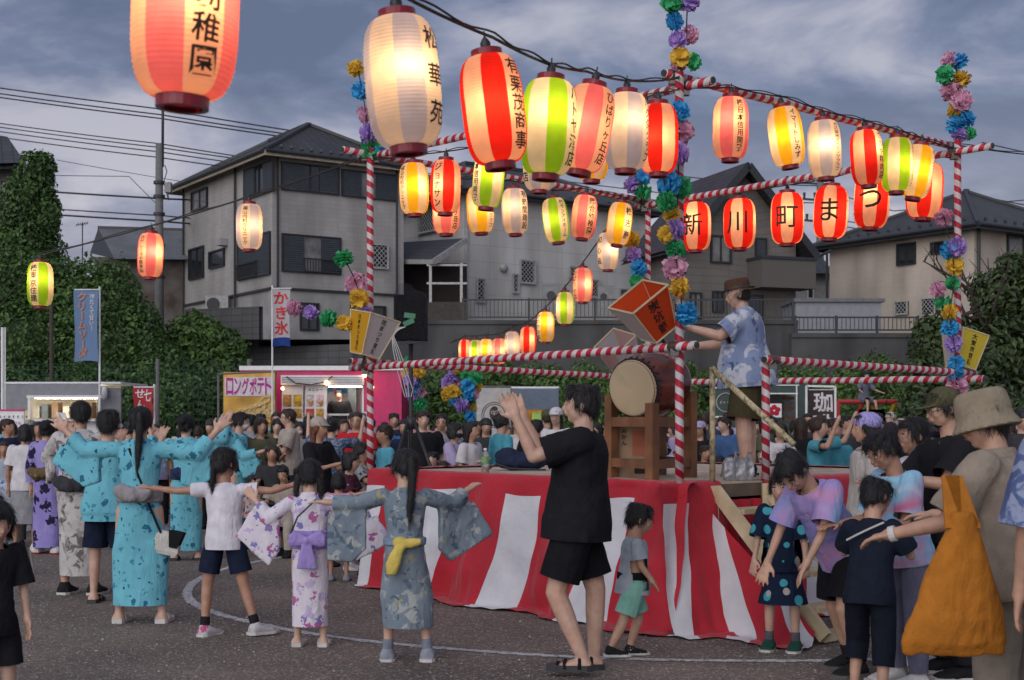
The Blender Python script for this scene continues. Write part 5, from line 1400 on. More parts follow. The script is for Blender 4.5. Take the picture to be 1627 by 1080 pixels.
# row 7: string going left from the speaker corner
row7 = [(396,401,13.5,'w','福山内科クリニック',-8,'white clinic lantern hanging before the three storey grey house'), (239,445,13.9,'p','ひがしくるめ整骨院',-28,'pink clinic lantern hanging beside the utility pole'), (64,491,13.9,'g','株東京住建',-12,'green lantern hanging before the dark ivy')]
str7 = []
for px, yb_, D, c, tx, ta, lb in row7:
    h_ = .51*F/D; p = P(px, yb_ - h_/2, D); lantern(c, p, lb, tx, ta, (0, 2 if px == 239 else 0)); str7.append(p + Vector((0,0,.30)))
# the cords they hang from
def cord(label, pts, r=.006, sag=.02):
    k = MB(); ps = []
    for a, b in zip(pts, pts[1:]):
        a, b = Vector(a), Vector(b)
        for i in range(10): f = i/10; ps.append(a.lerp(b, f) - Vector((0,0,sag*4*f*(1-f)*(b-a).length*.35)))
    ps.append(Vector(pts[-1])); o_ = Vector(ps[0]); k.tube([p - o_ for p in ps], r, 5)
    k.tube([p - o_ + Vector((.006, .004, .014 + .008*math.sin(i*.9))) for i, p in enumerate(ps)], r*.7, 5)
    o = k.build('lantern_cord', M_wire); o.location = o_; tag(o, label, 'cord')
cord('twisted cord carrying the large near lanterns to the tall pole', [Vector((-1.35,1.9,str1[0].z+.05))] + str1[:6] + [at(K_near, ztop['near']+.02)], .007)
cord('cord under the beam between the tall pole and the speaker corner', [at(K_left, ztop['left']-.05)] + str2 + [str1[6], at(K_near, ztop['near']-.06)])
cord('cord under the far beam before the pale panel wall', [at(K_left, ztop['left']-.06)] + str3 + [at(K_far, ztop['far']-.05)])
cord('cord under the beam above the drummer', [at(K_near, ztop['near']-.05)] + str4 + [at(K_right, ztop['right']-.02)])
cord('cord holding the festival name lanterns', [at(K_far, ztop['far']-.08)] + str5 + [at(K_right, ztop['right']-.1)])
cord('cord descending from the far pole to the concrete wall', [at(K_far, ztop['far'])] + str6 + [P(715,545,28)], .008)
cord('cord leading from the speaker corner towards the ivy', [at(K_left, ztop['left'])] + str7 + [P(-60,560,14.2)], .008)
cord('thin cable leaving the corner pole by the dark tree', [at(K_right, ztop['right']+.02), P(1640,246,12.6)], .006)

# ================================================================== PEOPLE
V = Vector
def remesh(mb, voxel, smooth=3, name='body'):
    me = mb.mesh('tmp'); ob = bpy.data.objects.new('tmp', me); TMP.objects.link(ob)
    md = ob.modifiers.new('r', 'REMESH'); md.mode = 'VOXEL'; md.voxel_size = voxel; md.use_smooth_shade = True
    if smooth: sm = ob.modifiers.new('s', 'SMOOTH'); sm.factor = .5; sm.iterations = smooth
    dg = bpy.context.evaluated_depsgraph_get(); out_ = bpy.data.meshes.new_from_object(ob.evaluated_get(dg)); out_.name = name
    bpy.data.objects.remove(ob); bpy.data.meshes.remove(me)
    return out_
def wrinkle(me, amp, scale, seed=0, zs=.35, fine=.35):
    """cloth folds: displace along the normal"""
    vs = me.vertices; n = len(vs); co = [0.0]*(3*n); no = [0.0]*(3*n); vs.foreach_get('co', co); vs.foreach_get('normal', no)
    for i in range(n):
        x, y, z = co[3*i], co[3*i+1], co[3*i+2]
        d = noise.noise((x*scale+seed, y*scale, z*scale*zs)); d = d*.85 + (.5 - abs(d))*.45 + fine*noise.noise((x*scale*2.7, y*scale*2.7+seed, z*scale*1.6))
        d *= amp
        co[3*i] += no[3*i]*d; co[3*i+1] += no[3*i+1]*d; co[3*i+2] += no[3*i+2]*d
    vs.foreach_set('co', co); me.update(); return me
def hem(me, p, d, rad, depth=.5):
    """open the garment at a hem: everything past the plane (p, d) within rad of its axis is cut away"""
    d = d.normalized(); bm = bmesh.new(); bm.from_mesh(me)
    def inside(c): q = c - p; t_ = q.dot(d); return -rad*.3 < t_ < depth and (q - d*t_).length < rad
    fs = [f for f in bm.faces if inside(f.calc_center_median())]
    if fs:
        es = {e_ for f in fs for e_ in f.edges}; vs_ = {v for f in fs for v in f.verts}
        bmesh.ops.bisect_plane(bm, geom=list(vs_) + list(es) + fs, plane_co=p, plane_no=d)
        kill = [f for f in bm.faces if (f.calc_center_median() - p).dot(d) > 1e-5 and inside(f.calc_center_median())]
        bmesh.ops.delete(bm, geom=kill, context='FACES')
    bm.to_mesh(me); bm.free(); return me
AGES = {  # head, shoulder z, hip z, knee z, shoulder half width, hip half width, girth
    'man': (.133,.822,.515,.280,.122,.060,1.0), 'woman': (.136,.815,.515,.280,.106,.060,.92), 'teen': (.145,.808,.51,.277,.108,.056,.86),
    'child': (.160,.79,.49,.265,.105,.055,.88), 'small': (.190,.755,.455,.24,.112,.062,1.02)}
class Rig: pass
def rig(h, age='woman', spine=(0,0,0), head=(0,0,0), armL=None, armR=None, legL=None, legR=None, girth=1.0):
    """joint positions. front is -Y, the figure's left is +X. spine/head: (pitch forward, roll, yaw) degrees; limbs: (upper dir, lower dir)"""
    A = AGES[age]; g = Rig(); g.h = h; g.age = age; g.HH = A[0]*h; g.gf = A[6]*girth; g.sw = A[4]*h; g.hw = A[5]*h
    g.T = Euler((R(spine[0]), R(spine[1]), R(spine[2])), 'ZYX').to_matrix()
    g.Hd = g.T @ Euler((R(head[0]), R(head[1]), R(head[2])), 'ZYX').to_matrix() if len(head) == 3 else Euler((R(head[0]), R(head[1]), R(head[2])), 'ZYX').to_matrix()
    th, sh = (A[2]-A[3])*h, (A[3]-.045)*h
    g.pel = V((0,0,A[2]*h))
    g.hip = {s: g.pel + V((s*g.hw, 0, -.005*h)) for s in (1,-1)}
    g.knee, g.ank, g.legd = {}, {}, {}
    for s, lg in ((1, legL), (-1, legR)):
        d1, d2 = lg if lg else ((s*.06, -.03, -1), (s*.02, .05, -1))
        g.knee[s] = g.hip[s] + V(d1).normalized()*th; g.ank[s] = g.knee[s] + V(d2).normalized()*sh; g.legd[s] = V(d2).normalized()
    low = min(g.ank[1].z, g.ank[-1].z); dz = .045*h - low
    for D_ in (g.hip, g.knee, g.ank):
        for s in (1,-1): D_[s] = D_[s] + V((0,0,dz))
    g.pel = g.pel + V((0,0,dz))
    L_ = (A[1]-A[2])*h
    g.nb = g.pel + g.T @ V((0,0,L_))                     # neck base
    g.sho = {s: g.nb + g.T @ V((s*g.sw*.92, .005*h, -.025*h)) for s in (1,-1)}
    g.elb, g.wri, g.hand = {}, {}, {}
    ua, fa = (.165*h, .140*h) if age in ('man','woman','teen') else ((.150*h, .125*h) if age == 'child' else (.135*h, .11*h))
    for s, ar in ((1, armL), (-1, armR)):
        d1, d2 = ar if ar else ((s*.22, .05, -1), (s*.06, -.22, -1))
        g.elb[s] = g.sho[s] + V(d1).normalized()*ua; g.wri[s] = g.elb[s] + V(d2).normalized()*fa; g.hand[s] = V(d2).normalized()
    g.hc = g.nb + g.T @ V((0,-.008*h,.03*h)) + g.Hd @ V((0,0,g.HH*.52))      # head centre
    # lower heads keep the figure's height
    return g
def ring_e(c, ax, ay, rx, ry, n=16, pw=1.0): return [c + ax*(rx*math.copysign(abs(math.cos(2*math.pi*i/n))**pw, math.cos(2*math.pi*i/n))) + ay*(ry*math.copysign(abs(math.sin(2*math.pi*i/n))**pw, math.sin(2*math.pi*i/n))) for i in range(n)]
def torso(k, g, inf=0.0, lo=-.06, hi=1.0, flare=0.0, belly=0.0):
    """inf: cloth offset; lo/hi: fraction of the trunk from hips to neck"""
    h = g.h; ax, ay, az = g.T.col[0], g.T.col[1], g.T.col[2]; L_ = (g.nb-g.pel).length; W = g.sw; q = g.gf
    fem = g.age in ('woman','teen')
    tab = [(-.16,.80 if not fem else .84,.62),(0,.80 if not fem else .86,.66),(.2,.76 if not fem else .74,.60),(.4,.78 if not fem else .70,.58),(.6,.86 if not fem else .80,.62),(.8,.93 if not fem else .88,.62),(.93,.88,.52),(1.0,.52,.42)] if inf else [(-.16,.80,.62),(0,.80,.64),(.2,.74,.58),(.4,.72,.56),(.6,.80,.58),(.8,.82,.54),(.92,.66,.42),(.99,.34,.34)]
    rs = []
    for f, rx, ry in tab:
        if f < lo - 1e-6 or f > hi + 1e-6: continue
        b_ = belly*math.exp(-((f-.25)/.22)**2)
        fl = flare*max(0, (.5-f))
        rs.append(ring_e(g.pel + az*(L_*f) + ay*(-b_*.5), ax, ay, (W*rx*q + inf + fl)*1.0, (W*ry*q*.92 + inf + fl + b_), 18, .9))
    k.rings(rs)
def limb(k, a, b, ra, rb, bulge=0.0):
    m = a.lerp(b, .35)
    k.capsule(a, m, ra, (ra*.65+rb*.35)*(1+bulge)); k.capsule(m, b, (ra*.65+rb*.35)*(1+bulge), rb)
def hand(k, w, d, h, side, palm, curl=.3, spread=.12):
    """palm and five fingers. d: hand direction, palm: palm normal"""
    d = d.normalized(); pn = (palm - d*palm.dot(d)).normalized(); sd = d.cross(pn).normalized()*side
    Lh = .105*h; pw = .024*h
    c = w + d*Lh*.28
    k.capsule(w - d*.01*h, w + d*Lh*.12, .0165*h, .017*h)
    k.rings([ring_e(w + d*Lh*f, sd, pn, pw*q*1.0, .0095*h, 10) for f, q in ((.02,.7),(.15,.92),(.32,1.0),(.47,.95))])
    for i, ln in enumerate((.40,.47,.44,.35)):
        o_ = (i-1.5)*pw*.56; b0 = w + d*Lh*.44 + sd*o_
        d1 = (d + sd*spread*(i-1.5) + pn*curl*.4).normalized(); b1 = b0 + d1*Lh*ln*.55
        d2 = (d1 + pn*curl*1.1).normalized(); b2 = b1 + d2*Lh*ln*.5
        r_ = .0060*h
        k.capsule(b0, b1, r_*1.1, r_, 7); k.capsule(b1, b2, r_, r_*.82, 7)
    t0 = w + d*Lh*.14 - sd*pw*.75; t1 = t0 + (d*.7 - sd*.75 + pn*.25).normalized()*Lh*.24; t2 = t1 + (d - sd*.25 + pn*.3).normalized()*Lh*.2
    k.capsule(t0, t1, .0085*h, .0068*h, 7); k.capsule(t1, t2, .0068*h, .0055*h, 7)
def head_prims(k, g):
    H = g.HH; c = g.hc; M = g.Hd
    def E(p, r, rot=None): k.ellipsoid(c + M @ (V(p)*H), [q*H for q in r], M if rot is None else M @ rot, 16, 10)
    E((0,.035,.10),(.345,.425,.395)); E((0,-.06,-.17),(.275,.315,.29)); E((0,-.20,-.36),(.135,.13,.115)); E((0,-.12,.02),(.31,.30,.30))
    E((0,-.30,.085),(.22,.09,.05)); E((.14,-.27,-.10),(.11,.10,.12)); E((-.14,-.27,-.10),(.11,.10,.12))
    k.capsule(c + M @ V((0,-.385,.03))*H, c + M @ V((0,-.445,-.115))*H, .032*H, .058*H, 8)
    E((0,-.365,-.235),(.10,.065,.055))
    for s in (1,-1): E((s*.355,.045,-.03),(.035,.085,.135), Euler((0,0,R(-s*22))).to_matrix())
    k.capsule(c + M @ V((0,.09,-.25))*H, g.nb - g.T @ V((0,-.006*g.h,.02*g.h)), .235*H, .27*H if g.age == 'man' else .235*H, 14)
def foot(k, g, s, inf=0.0, sole=False, shoe=False):
    h = g.h; a = g.ank[s]; fx = (V((0,-1,0)) if not hasattr(g, 'toe') else V(g.toe[s]).normalized())
    sx = fx.cross(V((0,0,1))); L_ = .078*h; gz = a.z - .045*h
    hl = V((a.x, a.y, gz)) - fx*.03*h; ty = V((a.x,a.y,gz)) + fx*.115*h
    rs = []
    for f, w_, z_ in ((0,.022,.030),(.15,.028,.040),(.35,.028,.042),(.6,.032,.028),(.85,.030,.018),(1.0,.016,.012)):
        c = hl.lerp(ty, f) + V((0,0,(z_*h+inf)*.5 + (.0 if not sole else 0)))
        rs.append([c + sx*((w_*h+inf)*math.copysign(abs(math.cos(t))**.7, math.cos(t))) + V((0,0,(z_*h*.5+inf*.5)*math.copysign(abs(math.sin(t))**.7, math.sin(t)))) for t in [2*math.pi*i/14 for i in range(14)]])
    k.rings(rs)
    if not sole: k.capsule(a, hl.lerp(ty,.18) + V((0,0,.03*h)), .021*h + inf, .024*h + inf, 10)
def body_mesh(g, voxel, hands=None, simple=False):
    h = g.h; q = g.gf; k = MB()
    torso(k, g); head_prims(k, g)
    for s in (1,-1):
        limb(k, g.hip[s], g.knee[s], .052*h*q, .034*h*q, .05); limb(k, g.knee[s], g.ank[s], .034*h*q, .0205*h*q, .12); foot(k, g, s)
        k.ellipsoid(g.sho[s], [.034*h*q]*3); limb(k, g.sho[s], g.elb[s], .029*h*q, .0225*h*q, .05); limb(k, g.elb[s], g.wri[s], .0225*h*q, .0150*h*q, .08)
        pal = (hands or {}).get(s, (V((0,-.2,-1)), .3, .12))
        if simple: k.capsule(g.wri[s], g.wri[s] + g.hand[s]*.075*h, .017*h, .014*h); k.capsule(g.wri[s] + g.hand[s]*.02*h, g.wri[s] + g.hand[s]*.05*h + V((0,-.02*h,.01*h)), .009*h, .007*h)
        else: hand(k, g.wri[s], g.hand[s], h*1.02, s, V(pal[0]), pal[1], pal[2])
    return remesh(k, voxel, 2 if not simple else 2)
# ---- hair
def hair_mesh(g, style, voxel, seed=0):
    H = g.HH; c = g.hc; M = g.Hd; k = MB()
    def E(p, r, rot=None): k.ellipsoid(c + M @ (V(p)*H), [q*H for q in r], M if rot is None else M @ rot, 14, 9)
    def Cp(p0, p1, r0, r1): k.capsule(c + M @ (V(p0)*H), c + M @ (V(p1)*H), r0*H, r1*H, 10)
    if style != 'bald': E((0,.085,.15),(.385,.435,.40))
    if style == 'bald': E((0,.14,-.02),(.368,.35,.26)); 
    if style in ('short','crop'):
        E((0,-.17,.33),(.30,.20,.15)); E((0,.25,-.05),(.31,.24,.28))
        for s in (1,-1): E((s*.31,.05,.06),(.075,.20,.20))
        if style == 'short':
            rr_ = random.Random(seed)
            for i in range(12): a = rr_.uniform(0,6.28); E((.26*math.cos(a), .05+.3*math.sin(a), .38+rr_.uniform(-.05,.06)), (.12,.14,.10))
            for i in range(6): E((-.25+.1*i, -.30, .24+rr_.uniform(-.03,.03)), (.06,.06,.11))
    if style == 'bob':
        E((0,-.18,.30),(.32,.19,.18)); E((0,.22,-.12),(.37,.28,.40))
        for s in (1,-1): E((s*.335,.03,-.13),(.10,.24,.36))
        for i in range(6): E((-.26+.104*i, -.32, .19), (.07,.06,.13))
    if style in ('long','pony','twin','bun','pigtail'):
        E((0,-.16,.32),(.31,.20,.16)); E((0,.25,-.03),(.33,.25,.30))
        for s in (1,-1): E((s*.325,-.0,.04),(.075,.22,.22))
    if style == 'long':
        for s in (1,-1): Cp((s*.29,.10,-.1),(s*.27,.16,-.85),.13,.09)
        Cp((0,.30,-.1),(0,.30,-.95),.26,.17); Cp((.15,.28,-.2),(.14,.28,-.9),.17,.1); Cp((-.15,.28,-.2),(-.14,.28,-.9),.17,.1)
    if style == 'pony':
        E((0,.50,.20),(.14,.13,.14)); Cp((0,.55,.18),(0,.62,-.35),.11,.13); Cp((0,.62,-.35),(.03,.55,-1.15),.13,.10); Cp((.03,.55,-1.15),(.05,.50,-1.75),.10,.03)
    if style == 'pigtail':
        E((0,.46,-.1),(.13,.12,.12)); Cp((0,.50,-.12),(.06,.50,-.6),.10,.10); Cp((.06,.50,-.6),(.10,.42,-1.25),.09,.025)
    if style == 'twin':
        for s in (1,-1): E((s*.33,.22,-.08),(.10,.10,.10)); Cp((s*.36,.24,-.1),(s*.42,.22,-.55),.085,.10); Cp((s*.42,.22,-.55),(s*.36,.16,-1.0),.095,.02)
    if style == 'bun': E((0,.47,.22),(.20,.18,.19)); E((.08,.5,.3),(.1,.1,.1))
    me = remesh(k, voxel, 2, 'hair')
    # strands: relief running with the fall of the hair
    vs = me.vertices; Mi = M.inverted()
    for v in vs:
        p = Mi @ (v.co - c) / H; a = math.atan2(p.x, p.y+.001)
        d = .022*noise.noise((a*7, p.z*1.4, seed)) + .014*noise.noise((a*19, p.z*2.2, seed+3)); v.co += v.normal*(d*H)
    me.update()
    # loose locks lying over the mass and breaking its outline
    rr_ = random.Random(seed); n = len(vs); nl = 1200 if voxel < .012 else 110; wd = (.0014 if voxel < .012 else .004); cr = c + M @ V((0,.12,.52))*H; pv = [v.co.copy() for v in vs]; pf = [list(p.vertices) for p in me.polygons]; src = [(v.co.copy(), v.normal.copy()) for v in vs]
    for i in range(nl):
        p, nn = src[rr_.randrange(n)]; d = (p - cr); d = d.normalized()*.7 + V((rr_.uniform(-.3,.3), rr_.uniform(-.3,.3), -.6)); d = d - nn*d.dot(nn)
        if d.length < 1e-3: continue
        d.normalize(); sd = d.cross(nn)*wd; L_ = H*rr_.uniform(.12,.34); lift = rr_.choice((.008,.012,.018,.03))*H; b0 = len(pv)
        for t_ in (0,.35,.7,1): q = p + d*L_*t_ + nn*(lift*math.sin(t_*2.4) + .004) ; w_ = sd*(1-t_*.8); pv += [q - w_, q + w_]
        pf += [[b0+2*j, b0+2*j+1, b0+2*j+3, b0+2*j+2] for j in range(3)]
    bpy.data.meshes.remove(me); me = bpy.data.meshes.new('hair'); me.from_pydata([tuple(v) for v in pv], [], pf); me.polygons.foreach_set('use_smooth', [True]*len(me.polygons)); me.update(); return me
def hair_mat(name, col):
    m = mat(name, col, .42, var=.35, scale=40, bump=.5, bscale=140); return m
M_hair = hair_mat('hair_black', (.010,.009,.010)); M_hair_b = hair_mat('hair_brown', (.035,.018,.010)); M_hair_o = hair_mat('hair_auburn', (.16,.055,.022))
def skin_mat(name, col):
    m = mat(name, col, .52, var=.10, scale=16, bump=.08, bscale=90, dirt=([c*f for c, f in zip(col, (.92,.72,.66))], 5, .7, 1)); b = m.node_tree.nodes['Principled BSDF']; b.inputs['Subsurface Weight'].default_value = .08; b.inputs['Subsurface Radius'].default_value = (.02,.008,.005); return m
SKIN = [skin_mat('skin_a', (.50,.30,.21)), skin_mat('skin_b', (.56,.36,.27)), skin_mat('skin_c', (.43,.24,.165))]
M_eye_w = mat('eye_white', (.62,.60,.58), .3); M_iris = mat('eye_iris', (.018,.010,.008), .15); M_lip = mat('lips', (.40,.18,.15), .5)
def face(root, g, hairm):
    H = g.HH; c = g.hc; M = g.Hd
    for s in (1,-1):
        p = c + M @ V((s*.155,-.358,.015))*H; k = MB(); k.ellipsoid(p, (.062*H,.03*H,.024*H), M, 10, 6, 0); k.ellipsoid(p + M @ V((0,-.012,.0))*H, (.027*H,.022*H,.024*H), M, 8, 6, 1); k.build('eye', [M_eye_w, M_iris], root, True)
        k = MB(); q = M @ Euler((0, R(-s*6), 0)).to_matrix(); k.ellipsoid(c + M @ V((s*.165,-.372,.115))*H, (.085*H,.022*H,.016*H), q, 10, 6); k.build('eyebrow', hairm, root, True)
    k = MB(); k.ellipsoid(c + M @ V((0,-.412,-.222))*H, (.082*H,.028*H,.013*H), M, 10, 6); k.ellipsoid(c + M @ V((0,-.408,-.250))*H, (.070*H,.028*H,.016*H), M, 10, 6); k.build('mouth', M_lip, root, True)
# ---- garments
def tee_mesh(g, voxel, sleeve=.62, length=-.10, loose=.012, flare=.03, belly=0, seed=0, wr=.006):
    h = g.h; k = MB(); torso(k, g, loose*h, max(length, -.16), 1.0, flare*h, belly)
    az, ax, ay = g.T.col[2], g.T.col[0], g.T.col[1]; L_ = (g.nb-g.pel).length
    wd_ = (.80 if g.age in ('man','child','small') else .80); k.rings([ring_e(g.pel + az*L_*f, ax, ay, g.sw*r1*g.gf + (loose + flare*q_)*h, g.sw*r2*g.gf + (loose + flare*q_)*h + belly*.8*min(1,q_*2), 18, .9) for f, r1, r2, q_ in ((.55,.74,.55,0),(.3,.77,.59,.2),(.05,wd_,.62,.45),(length-.12,wd_+.02,.63,.5))])
    for s in (1,-1):
        dd = (g.elb[s]-g.sho[s]); e = g.sho[s].lerp(g.elb[s], sleeve); k.ellipsoid(g.sho[s], [(.031*g.gf+loose*.7)*h]*3); k.capsule(g.sho[s], e + dd.normalized()*.03*h, (.029*g.gf+loose*.9)*h, (.026*g.gf+loose*1.5)*h, 12)
    k.rings([ring_e(g.nb + az*(-.03*h), ax, ay, g.sw*.62*g.gf, g.sw*.52*g.gf, 14), ring_e(g.nb + az*(.014*h), ax, ay, g.sw*.44, g.sw*.42, 14)])
    me = remesh(k, voxel, 3, 'shirt'); hem(me, g.pel + az*L_*length, -az, .26*h); hem(me, g.nb + az*.006*h + ay*.004*h, az - ay*.18, .058*h, .05)
    for s in (1,-1): hem(me, g.sho[s].lerp(g.elb[s], sleeve), g.elb[s]-g.sho[s], .065*h, .2)
    return wrinkle(me, wr*h, 14/h, seed, .55)
def shorts_mesh(g, voxel, frac=.75, loose=.014, seed=0, top=.12):
    h = g.h; k = MB(); az, ax, ay = g.T.col[2], g.T.col[0], g.T.col[1]; L_ = (g.nb-g.pel).length
    k.rings([ring_e(g.pel + (az*L_*f), ax, ay, (g.sw*r_*g.gf + loose*.5*h), (g.sw*.64*g.gf + loose*.5*h), 16, .9) for f, r_ in ((top,.78),(0,.82),(-.10,.82))])
    cuts = []
    for s in (1,-1):
        if frac <= 1:
            d1 = (g.knee[s]-g.hip[s]).normalized(); e = g.hip[s].lerp(g.knee[s], frac); k.capsule(g.hip[s], e + d1*.04*h, (.053*g.gf+loose*.5)*h, (.042*g.gf+loose*1.15)*h, 14); cuts.append((e, d1))
        else:
            d2 = (g.ank[s]-g.knee[s]).normalized(); k.capsule(g.hip[s], g.knee[s], (.053*g.gf+loose*.5)*h, (.037*g.gf+loose*.8)*h, 14); e = g.knee[s].lerp(g.ank[s], frac-1); k.capsule(g.knee[s], e + d2*.03*h, (.037*g.gf+loose*.8)*h, (.026*g.gf+loose)*h, 14); cuts.append((e, d2))
    me = remesh(k, voxel, 3, 'trousers')
    for e, d_ in cuts: hem(me, e, d_, .085*h, .2)
    return wrinkle(me, .006*h, 13/h, seed, .6)
def skirt_mesh(g, voxel, zlow, r=.16, seed=0):
    h = g.h; k = MB(); ax, ay = V((1,0,0)), V((0,1,0)); p = g.pel
    mid = (g.knee[1]+g.knee[-1])/2
    k.rings([ring_e(p + V((0,0,.05*h)), ax, ay, g.sw*.78*g.gf+.008*h, g.sw*.62*g.gf+.008*h, 20), ring_e(p - V((0,0,.05*h)), ax, ay, g.sw*.92*g.gf+.012*h, g.sw*.74*g.gf+.012*h, 20), ring_e(V((mid.x*.6, mid.y*.6, zlow-.04)), ax, ay, r*h, r*.85*h, 20)])
    me = hem(remesh(k, voxel, 2, 'skirt'), V((0,0,zlow)), V((0,0,-1)), .4*h)
    return wrinkle(me, .011*h, 13/h, seed, .10)
def robe_mesh(g, voxel, hem_z=.075, sleeve_drop=.20, hemr=.118, seed=0, sleeve_to=.86, deep=.014):
    """straight yukata with hanging sleeves"""
    h = g.h; k = MB(); torso(k, g, .012*h, 0, 1.0)
    ax, ay, az = g.T.col[0], g.T.col[1], g.T.col[2]; am = (g.ank[1]+g.ank[-1])/2; km = (g.knee[1]+g.knee[-1])/2
    st = abs(g.ank[1].y - g.ank[-1].y)*.5; sx_ = abs(g.ank[1].x - g.ank[-1].x)*.5
    k.rings([ring_e(g.pel + az*.10*h, ax, ay, g.sw*.80*g.gf+.010*h, g.sw*.62*g.gf+.012*h, 22), ring_e(g.pel, ax, ay, g.sw*.88*g.gf+.012*h, g.sw*.72*g.gf+.012*h, 22),
             ring_e(V((km.x,km.y,km.z+.04*h)), V((1,0,0)), V((0,1,0)), max(g.sw*.80, sx_+.030*h), max(g.sw*.66, st*.6+.045*h), 22), ring_e(V((am.x,am.y,hem_z*h-.03*h)), V((1,0,0)), V((0,1,0)), max(hemr*h*.72, sx_*.9+.032*h), max(hemr*h*.62, st*.9+.045*h), 22)])
    cuts = []
    for s in (1,-1):
        w_ = g.elb[s].lerp(g.wri[s], sleeve_to*2-1 if sleeve_to > .5 else 0); fd = (g.wri[s]-g.elb[s]).normalized(); we = w_ + fd*.03*h
        k.capsule(g.sho[s], g.elb[s], .037*h, .040*h, 12); k.capsule(g.elb[s], we, .040*h, .036*h, 12)
        a = g.sho[s].lerp(g.elb[s], .55); dn = V((0,0,-1)); outv = V((s,0,0)) if abs(g.elb[s].x-g.sho[s].x) > .5*abs(g.elb[s].y-g.sho[s].y) else (g.elb[s]-g.sho[s]).normalized(); drop = sleeve_drop*h
        hang = dn - fd*dn.dot(fd); up_ = fd.z
        wl = we + (dn*drop if up_ < .45 else (dn*.75 + outv*.45)*drop); el = g.elb[s] + dn*drop; al = a + dn*drop*.85
        sidev = (g.elb[s]-a).cross(dn); sidev = sidev.normalized() if sidev.length > 1e-4 else V((0,1,0)); q = deep*h
        rs = [[p + sidev*q*1.5, (p+lw)/2 + sidev*q*1.2, lw + sidev*q, lw - sidev*q, (p+lw)/2 - sidev*q*1.2, p - sidev*q*1.5] for p, lw in ((a,al),(g.elb[s],el),(we,wl))]
        k.rings(rs); cuts.append((w_, fd))
    k.rings([ring_e(g.nb + az*(-.03*h), ax, ay, g.sw*.62*g.gf, g.sw*.54*g.gf, 14), ring_e(g.nb + az*(.022*h) + ay*.008*h, ax, ay, g.sw*.45, g.sw*.43, 14)])
    me = remesh(k, voxel, 3, 'yukata'); hem(me, V((am.x,am.y,hem_z*h)), V((0,0,-1)), .4*h); hem(me, g.nb + az*.012*h, az - ay*.25, .056*h, .05)
    for p, d_ in cuts: hem(me, p, d_, .06*h, .2)
    return wrinkle(me, .0085*h, 12/h, seed, .22)
def obi(root, g, m, bow=None, z=(.16,.42), mb_bow=None, knot='bow', tail=True):
    h = g.h; ax, ay, az = g.T.col[0], g.T.col[1], g.T.col[2]; L_ = (g.nb-g.pel).length; k = MB()
    k.rings([ring_e(g.pel + az*L_*f, ax, ay, (g.sw*.80*g.gf + .027*h), (g.sw*.62*g.gf + .030*h), 28) for f in (z[0], (z[0]+z[1])/2, z[1])], 0)
    o = link('obi', wrinkle(remesh(k, .008, 1, 'obi'), .003*h, 26/h, 2, 2.0), m, root)
    if bow is not None:
        c = g.pel + az*L_*(z[0]+z[1])/2 + ay*(g.sw*.62*g.gf + .045*h); k = MB()
        if knot == 'bow':
            for s in (1,-1):
                for q in (.5, .9): k.rings([ring_e(c + ax*s*h*x_ + az*h*(zz_ + .02*(q-.7)) + ay*.012*h, az, ay, r1*h*q*1.1, .016*h, 12) for x_, zz_, r1 in ((.0,.0,.016),(.03,.006,.034),(.07,.006,.046),(.095,-.002,.030))])
                if tail: k.rings([ring_e(c + ax*s*h*x_ + az*h*zz_ + ay*.02*h, ax, ay, r1*h, .008*h, 10) for x_, zz_, r1 in ((.006,-.005,.014),(.018,-.07,.024),(.026,-.145,.030))])
            k.ellipsoid(c + ay*.02*h, (.019*h,.018*h,.024*h))
        elif knot == 'fold':
            k.rings([ring_e(c + ax*h*x_ + az*h*zz_, az, ay, r1*h, .024*h, 12) for x_, zz_, r1 in ((-.085,.02,.02),(-.05,.012,.042),(0,.0,.034),(.05,.012,.042),(.085,.02,.02))]); k.ellipsoid(c + ay*.012*h, (.03*h,.025*h,.035*h))
        elif knot == 'scarf':
            k.ellipsoid(c + ax*.01*h, (.040*h,.026*h,.030*h)); k.rings([ring_e(c + ax*h*x_ + az*h*zz_ + ay*yy_*h, ax, ay, r1*h, .018*h, 12) for x_, zz_, yy_, r1 in ((.0,.0,.01,.026),(.03,-.05,.02,.030),(.045,-.10,.02,.034),(.052,-.145,.015,.024))]); k.rings([ring_e(c + ax*h*x_ + az*h*zz_ + ay*.01*h, az, ay, r1*h, .018*h, 12) for x_, zz_, r1 in ((-.085,.005,.014),(-.04,.0,.024),(0,0,.022))])
        link('obi_bow', wrinkle(remesh(k, .007, 2, 'bow'), .003*h, 30/h, 4, 1), bow, root)
    return o
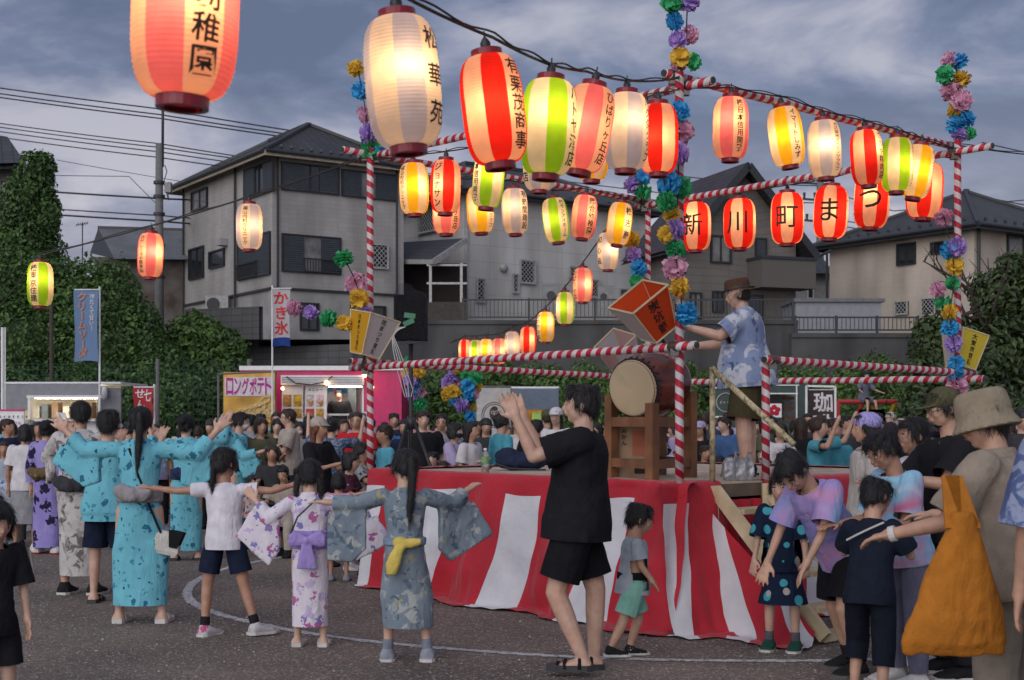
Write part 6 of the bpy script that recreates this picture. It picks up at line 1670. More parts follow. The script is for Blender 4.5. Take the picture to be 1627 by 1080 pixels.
def shoes(root, g, m, sole_m=None, kind='shoe', voxel=.009, socks=None):
    for s in (1,-1):
        k = MB()
        if kind == 'sandal':
            foot(k, g, s, .004*g.h, True); me = remesh(k, voxel, 1, 'sandal')
            # keep the sole and a few straps: cut away what is above the foot bed
            k2 = MB(); h = g.h; a = g.ank[s]; fx = V((0,-1,0)) if not hasattr(g,'toe') else V(g.toe[s]).normalized(); sx = fx.cross(V((0,0,1))); gz = a.z - .045*h; hl = V((a.x,a.y,gz)) - fx*.036*h; ty = V((a.x,a.y,gz)) + fx*.122*h
            k2.rings([[hl.lerp(ty,f) + sx*w_*h*c_ + V((0,0,z_)) for c_, z_ in ((-1,0),(1,0),(1,.020*h),(-1,.020*h))] for f, w_ in ((0,.022),(.12,.030),(.5,.030),(.8,.035),(1,.022))]); so = k2.build('sandal_sole', sole_m or m, root)
            for f, hh in ((.28,.040),(.60,.026),(.76,.016)):
                k3 = MB(); c = hl.lerp(ty,f); pts = [c + sx*(.030*h*math.cos(t)) + V((0,0,.008*h + hh*h*math.sin(t))) for t in [math.pi*i/8 for i in range(9)]]
                k3.tube(pts, .0065*h, 6); k3.build('strap', m, so, True)
            bpy.data.meshes.remove(me)
            continue
        foot(k, g, s, .009*g.h); o = link('shoe', remesh(k, voxel, 2, 'shoe'), m, root)
        if sole_m:
            h = g.h; k2 = MB(); a = g.ank[s]; fx = V((0,-1,0)) if not hasattr(g,'toe') else V(g.toe[s]).normalized(); sx = fx.cross(V((0,0,1))); gz = a.z - .045*h; hl = V((a.x,a.y,gz)) - fx*.042*h; ty = V((a.x,a.y,gz)) + fx*.130*h
            k2.rings([[hl.lerp(ty,f) + sx*w_*h*c_ + V((0,0,z_-.004*h)) for c_, z_ in ((-1,0),(1,0),(1,.016*h),(-1,.016*h))] for f, w_ in ((0,.022),(.12,.036),(.5,.036),(.8,.042),(1,.024))]); k2.build('sole', sole_m, o)
        if socks:
            k3 = MB(); d = (g.knee[s]-g.ank[s]).normalized(); k3.capsule(g.ank[s] - d*.01*g.h, g.ank[s] + d*.045*g.h, .0255*g.h, .0265*g.h, 12); link('sock', remesh(k3, .007, 1, 'sock'), socks, root)
def cap_mesh(g, kind, voxel=.008):
    H = g.HH; c = g.hc; M = g.Hd; k = MB()
    def E(p, r): k.ellipsoid(c + M @ (V(p)*H), [q*H for q in r], M, 20, 12)
    if kind == 'cap':
        E((0,.06,.22),(.42,.47,.37))
        k.rings([[c + M @ (V((x, y, .13 - .10*(x/.4)**2 - (-(y)-.35)*.18 + dz))*H) for x, y, dz in [(.36*math.sin(t)*q, -.34 - .42*q*math.cos(t)*(1 if abs(t) < 1.6 else 0), dz) for q, dz in ((1,0),)] ] for t in ()] or [ring_e(c + M @ V((0,-.45,.13))*H, M.col[0], M.col[1], .31*H, .30*H, 18), ring_e(c + M @ V((0,-.45,.165))*H, M.col[0], M.col[1], .31*H, .30*H, 18)])
    if kind == 'bucket':
        rs = [(.34,.42,.66),(.42,.51,.58),(.455,.55,.38),(.465,.56,.14),(.475,.575,.08),(.545,.66,-.06),(.575,.70,-.14)]
        k.rings([ring_e(c + M @ V((0,.03,z_))*H, M.col[0], M.col[1], rx*H, ry*H, 26) for rx, ry, z_ in reversed(rs)])
    if kind == 'trilby':
        rs = [(.62,.72,.20),(.60,.70,.165),(.42,.50,.19),(.42,.50,.30),(.40,.48,.48),(.34,.42,.60)]
        k.rings([ring_e(c + M @ V((0,.03,z_))*H, M.col[0], M.col[1], rx*H, ry*H, 26) for rx, ry, z_ in rs]); 
    return remesh(k, voxel, 2, 'hat')
def glasses(root, g):
    H = g.HH; c = g.hc; M = g.Hd; k = MB()
    for s in (1,-1):
        k.tube([c + M @ (V((s*.16 + .09*math.cos(t), -.43, .0 + .075*math.sin(t)))*H) for t in [2*math.pi*i/14 for i in range(15)]], .008*H, 5); k.tube([c + M @ V((s*.25,-.42,.02))*H, c + M @ V((s*.36,-.02,.03))*H], .009*H, 5)
    k.tube([c + M @ V((-.07,-.44,.01))*H, c + M @ V((.07,-.44,.01))*H], .009*H, 5); k.build('glasses', M_trim_dark, root)
def face_mask(root, g, m):
    H = g.HH; c = g.hc; M = g.Hd; k = MB(); k.ellipsoid(c + M @ V((0,-.20,-.20))*H, (.27*H,.27*H,.20*H), M, 14, 10); link('face_mask', remesh(k, .01, 1, 'mask'), m, root)
# ---- fabrics
def creases(m):
    """add soft creases to a cloth material"""
    t = m.node_tree; b = t.nodes['Principled BSDF']
    tc = t.nodes.new('ShaderNodeTexCoord'); n = t.nodes.new('ShaderNodeTexNoise'); n.inputs['Scale'].default_value = 9; n.inputs['Detail'].default_value = 3; n.inputs['Distortion'].default_value = 1.1
    mp_ = t.nodes.new('ShaderNodeMapping'); mp_.inputs['Scale'].default_value = (1.3,1.3,.55); mp_.inputs['Rotation'].default_value = (.3,.2,0); t.links.new(tc.outputs['Object'], mp_.inputs[0]); t.links.new(mp_.outputs[0], n.inputs['Vector'])
    ab = t.nodes.new('ShaderNodeMath'); ab.operation = 'SUBTRACT'; ab.inputs[1].default_value = .5; t.links.new(n.outputs['Fac'], ab.inputs[0]); a2 = t.nodes.new('ShaderNodeMath'); a2.operation = 'ABSOLUTE'; t.links.new(ab.outputs[0], a2.inputs[0])
    bn = t.nodes.new('ShaderNodeBump'); bn.inputs['Strength'].default_value = .24; bn.inputs['Distance'].default_value = .08; t.links.new(a2.outputs[0], bn.inputs['Height'])
    prev = b.inputs['Normal'].links
    if prev: t.links.new(prev[0].from_node.outputs[0], bn.inputs['Normal'])
    t.links.new(bn.outputs[0], b.inputs['Normal']); return m
def fabric(name, col, rough=.85, var=.08):
    if name in MATS: return MATS[name]
    return creases(mat(name, col, rough, var=var, scale=14, bump=.18, bscale=70, spec=.12))
def pattern_fabric(name, base, blobs, scale=9.0, kind='voronoi', thr=.35, base2=None, detail_scale=None):
    """printed cloth: base colour with printed motifs of several colours"""
    m, t, b = new_mat(name); tc = t.nodes.new('ShaderNodeTexCoord'); b.inputs['Roughness'].default_value = .85; b.inputs['Specular IOR Level'].default_value = .15
    src = None
    nb = t.nodes.new('ShaderNodeTexNoise'); nb.inputs['Scale'].default_value = scale*.5; nb.inputs['Detail'].default_value = 3; t.links.new(tc.outputs['Object'], nb.inputs['Vector'])
    mixb = t.nodes.new('ShaderNodeMixRGB'); mixb.inputs['Color1'].default_value = (*base,1); mixb.inputs['Color2'].default_value = (*(base2 or [c*.85 for c in base]),1); rb = t.nodes.new('ShaderNodeValToRGB'); rb.color_ramp.elements[0].position = .42; rb.color_ramp.elements[1].position = .58; t.links.new(nb.outputs['Fac'], rb.inputs[0]); t.links.new(rb.outputs[0], mixb.inputs['Fac']); src = mixb.outputs[0]
    for i, (col, sc, th) in enumerate(blobs):
        mp_ = t.nodes.new('ShaderNodeMapping'); mp_.inputs['Location'].default_value = (i*3.7, i*1.9, i*2.3); t.links.new(tc.outputs['Object'], mp_.inputs[0])
        if kind == 'voronoi':
            n = t.nodes.new('ShaderNodeTexVoronoi'); n.inputs['Scale'].default_value = sc; n.inputs['Randomness'].default_value = .85; t.links.new(mp_.outputs[0], n.inputs['Vector'])
            w_ = t.nodes.new('ShaderNodeTexNoise'); w_.inputs['Scale'].default_value = sc*3.6; t.links.new(mp_.outputs[0], w_.inputs['Vector']); ad = t.nodes.new('ShaderNodeMath'); ad.operation = 'MULTIPLY_ADD'; ad.inputs[1].default_value = .9; t.links.new(w_.outputs['Fac'], ad.inputs[0]); t.links.new(n.outputs['Distance'], ad.inputs[2])
            lt = t.nodes.new('ShaderNodeMath'); lt.operation = 'LESS_THAN'; lt.inputs[1].default_value = th + .72; t.links.new(ad.outputs[0], lt.inputs[0]); fac = lt.outputs[0]
        elif kind == 'dots':
            n = t.nodes.new('ShaderNodeTexVoronoi'); n.inputs['Scale'].default_value = sc; n.inputs['Randomness'].default_value = .35; t.links.new(mp_.outputs[0], n.inputs['Vector']); lt = t.nodes.new('ShaderNodeMath'); lt.operation = 'LESS_THAN'; lt.inputs[1].default_value = th; t.links.new(n.outputs['Distance'], lt.inputs[0]); fac = lt.outputs[0]
        else:
            n = t.nodes.new('ShaderNodeTexNoise'); n.inputs['Scale'].default_value = sc; n.inputs['Detail'].default_value = 4 if kind == 'brush' else 1.5; n.inputs['Distortion'].default_value = .8; t.links.new(mp_.outputs[0], n.inputs['Vector']); lt = t.nodes.new('ShaderNodeValToRGB'); lt.color_ramp.elements[0].position = th; lt.color_ramp.elements[1].position = th + (.06 if kind == 'brush' else .18); t.links.new(n.outputs['Fac'], lt.inputs[0]); fac = lt.outputs[0]
        mx = t.nodes.new('ShaderNodeMixRGB'); mx.inputs['Color2'].default_value = (*col,1); t.links.new(fac, mx.inputs['Fac']); t.links.new(src, mx.inputs['Color1']); src = mx.outputs[0]
    t.links.new(src, b.inputs['Base Color'])
    n2 = t.nodes.new('ShaderNodeTexNoise'); n2.inputs['Scale'].default_value = 60; t.links.new(tc.outputs['Object'], n2.inputs['Vector']); bn = t.nodes.new('ShaderNodeBump'); bn.inputs['Strength'].default_value = .15; bn.inputs['Distance'].default_value = .01; t.links.new(n2.outputs['Fac'], bn.inputs['Height']); t.links.new(bn.outputs[0], b.inputs['Normal'])
    return creases(m)
def person(label, px, D, rotz, g, group=None, z=0.0, cat='person'):
    return thing('person', label, cat, (PX(px, D), D, z), R(rotz), group)

HV = .0085          # voxel for near figures
UP, DN = V((0,0,1)), V((0,0,-1))
M_shoe_w = fabric('shoe_white', (.60,.58,.57)); M_shoe_k = fabric('shoe_black', (.02,.02,.022)); M_sole = mat('sole_white', (.55,.54,.52), .7); M_shoe_g = fabric('shoe_grey', (.26,.28,.33)); M_sock_k = fabric('sock_black', (.02,.02,.025)); M_sock_g = fabric('sock_grey', (.20,.22,.27))
def finish(root, g, skin, hair, hairm=None, hands=None, voxel=HV, seed=0, features=True):
    link('body', body_mesh(g, voxel, hands), skin, root)
    if hair: link('hair', hair_mesh(g, hair, .009, seed), hairm or M_hair, root)
    if features: face(root, g, hairm or M_hair)
# 1. woman in a teal yukata, arms raised, seen from behind
M_teal = pattern_fabric('teal_yukata', (.15,.45,.55), [((.03,.15,.25), 7.5, -.08), ((.02,.10,.18), 15.0, -.14), ((.06,.26,.36), 10, -.10)], 7, base2=(.17,.50,.60))
g = rig(1.62, 'woman', (0,0,0), (4,0,12), armL=((.95,-.20,-.02),(.70,-.25,.62)), armR=((-.88,-.15,-.12),(-.55,-.35,.75)), legL=((.10,-.02,-1),(.04,.04,-1)), legR=((-.14,.02,-1),(-.06,.05,-1)))
t = person('woman in teal patterned yukata with long ponytail and raised arms, white bag at hip', 222, 10.1, 180, g)
finish(t, g, SKIN[1], 'pony', hands={1:(V((0,-1,0)),.25,.15), -1:(V((0,-1,0)),.25,.15)}, seed=1)
link('yukata', robe_mesh(g, .010, .085, .17, .125, 1, .80), M_teal, t)
M_greyobi = fabric('obi_grey', (.30,.28,.29)); obi(t, g, M_greyobi, M_greyobi, (.12,.36), knot='fold')
shoes(t, g, fabric('sandal_cream', (.50,.47,.42)), M_sole, 'sandal')
hb = thing('shoulder_bag', 'small white and black bag hanging at the hip of the teal yukata woman', 'bag', P(262,880,10.05)); 
k = MB(); k.rings([[V((x*w_, y*d_, z_)) for x, y in ((-1,-1),(1,-1),(1,1),(-1,1))] for z_, w_, d_ in ((0,.085,.035),(.03,.10,.045),(.14,.085,.04),(.17,.06,.03))]); o = k.build('bag_body', [fabric('bag_white', (.55,.53,.50))], hb); o.rotation_euler = (0,R(12),0)
k = MB(); k.rings([[V((x*w_, y*d_, z_)) for x, y in ((-1,-1),(1,-1),(1,1),(-1,1))] for z_, w_, d_ in ((.05,.03,.05),(.17,.055,.05))]); o = k.build('bag_flap', fabric('bag_black', (.015,.015,.017)), hb); o.location = (.06,-.003,0); o.rotation_euler = (0,R(12),0)
a = P(205,712,10.0) - hb.location; k = MB(); k.tube([V((-.02,-.04,.16)), V((-.14,-.05,.45)), V((a.x+.10,-.06,a.z-.28)), a], .009, 6); k.build('strap', fabric('bag_black', ()), hb)
# 2. girl in white tee and navy shorts, arms spread
g = rig(1.33, 'child', (0,0,0), (0,0,-35), armL=((.95,.0,-.05),(.97,-.20,.10)), armR=((-.93,-.05,-.05),(-.88,-.35,.25)), legL=((.16,.02,-1),(.04,.10,-1)), legR=((-.22,.05,-1),(-.30,.06,-1))); g.toe = {1:(-.45,-.9,0), -1:(-.75,-.65,0)}
t = person('girl in white tee and navy shorts with a black side ponytail, arms spread', 357, 9.5, 180, g)
finish(t, g, SKIN[2], 'pigtail', hands={1:(V((0,0,-1)),.2,.15), -1:(V((0,0,-1)),.2,.15)}, seed=2)
link('shirt', tee_mesh(g, .009, .50, -.12, .013, .03, 0, 3), fabric('tee_white', (.66,.64,.70)), t)
link('shorts', shorts_mesh(g, .009, .70, .018, 4), fabric('shorts_navy', (.012,.018,.040)), t)
shoes(t, g, pattern_fabric('trainer_pink', (.55,.54,.55), [((.50,.10,.22), 12, .0)], 14), M_sole, socks=M_sock_k)
# 3. girl in pale pink floral yukata
M_floral = pattern_fabric('pale_floral', (.66,.60,.68), [((.42,.13,.32), 8.5, -.02), ((.23,.22,.48), 10.5, -.04), ((.50,.42,.62), 7, -.02)], 9, base2=(.70,.66,.72))
g = rig(1.255, 'child', (0,0,0), (2,0,-8), armL=((.66,.10,-.50),(.62,-.30,.72)), armR=((-.70,-.05,-.48),(-.80,-.35,.45)), legL=((.05,0,-1),(.0,.04,-1)), legR=((-.05,.0,-1),(-.02,.05,-1)))
t = person('girl in pale floral yukata with lilac bow obi and braided pigtails', 493, 9.05, 180, g)
finish(t, g, SKIN[1], 'twin', hands={1:(V((0,-1,0)),.3,.12), -1:(V((0,-.5,-1)),.3,.12)}, seed=3)
link('yukata', robe_mesh(g, .009, .11, .25, .118, 5), M_floral, t)
M_lilac = fabric('obi_lilac', (.34,.26,.58)); obi(t, g, M_lilac, M_lilac, (.08,.40))
shoes(t, g, fabric('sandal_silver', (.50,.50,.52)), M_sole, 'sandal')
k = MB(); k.tube([g.nb + V((-.05,.10,-.02)), g.pel + V((.06,.15,.25)), g.pel + V((.13,.09,.10))], .006, 6); k.build('bag_cord', M_trim_dark, t)
# 4. girl in blue grey yukata with yellow sash
M_bluegrey = pattern_fabric('bluegrey_yukata', (.17,.215,.26), [((.36,.38,.38), 13, .56), ((.09,.13,.18), 17, .58), ((.34,.30,.16), 15, .66)], 10, 'brush', base2=(.21,.26,.31))
g = rig(1.335, 'child', (0,0,0), (6,0,25), armL=((.88,.0,-.22),(.93,-.18,.05)), armR=((-.62,-.45,-.22),(-.55,-.62,.45)), legL=((.06,0,-1),(.05,.03,-1)), legR=((-.14,.02,-1),(-.10,.05,-1)))
t = person('girl in blue grey brushed yukata with yellow sash knotted behind', 643, 8.5, 180, g)
finish(t, g, SKIN[1], 'pony', hands={1:(V((0,0,-1)),.3,.1), -1:(V((0,0,-1)),.3,.1)}, seed=4)
link('yukata', robe_mesh(g, .009, .16, .27, .135, 7), M_bluegrey, t)
M_yell = fabric('sash_yellow', (.62,.48,.12)); obi(t, g, fabric('sash_blue', (.20,.27,.36)), M_yell, (.16,.28), knot='scarf')
shoes(t, g, M_shoe_g, M_sole, socks=M_sock_g)
# 5. man in black walking past, arms raised, profile to the left
M_black = fabric('tee_black', (.014,.014,.018)); M_blacksh = fabric('shorts_black', (.010,.010,.013))
g = rig(1.735, 'man', (-3,0,0), (0,0,0), armL=((.12,-.94,-.30),(.0,-.42,.92)), armR=((-.15,-.82,-.25),(.05,-.45,.90)), legL=((.04,-.30,-1),(.02,.42,-1)), legR=((-.04,.26,-1),(-.02,-.02,-1)), girth=1.05)
g.toe = {1:(0,-1,0), -1:(0,-1,0)}
t = person('man in black tee and black shorts walking past, hands raised to clap', 917, 8.1, -97, g)
finish(t, g, SKIN[1], 'short', hands={1:(V((1,0,.0)),.25,.10), -1:(V((-1,0,.0)),.25,.10)}, seed=5)
link('shirt', tee_mesh(g, .010, .78, -.17, .022, .03, .01, 8, .007), M_black, t)
link('shorts', shorts_mesh(g, .010, .80, .024, 9), M_blacksh, t)
shoes(t, g, fabric('sandal_black', (.015,.014,.014)), M_trim_dark, 'sandal')
k = MB(); c = g.hip[1].lerp(g.knee[1], .55) + V((.075,.02,0)); 
for r_ in (.012,.019,.026): k.tube([c + V((.006, -.02+r_*math.cos(a_), r_*math.sin(a_))) for a_ in [math.pi*i/16*.5+math.pi*.5 for i in range(9)]], .0025, 4)
k.build('emblem', M_sole, t)
# 6. toddler boy in grey tee and mint shorts
g = rig(1.0, 'small', (3,0,0), (10,0,0), armL=((.10,-.25,-.9),(0,-.55,-.55)), armR=((-.10,-.15,-1),(0,-.55,-.75)), legL=((.04,-.25,-1),(.0,.30,-1)), legR=((-.04,.35,-1),(0,.50,-1)))
t = person('small boy in grey tee and mint shorts striding beside the striped cloth', 1005, 8.65, 97, g)
finish(t, g, SKIN[0], 'short', seed=6)
link('shirt', tee_mesh(g, .009, .70, -.14, .018, .03, .01, 9), fabric('tee_grey', (.33,.37,.42)), t)
link('shorts', shorts_mesh(g, .009, .80, .03, 3), fabric('shorts_mint', (.22,.46,.38)), t)
k = MB(); k.rings([ring_e(g.pel + V((0,0,z_)), V((1,0,0)), V((0,1,0)), .107, .100, 20) for z_ in (.045,.095)]); link('waist_pouch', remesh(k, .008, 1), M_blacksh, t)
shoes(t, g, pattern_fabric('trainer_black', (.02,.02,.022), [((.6,.6,.6), 16, -.1)], 9), M_sole)
# 7. drummer on the deck
M_aloha = pattern_fabric('aloha_shirt', (.20,.26,.42), [((.52,.55,.62), 8, .50), ((.07,.10,.20), 11, .60)], 8, 'brush', base2=(.28,.34,.50))
g = rig(1.60, 'man', (4,0,0), (6,0,0), armL=((.18,-.72,-.55),(.05,-.85,.25)), armR=((-.18,-.60,-.70),(.0,-.95,-.05)), legL=((.10,-.10,-1),(.03,.08,-1)), legR=((-.10,.06,-1),(-.03,.06,-1)), girth=1.22)
t = person('drummer in brown hat, blue floral shirt and olive shorts holding drumsticks', 1186, 11.05, -95, g, z=DECK)
finish(t, g, SKIN[1], 'bald', seed=7, hands={1:(V((0,0,-1)),.9,.05), -1:(V((0,0,-1)),.9,.05)})
link('shirt', tee_mesh(g, .011, .85, -.22, .020, .05, .03, 5, .008), M_aloha, t)
link('shorts', shorts_mesh(g, .011, .96, .030, 5), fabric('shorts_olive', (.060,.052,.026)), t)
link('hat', cap_mesh(g, 'trilby'), fabric('felt_brown', (.085,.045,.032)), t)
k = MB(); k.rings([ring_e(g.hc + g.Hd @ V((0,.03,z_))*g.HH, g.Hd.col[0], g.Hd.col[1], .435*g.HH, .515*g.HH, 26) for z_ in (.21,.29)]); k.build('hat_band', M_trim_dark, t)
shoes(t, g, M_shoe_k, M_trim_dark)
for s_, dd in ((1, V((-.02,-.55,.75))), (-1, V((.05,-.95,.05)))):
    st_ = thing('drumstick', 'pale drumstick raised in the drummer\'s upper hand' if s_ == 1 else 'pale drumstick held low in the drummer\'s other hand', 'drumstick', (0,0,0))
    w_ = t.matrix_basis @ (g.wri[s_] + g.hand[s_]*.075*g.h); dd = (t.matrix_basis.to_3x3() @ dd).normalized(); st_.location = w_
    k = MB(); k.tube([-dd*.08, dd*.30], [.013,.011], 8); k.build('shaft', M_newwood, st_, True)
# 8. boy in violet tie-dye tee bending forward
M_tie1 = pattern_fabric('tiedye_violet', (.25,.22,.52), [((.46,.26,.46), 3.2, .46), ((.22,.36,.60), 3.6, .52), ((.50,.40,.62), 4.5, .58)], 4, 'dye', base2=(.34,.30,.60))
g = rig(1.50, 'teen', (34,0,8), (22,0,0), armL=((.10,-.35,-.95),(-.15,-.45,-.85)), armR=((-.25,-.25,-.95),(.10,-.50,-.85)), legL=((.10,-.30,-1),(.02,.35,-1)), legR=((-.10,.10,-1),(-.05,.45,-1)))
t = person('boy in violet tie dye tee and black shorts bending forward', 1338, 8.1, -62, g)
finish(t, g, SKIN[0], 'short', seed=8)
link('shirt', tee_mesh(g, .009, .80, -.15, .024, .04, 0, 6, .009), M_tie1, t)
link('shorts', shorts_mesh(g, .009, .85, .028, 6), M_blacksh, t)
shoes(t, g, M_shoe_k, mat('sole_dark', (.12,.11,.10), .8), socks=M_sock_k)
# 9. girl in navy dotted dress behind him
M_dots = pattern_fabric('navy_dots', (.010,.018,.045), [((.06,.34,.42), 9, .30), ((.40,.38,.36), 7.5, .20)], 7, 'dots')
g = rig(1.18, 'child', (6,0,0), (8,0,0), armL=((.2,-.1,-1),(.1,-.3,-1)), armR=((-.2,-.25,-1),(-.1,-.35,-1)))
t = person('girl in navy dotted dress half hidden behind the bending boy', 1243, 8.9, -20, g)
finish(t, g, SKIN[1], 'bun', seed=9)
link('shirt', tee_mesh(g, .009, 1.0, -.15, .02, .05, 0, 2), M_dots, t); link('skirt', skirt_mesh(g, .009, .26*1.18, .15, 3), M_dots, t)
shoes(t, g, fabric('trainer_green', (.02,.07,.05)), M_sole, socks=fabric('sock_stripe', (.10,.10,.12)))
# 10. small boy in dark navy, from behind
M_navy = fabric('tee_darknavy', (.012,.017,.030))
g = rig(1.22, 'child', (10,0,-6), (10,0,-18), armL=((.35,-.45,-.75),(-.15,-.80,.10)), armR=((-.35,-.40,-.75),(.2,-.8,.1)), legL=((.06,-.25,-1),(0,.3,-1)), legR=((-.06,.10,-1),(0,.2,-1)))
t = person('boy in dark navy tee with a white stripe seen from behind', 1382, 7.2, 150, g)
finish(t, g, SKIN[0], 'short', seed=10)
link('shirt', tee_mesh(g, .009, .75, -.2, .02, .03, 0, 11, .008), M_navy, t); link('shorts', shorts_mesh(g, .009, 1.4, .022, 2), fabric('trousers_darknavy', (.010,.013,.022)), t)
shoes(t, g, M_shoe_k, M_sole)
k = MB(); pts = [g.nb + g.T @ V((x_*.1, .105 + .01*(1-x_*x_), -.06 - .05*x_)) for x_ in [(-1+i*.25) for i in range(9)]]; k.tube(pts, .006, 5); k.build('shirt_stripe', M_sole, t)
# 11. boy in sky blue and rose tie-dye tee
M_tie2 = pattern_fabric('tiedye_rose', (.20,.42,.62), [((.52,.16,.28), 3.4, .50), ((.55,.55,.62), 3.8, .56)], 4, 'dye', base2=(.28,.50,.66))
g = rig(1.48, 'teen', (10,0,0), (22,0,0), armL=((.2,-.30,-.9),(-.1,-.85,-.15)), armR=((-.2,-.30,-.95),(.1,-.9,-.1)))
t = person('boy in sky blue and rose tie dye tee looking down', 1440, 7.75, -72, g)
finish(t, g, SKIN[2], 'short', seed=11)
link('shirt', tee_mesh(g, .009, .85, -.16, .022, .03, 0, 12, .008), M_tie2, t); link('trousers', shorts_mesh(g, .009, 1.95, .016, 7), fabric('trousers_slate', (.13,.13,.19)), t)
shoes(t, g, M_shoe_w, M_sole)
# 12. boy in white tee
g = rig(1.53, 'teen', (2,0,0), (4,0,0))
t = person('boy in white tee standing behind the tie dye boy, in profile', 1460, 8.5, -80, g)
finish(t, g, SKIN[2], 'crop', seed=12)
link('shirt', tee_mesh(g, .010, .85, -.16, .022, .03, 0, 13, .007), fabric('tee_white', ()), t); link('trousers', shorts_mesh(g, .010, 1.9, .016, 7), M_navy, t)
k = MB(); k.ellipsoid(g.sho[1] + V((.02,-.03,-.06)), (.012,.022,.03)); k.build('shirt_print', M_yell, t)
shoes(t, g, M_shoe_w, M_sole)
# 13. man in olive cap, glasses and black shirt
g = rig(1.70, 'man', (4,0,0), (8,0,0), armL=((.2,-.5,-.7),(-.3,-.9,.1)), armR=((-.2,-.5,-.8),(.3,-.9,.05)))
t = person('bearded man in olive cap and thin glasses with black printed shirt', 1518, 8.0, -82, g)
finish(t, g, SKIN[0], 'crop', seed=13); glasses(t, g)
link('shirt', tee_mesh(g, .011, .85, -.16, .022, .03, .01, 14, .007), pattern_fabric('black_print', (.016,.016,.020), [((.30,.06,.03), 9, -.24), ((.22,.22,.24), 12, -.24)], 9), t); link('trousers', shorts_mesh(g, .011, 1.95, .02, 4), fabric('trousers_black', (.02,.02,.024)), t)
link('cap', cap_mesh(g, 'cap'), fabric('cap_olive', (.10,.095,.05)), t)
k = MB(); k.ellipsoid(g.hc + g.Hd @ V((0,-.17,-.36))*g.HH, (.15*g.HH,.17*g.HH,.12*g.HH), g.Hd); link('beard', remesh(k, .008, 1), M_hair, t)
shoes(t, g, M_shoe_k, M_sole)
# 14. man in bucket hat and khaki shirt, seen from behind
g = rig(1.62, 'man', (8,0,6), (6,0,28), armL=((.35,-.45,-.85),(.25,-.95,-.25)), armR=((-.2,-.5,-.8),(.2,-.9,.0)), girth=1.02)
t = person('man in tan bucket hat and khaki shirt reaching forward with watch on wrist', 1606, 5.75, -135, g)
finish(t, g, SKIN[0], 'crop', seed=14, hands={1:(V((0,0,-1)),.5,.08), -1:(V((0,0,-1)),.5,.08)}); glasses(t, g)
link('shirt', tee_mesh(g, .010, .88, -.18, .024, .035, .01, 15, .009), fabric('shirt_khaki', (.30,.25,.20)), t)
link('trousers', shorts_mesh(g, .011, 1.95, .024, 5), fabric('trousers_sand', (.30,.26,.21)), t)
link('bucket_hat', cap_mesh(g, 'bucket'), fabric('hat_tan', (.27,.225,.16)), t)
k = MB(); k.rings([ring_e(g.nb + g.T @ V((0,.012,z_)), g.T.col[0], g.T.col[1], r_, r_*.92, 20) for z_, r_ in ((-.01,.098),(.045,.082))]); link('collar', remesh(k, .008, 1), fabric('shirt_khaki', ()), t)
k = MB(); w_ = g.wri[1]; k.tube([w_ - g.hand[1]*.012, w_ + g.hand[1]*.014], .034, 14); k.build('wristwatch', M_sole, t)
shoes(t, g, M_shoe_k, M_sole)
tb = thing('tote_bag', 'ochre orange cloth tote bag slung from the khaki shirt shoulder', 'bag', P(1515,1040,5.35))
M_tote = fabric('tote_ochre', (.42,.155,.022))
k = MB(); zt = PZ(758,5.35) - tb.location.z
prof = [(0,.196,.020,.0),(.05,.208,.05,0),(.15,.188,.07,.01),(.30,.138,.065,.02),(.45,.082,.045,.03),(.56,.042,.028,.035)]
k.rings([ring_e(V((x_,0,z_)), V((1,0,0)), V((0,1,0)), rx, ry, 22) for z_, rx, ry, x_ in prof])
link('bag_body', wrinkle(remesh(k, .009, 3), .012, 12, 3, .22), M_tote, tb)
k = MB(); top_ = V((.045,.16,zt)); 
for q in (-1,1): k.rings([[p + V((q*.03*(1-f)+q*.006 + sx_*.035, 0, 0)) + V((0,dy,0)) for sx_, dy in ((-1,-.006),(1,-.006),(1,.006),(-1,.006))] for f, p in ((f, V((.03,-.02,.50)).lerp(top_, f)) for f in (0,.25,.5,.75,1.0))])
k.build('bag_strap', M_tote, tb)
# 15. woman in lilac headscarf
g = rig(1.57, 'woman', (0,0,0), (0,0,0))
t = person('woman in lilac headscarf and cream top in profile', 1378, 9.7, -88, g)
finish(t, g, SKIN[0], 'long', seed=15, voxel=.011)
k = MB(); k.ellipsoid(g.hc + g.Hd @ V((0,.08,.19))*g.HH, (.42*g.HH,.47*g.HH,.38*g.HH), g.Hd, 18, 12); k.ellipsoid(g.hc + g.Hd @ V((0,.42,.0))*g.HH, (.16*g.HH,.16*g.HH,.2*g.HH), g.Hd); link('headscarf', wrinkle(remesh(k, .009, 2), .006, 22, 1, 1), fabric('scarf_lilac', (.36,.33,.66)), t)
link('shirt', tee_mesh(g, .012, .8, -.14, .02, .03, 0, 3), fabric('top_cream', (.46,.43,.41)), t); link('trousers', shorts_mesh(g, .012, 1.95, .02, 4), fabric('trousers_black', ()), t)
# 16. girl at the left edge
g = rig(1.15, 'child', (6,0,0), (14,0,0), armL=((.15,-.1,-1),(.05,-.2,-1)), armR=((-.15,-.1,-1),(-.05,-.25,-1)))
t = person('girl with black bob in black tee with white sleeve stripes', -14, 6.35, 40, g)
finish(t, g, SKIN[1], 'bob', seed=16)
link('shirt', tee_mesh(g, .009, .9, -.16, .02, .03, 0, 4), M_black, t); link('trousers', shorts_mesh(g, .009, .8, .02, 4), M_black, t)
for q in (-1,1): k = MB(); a_ = g.sho[1].lerp(g.elb[1], .05) + V((.052,q*.010,.01)); b_ = g.sho[1].lerp(g.elb[1], .88) + V((.052,q*.010,0)); k.bar(a_, b_, .006); k.build('sleeve_stripe', M_sole, t)
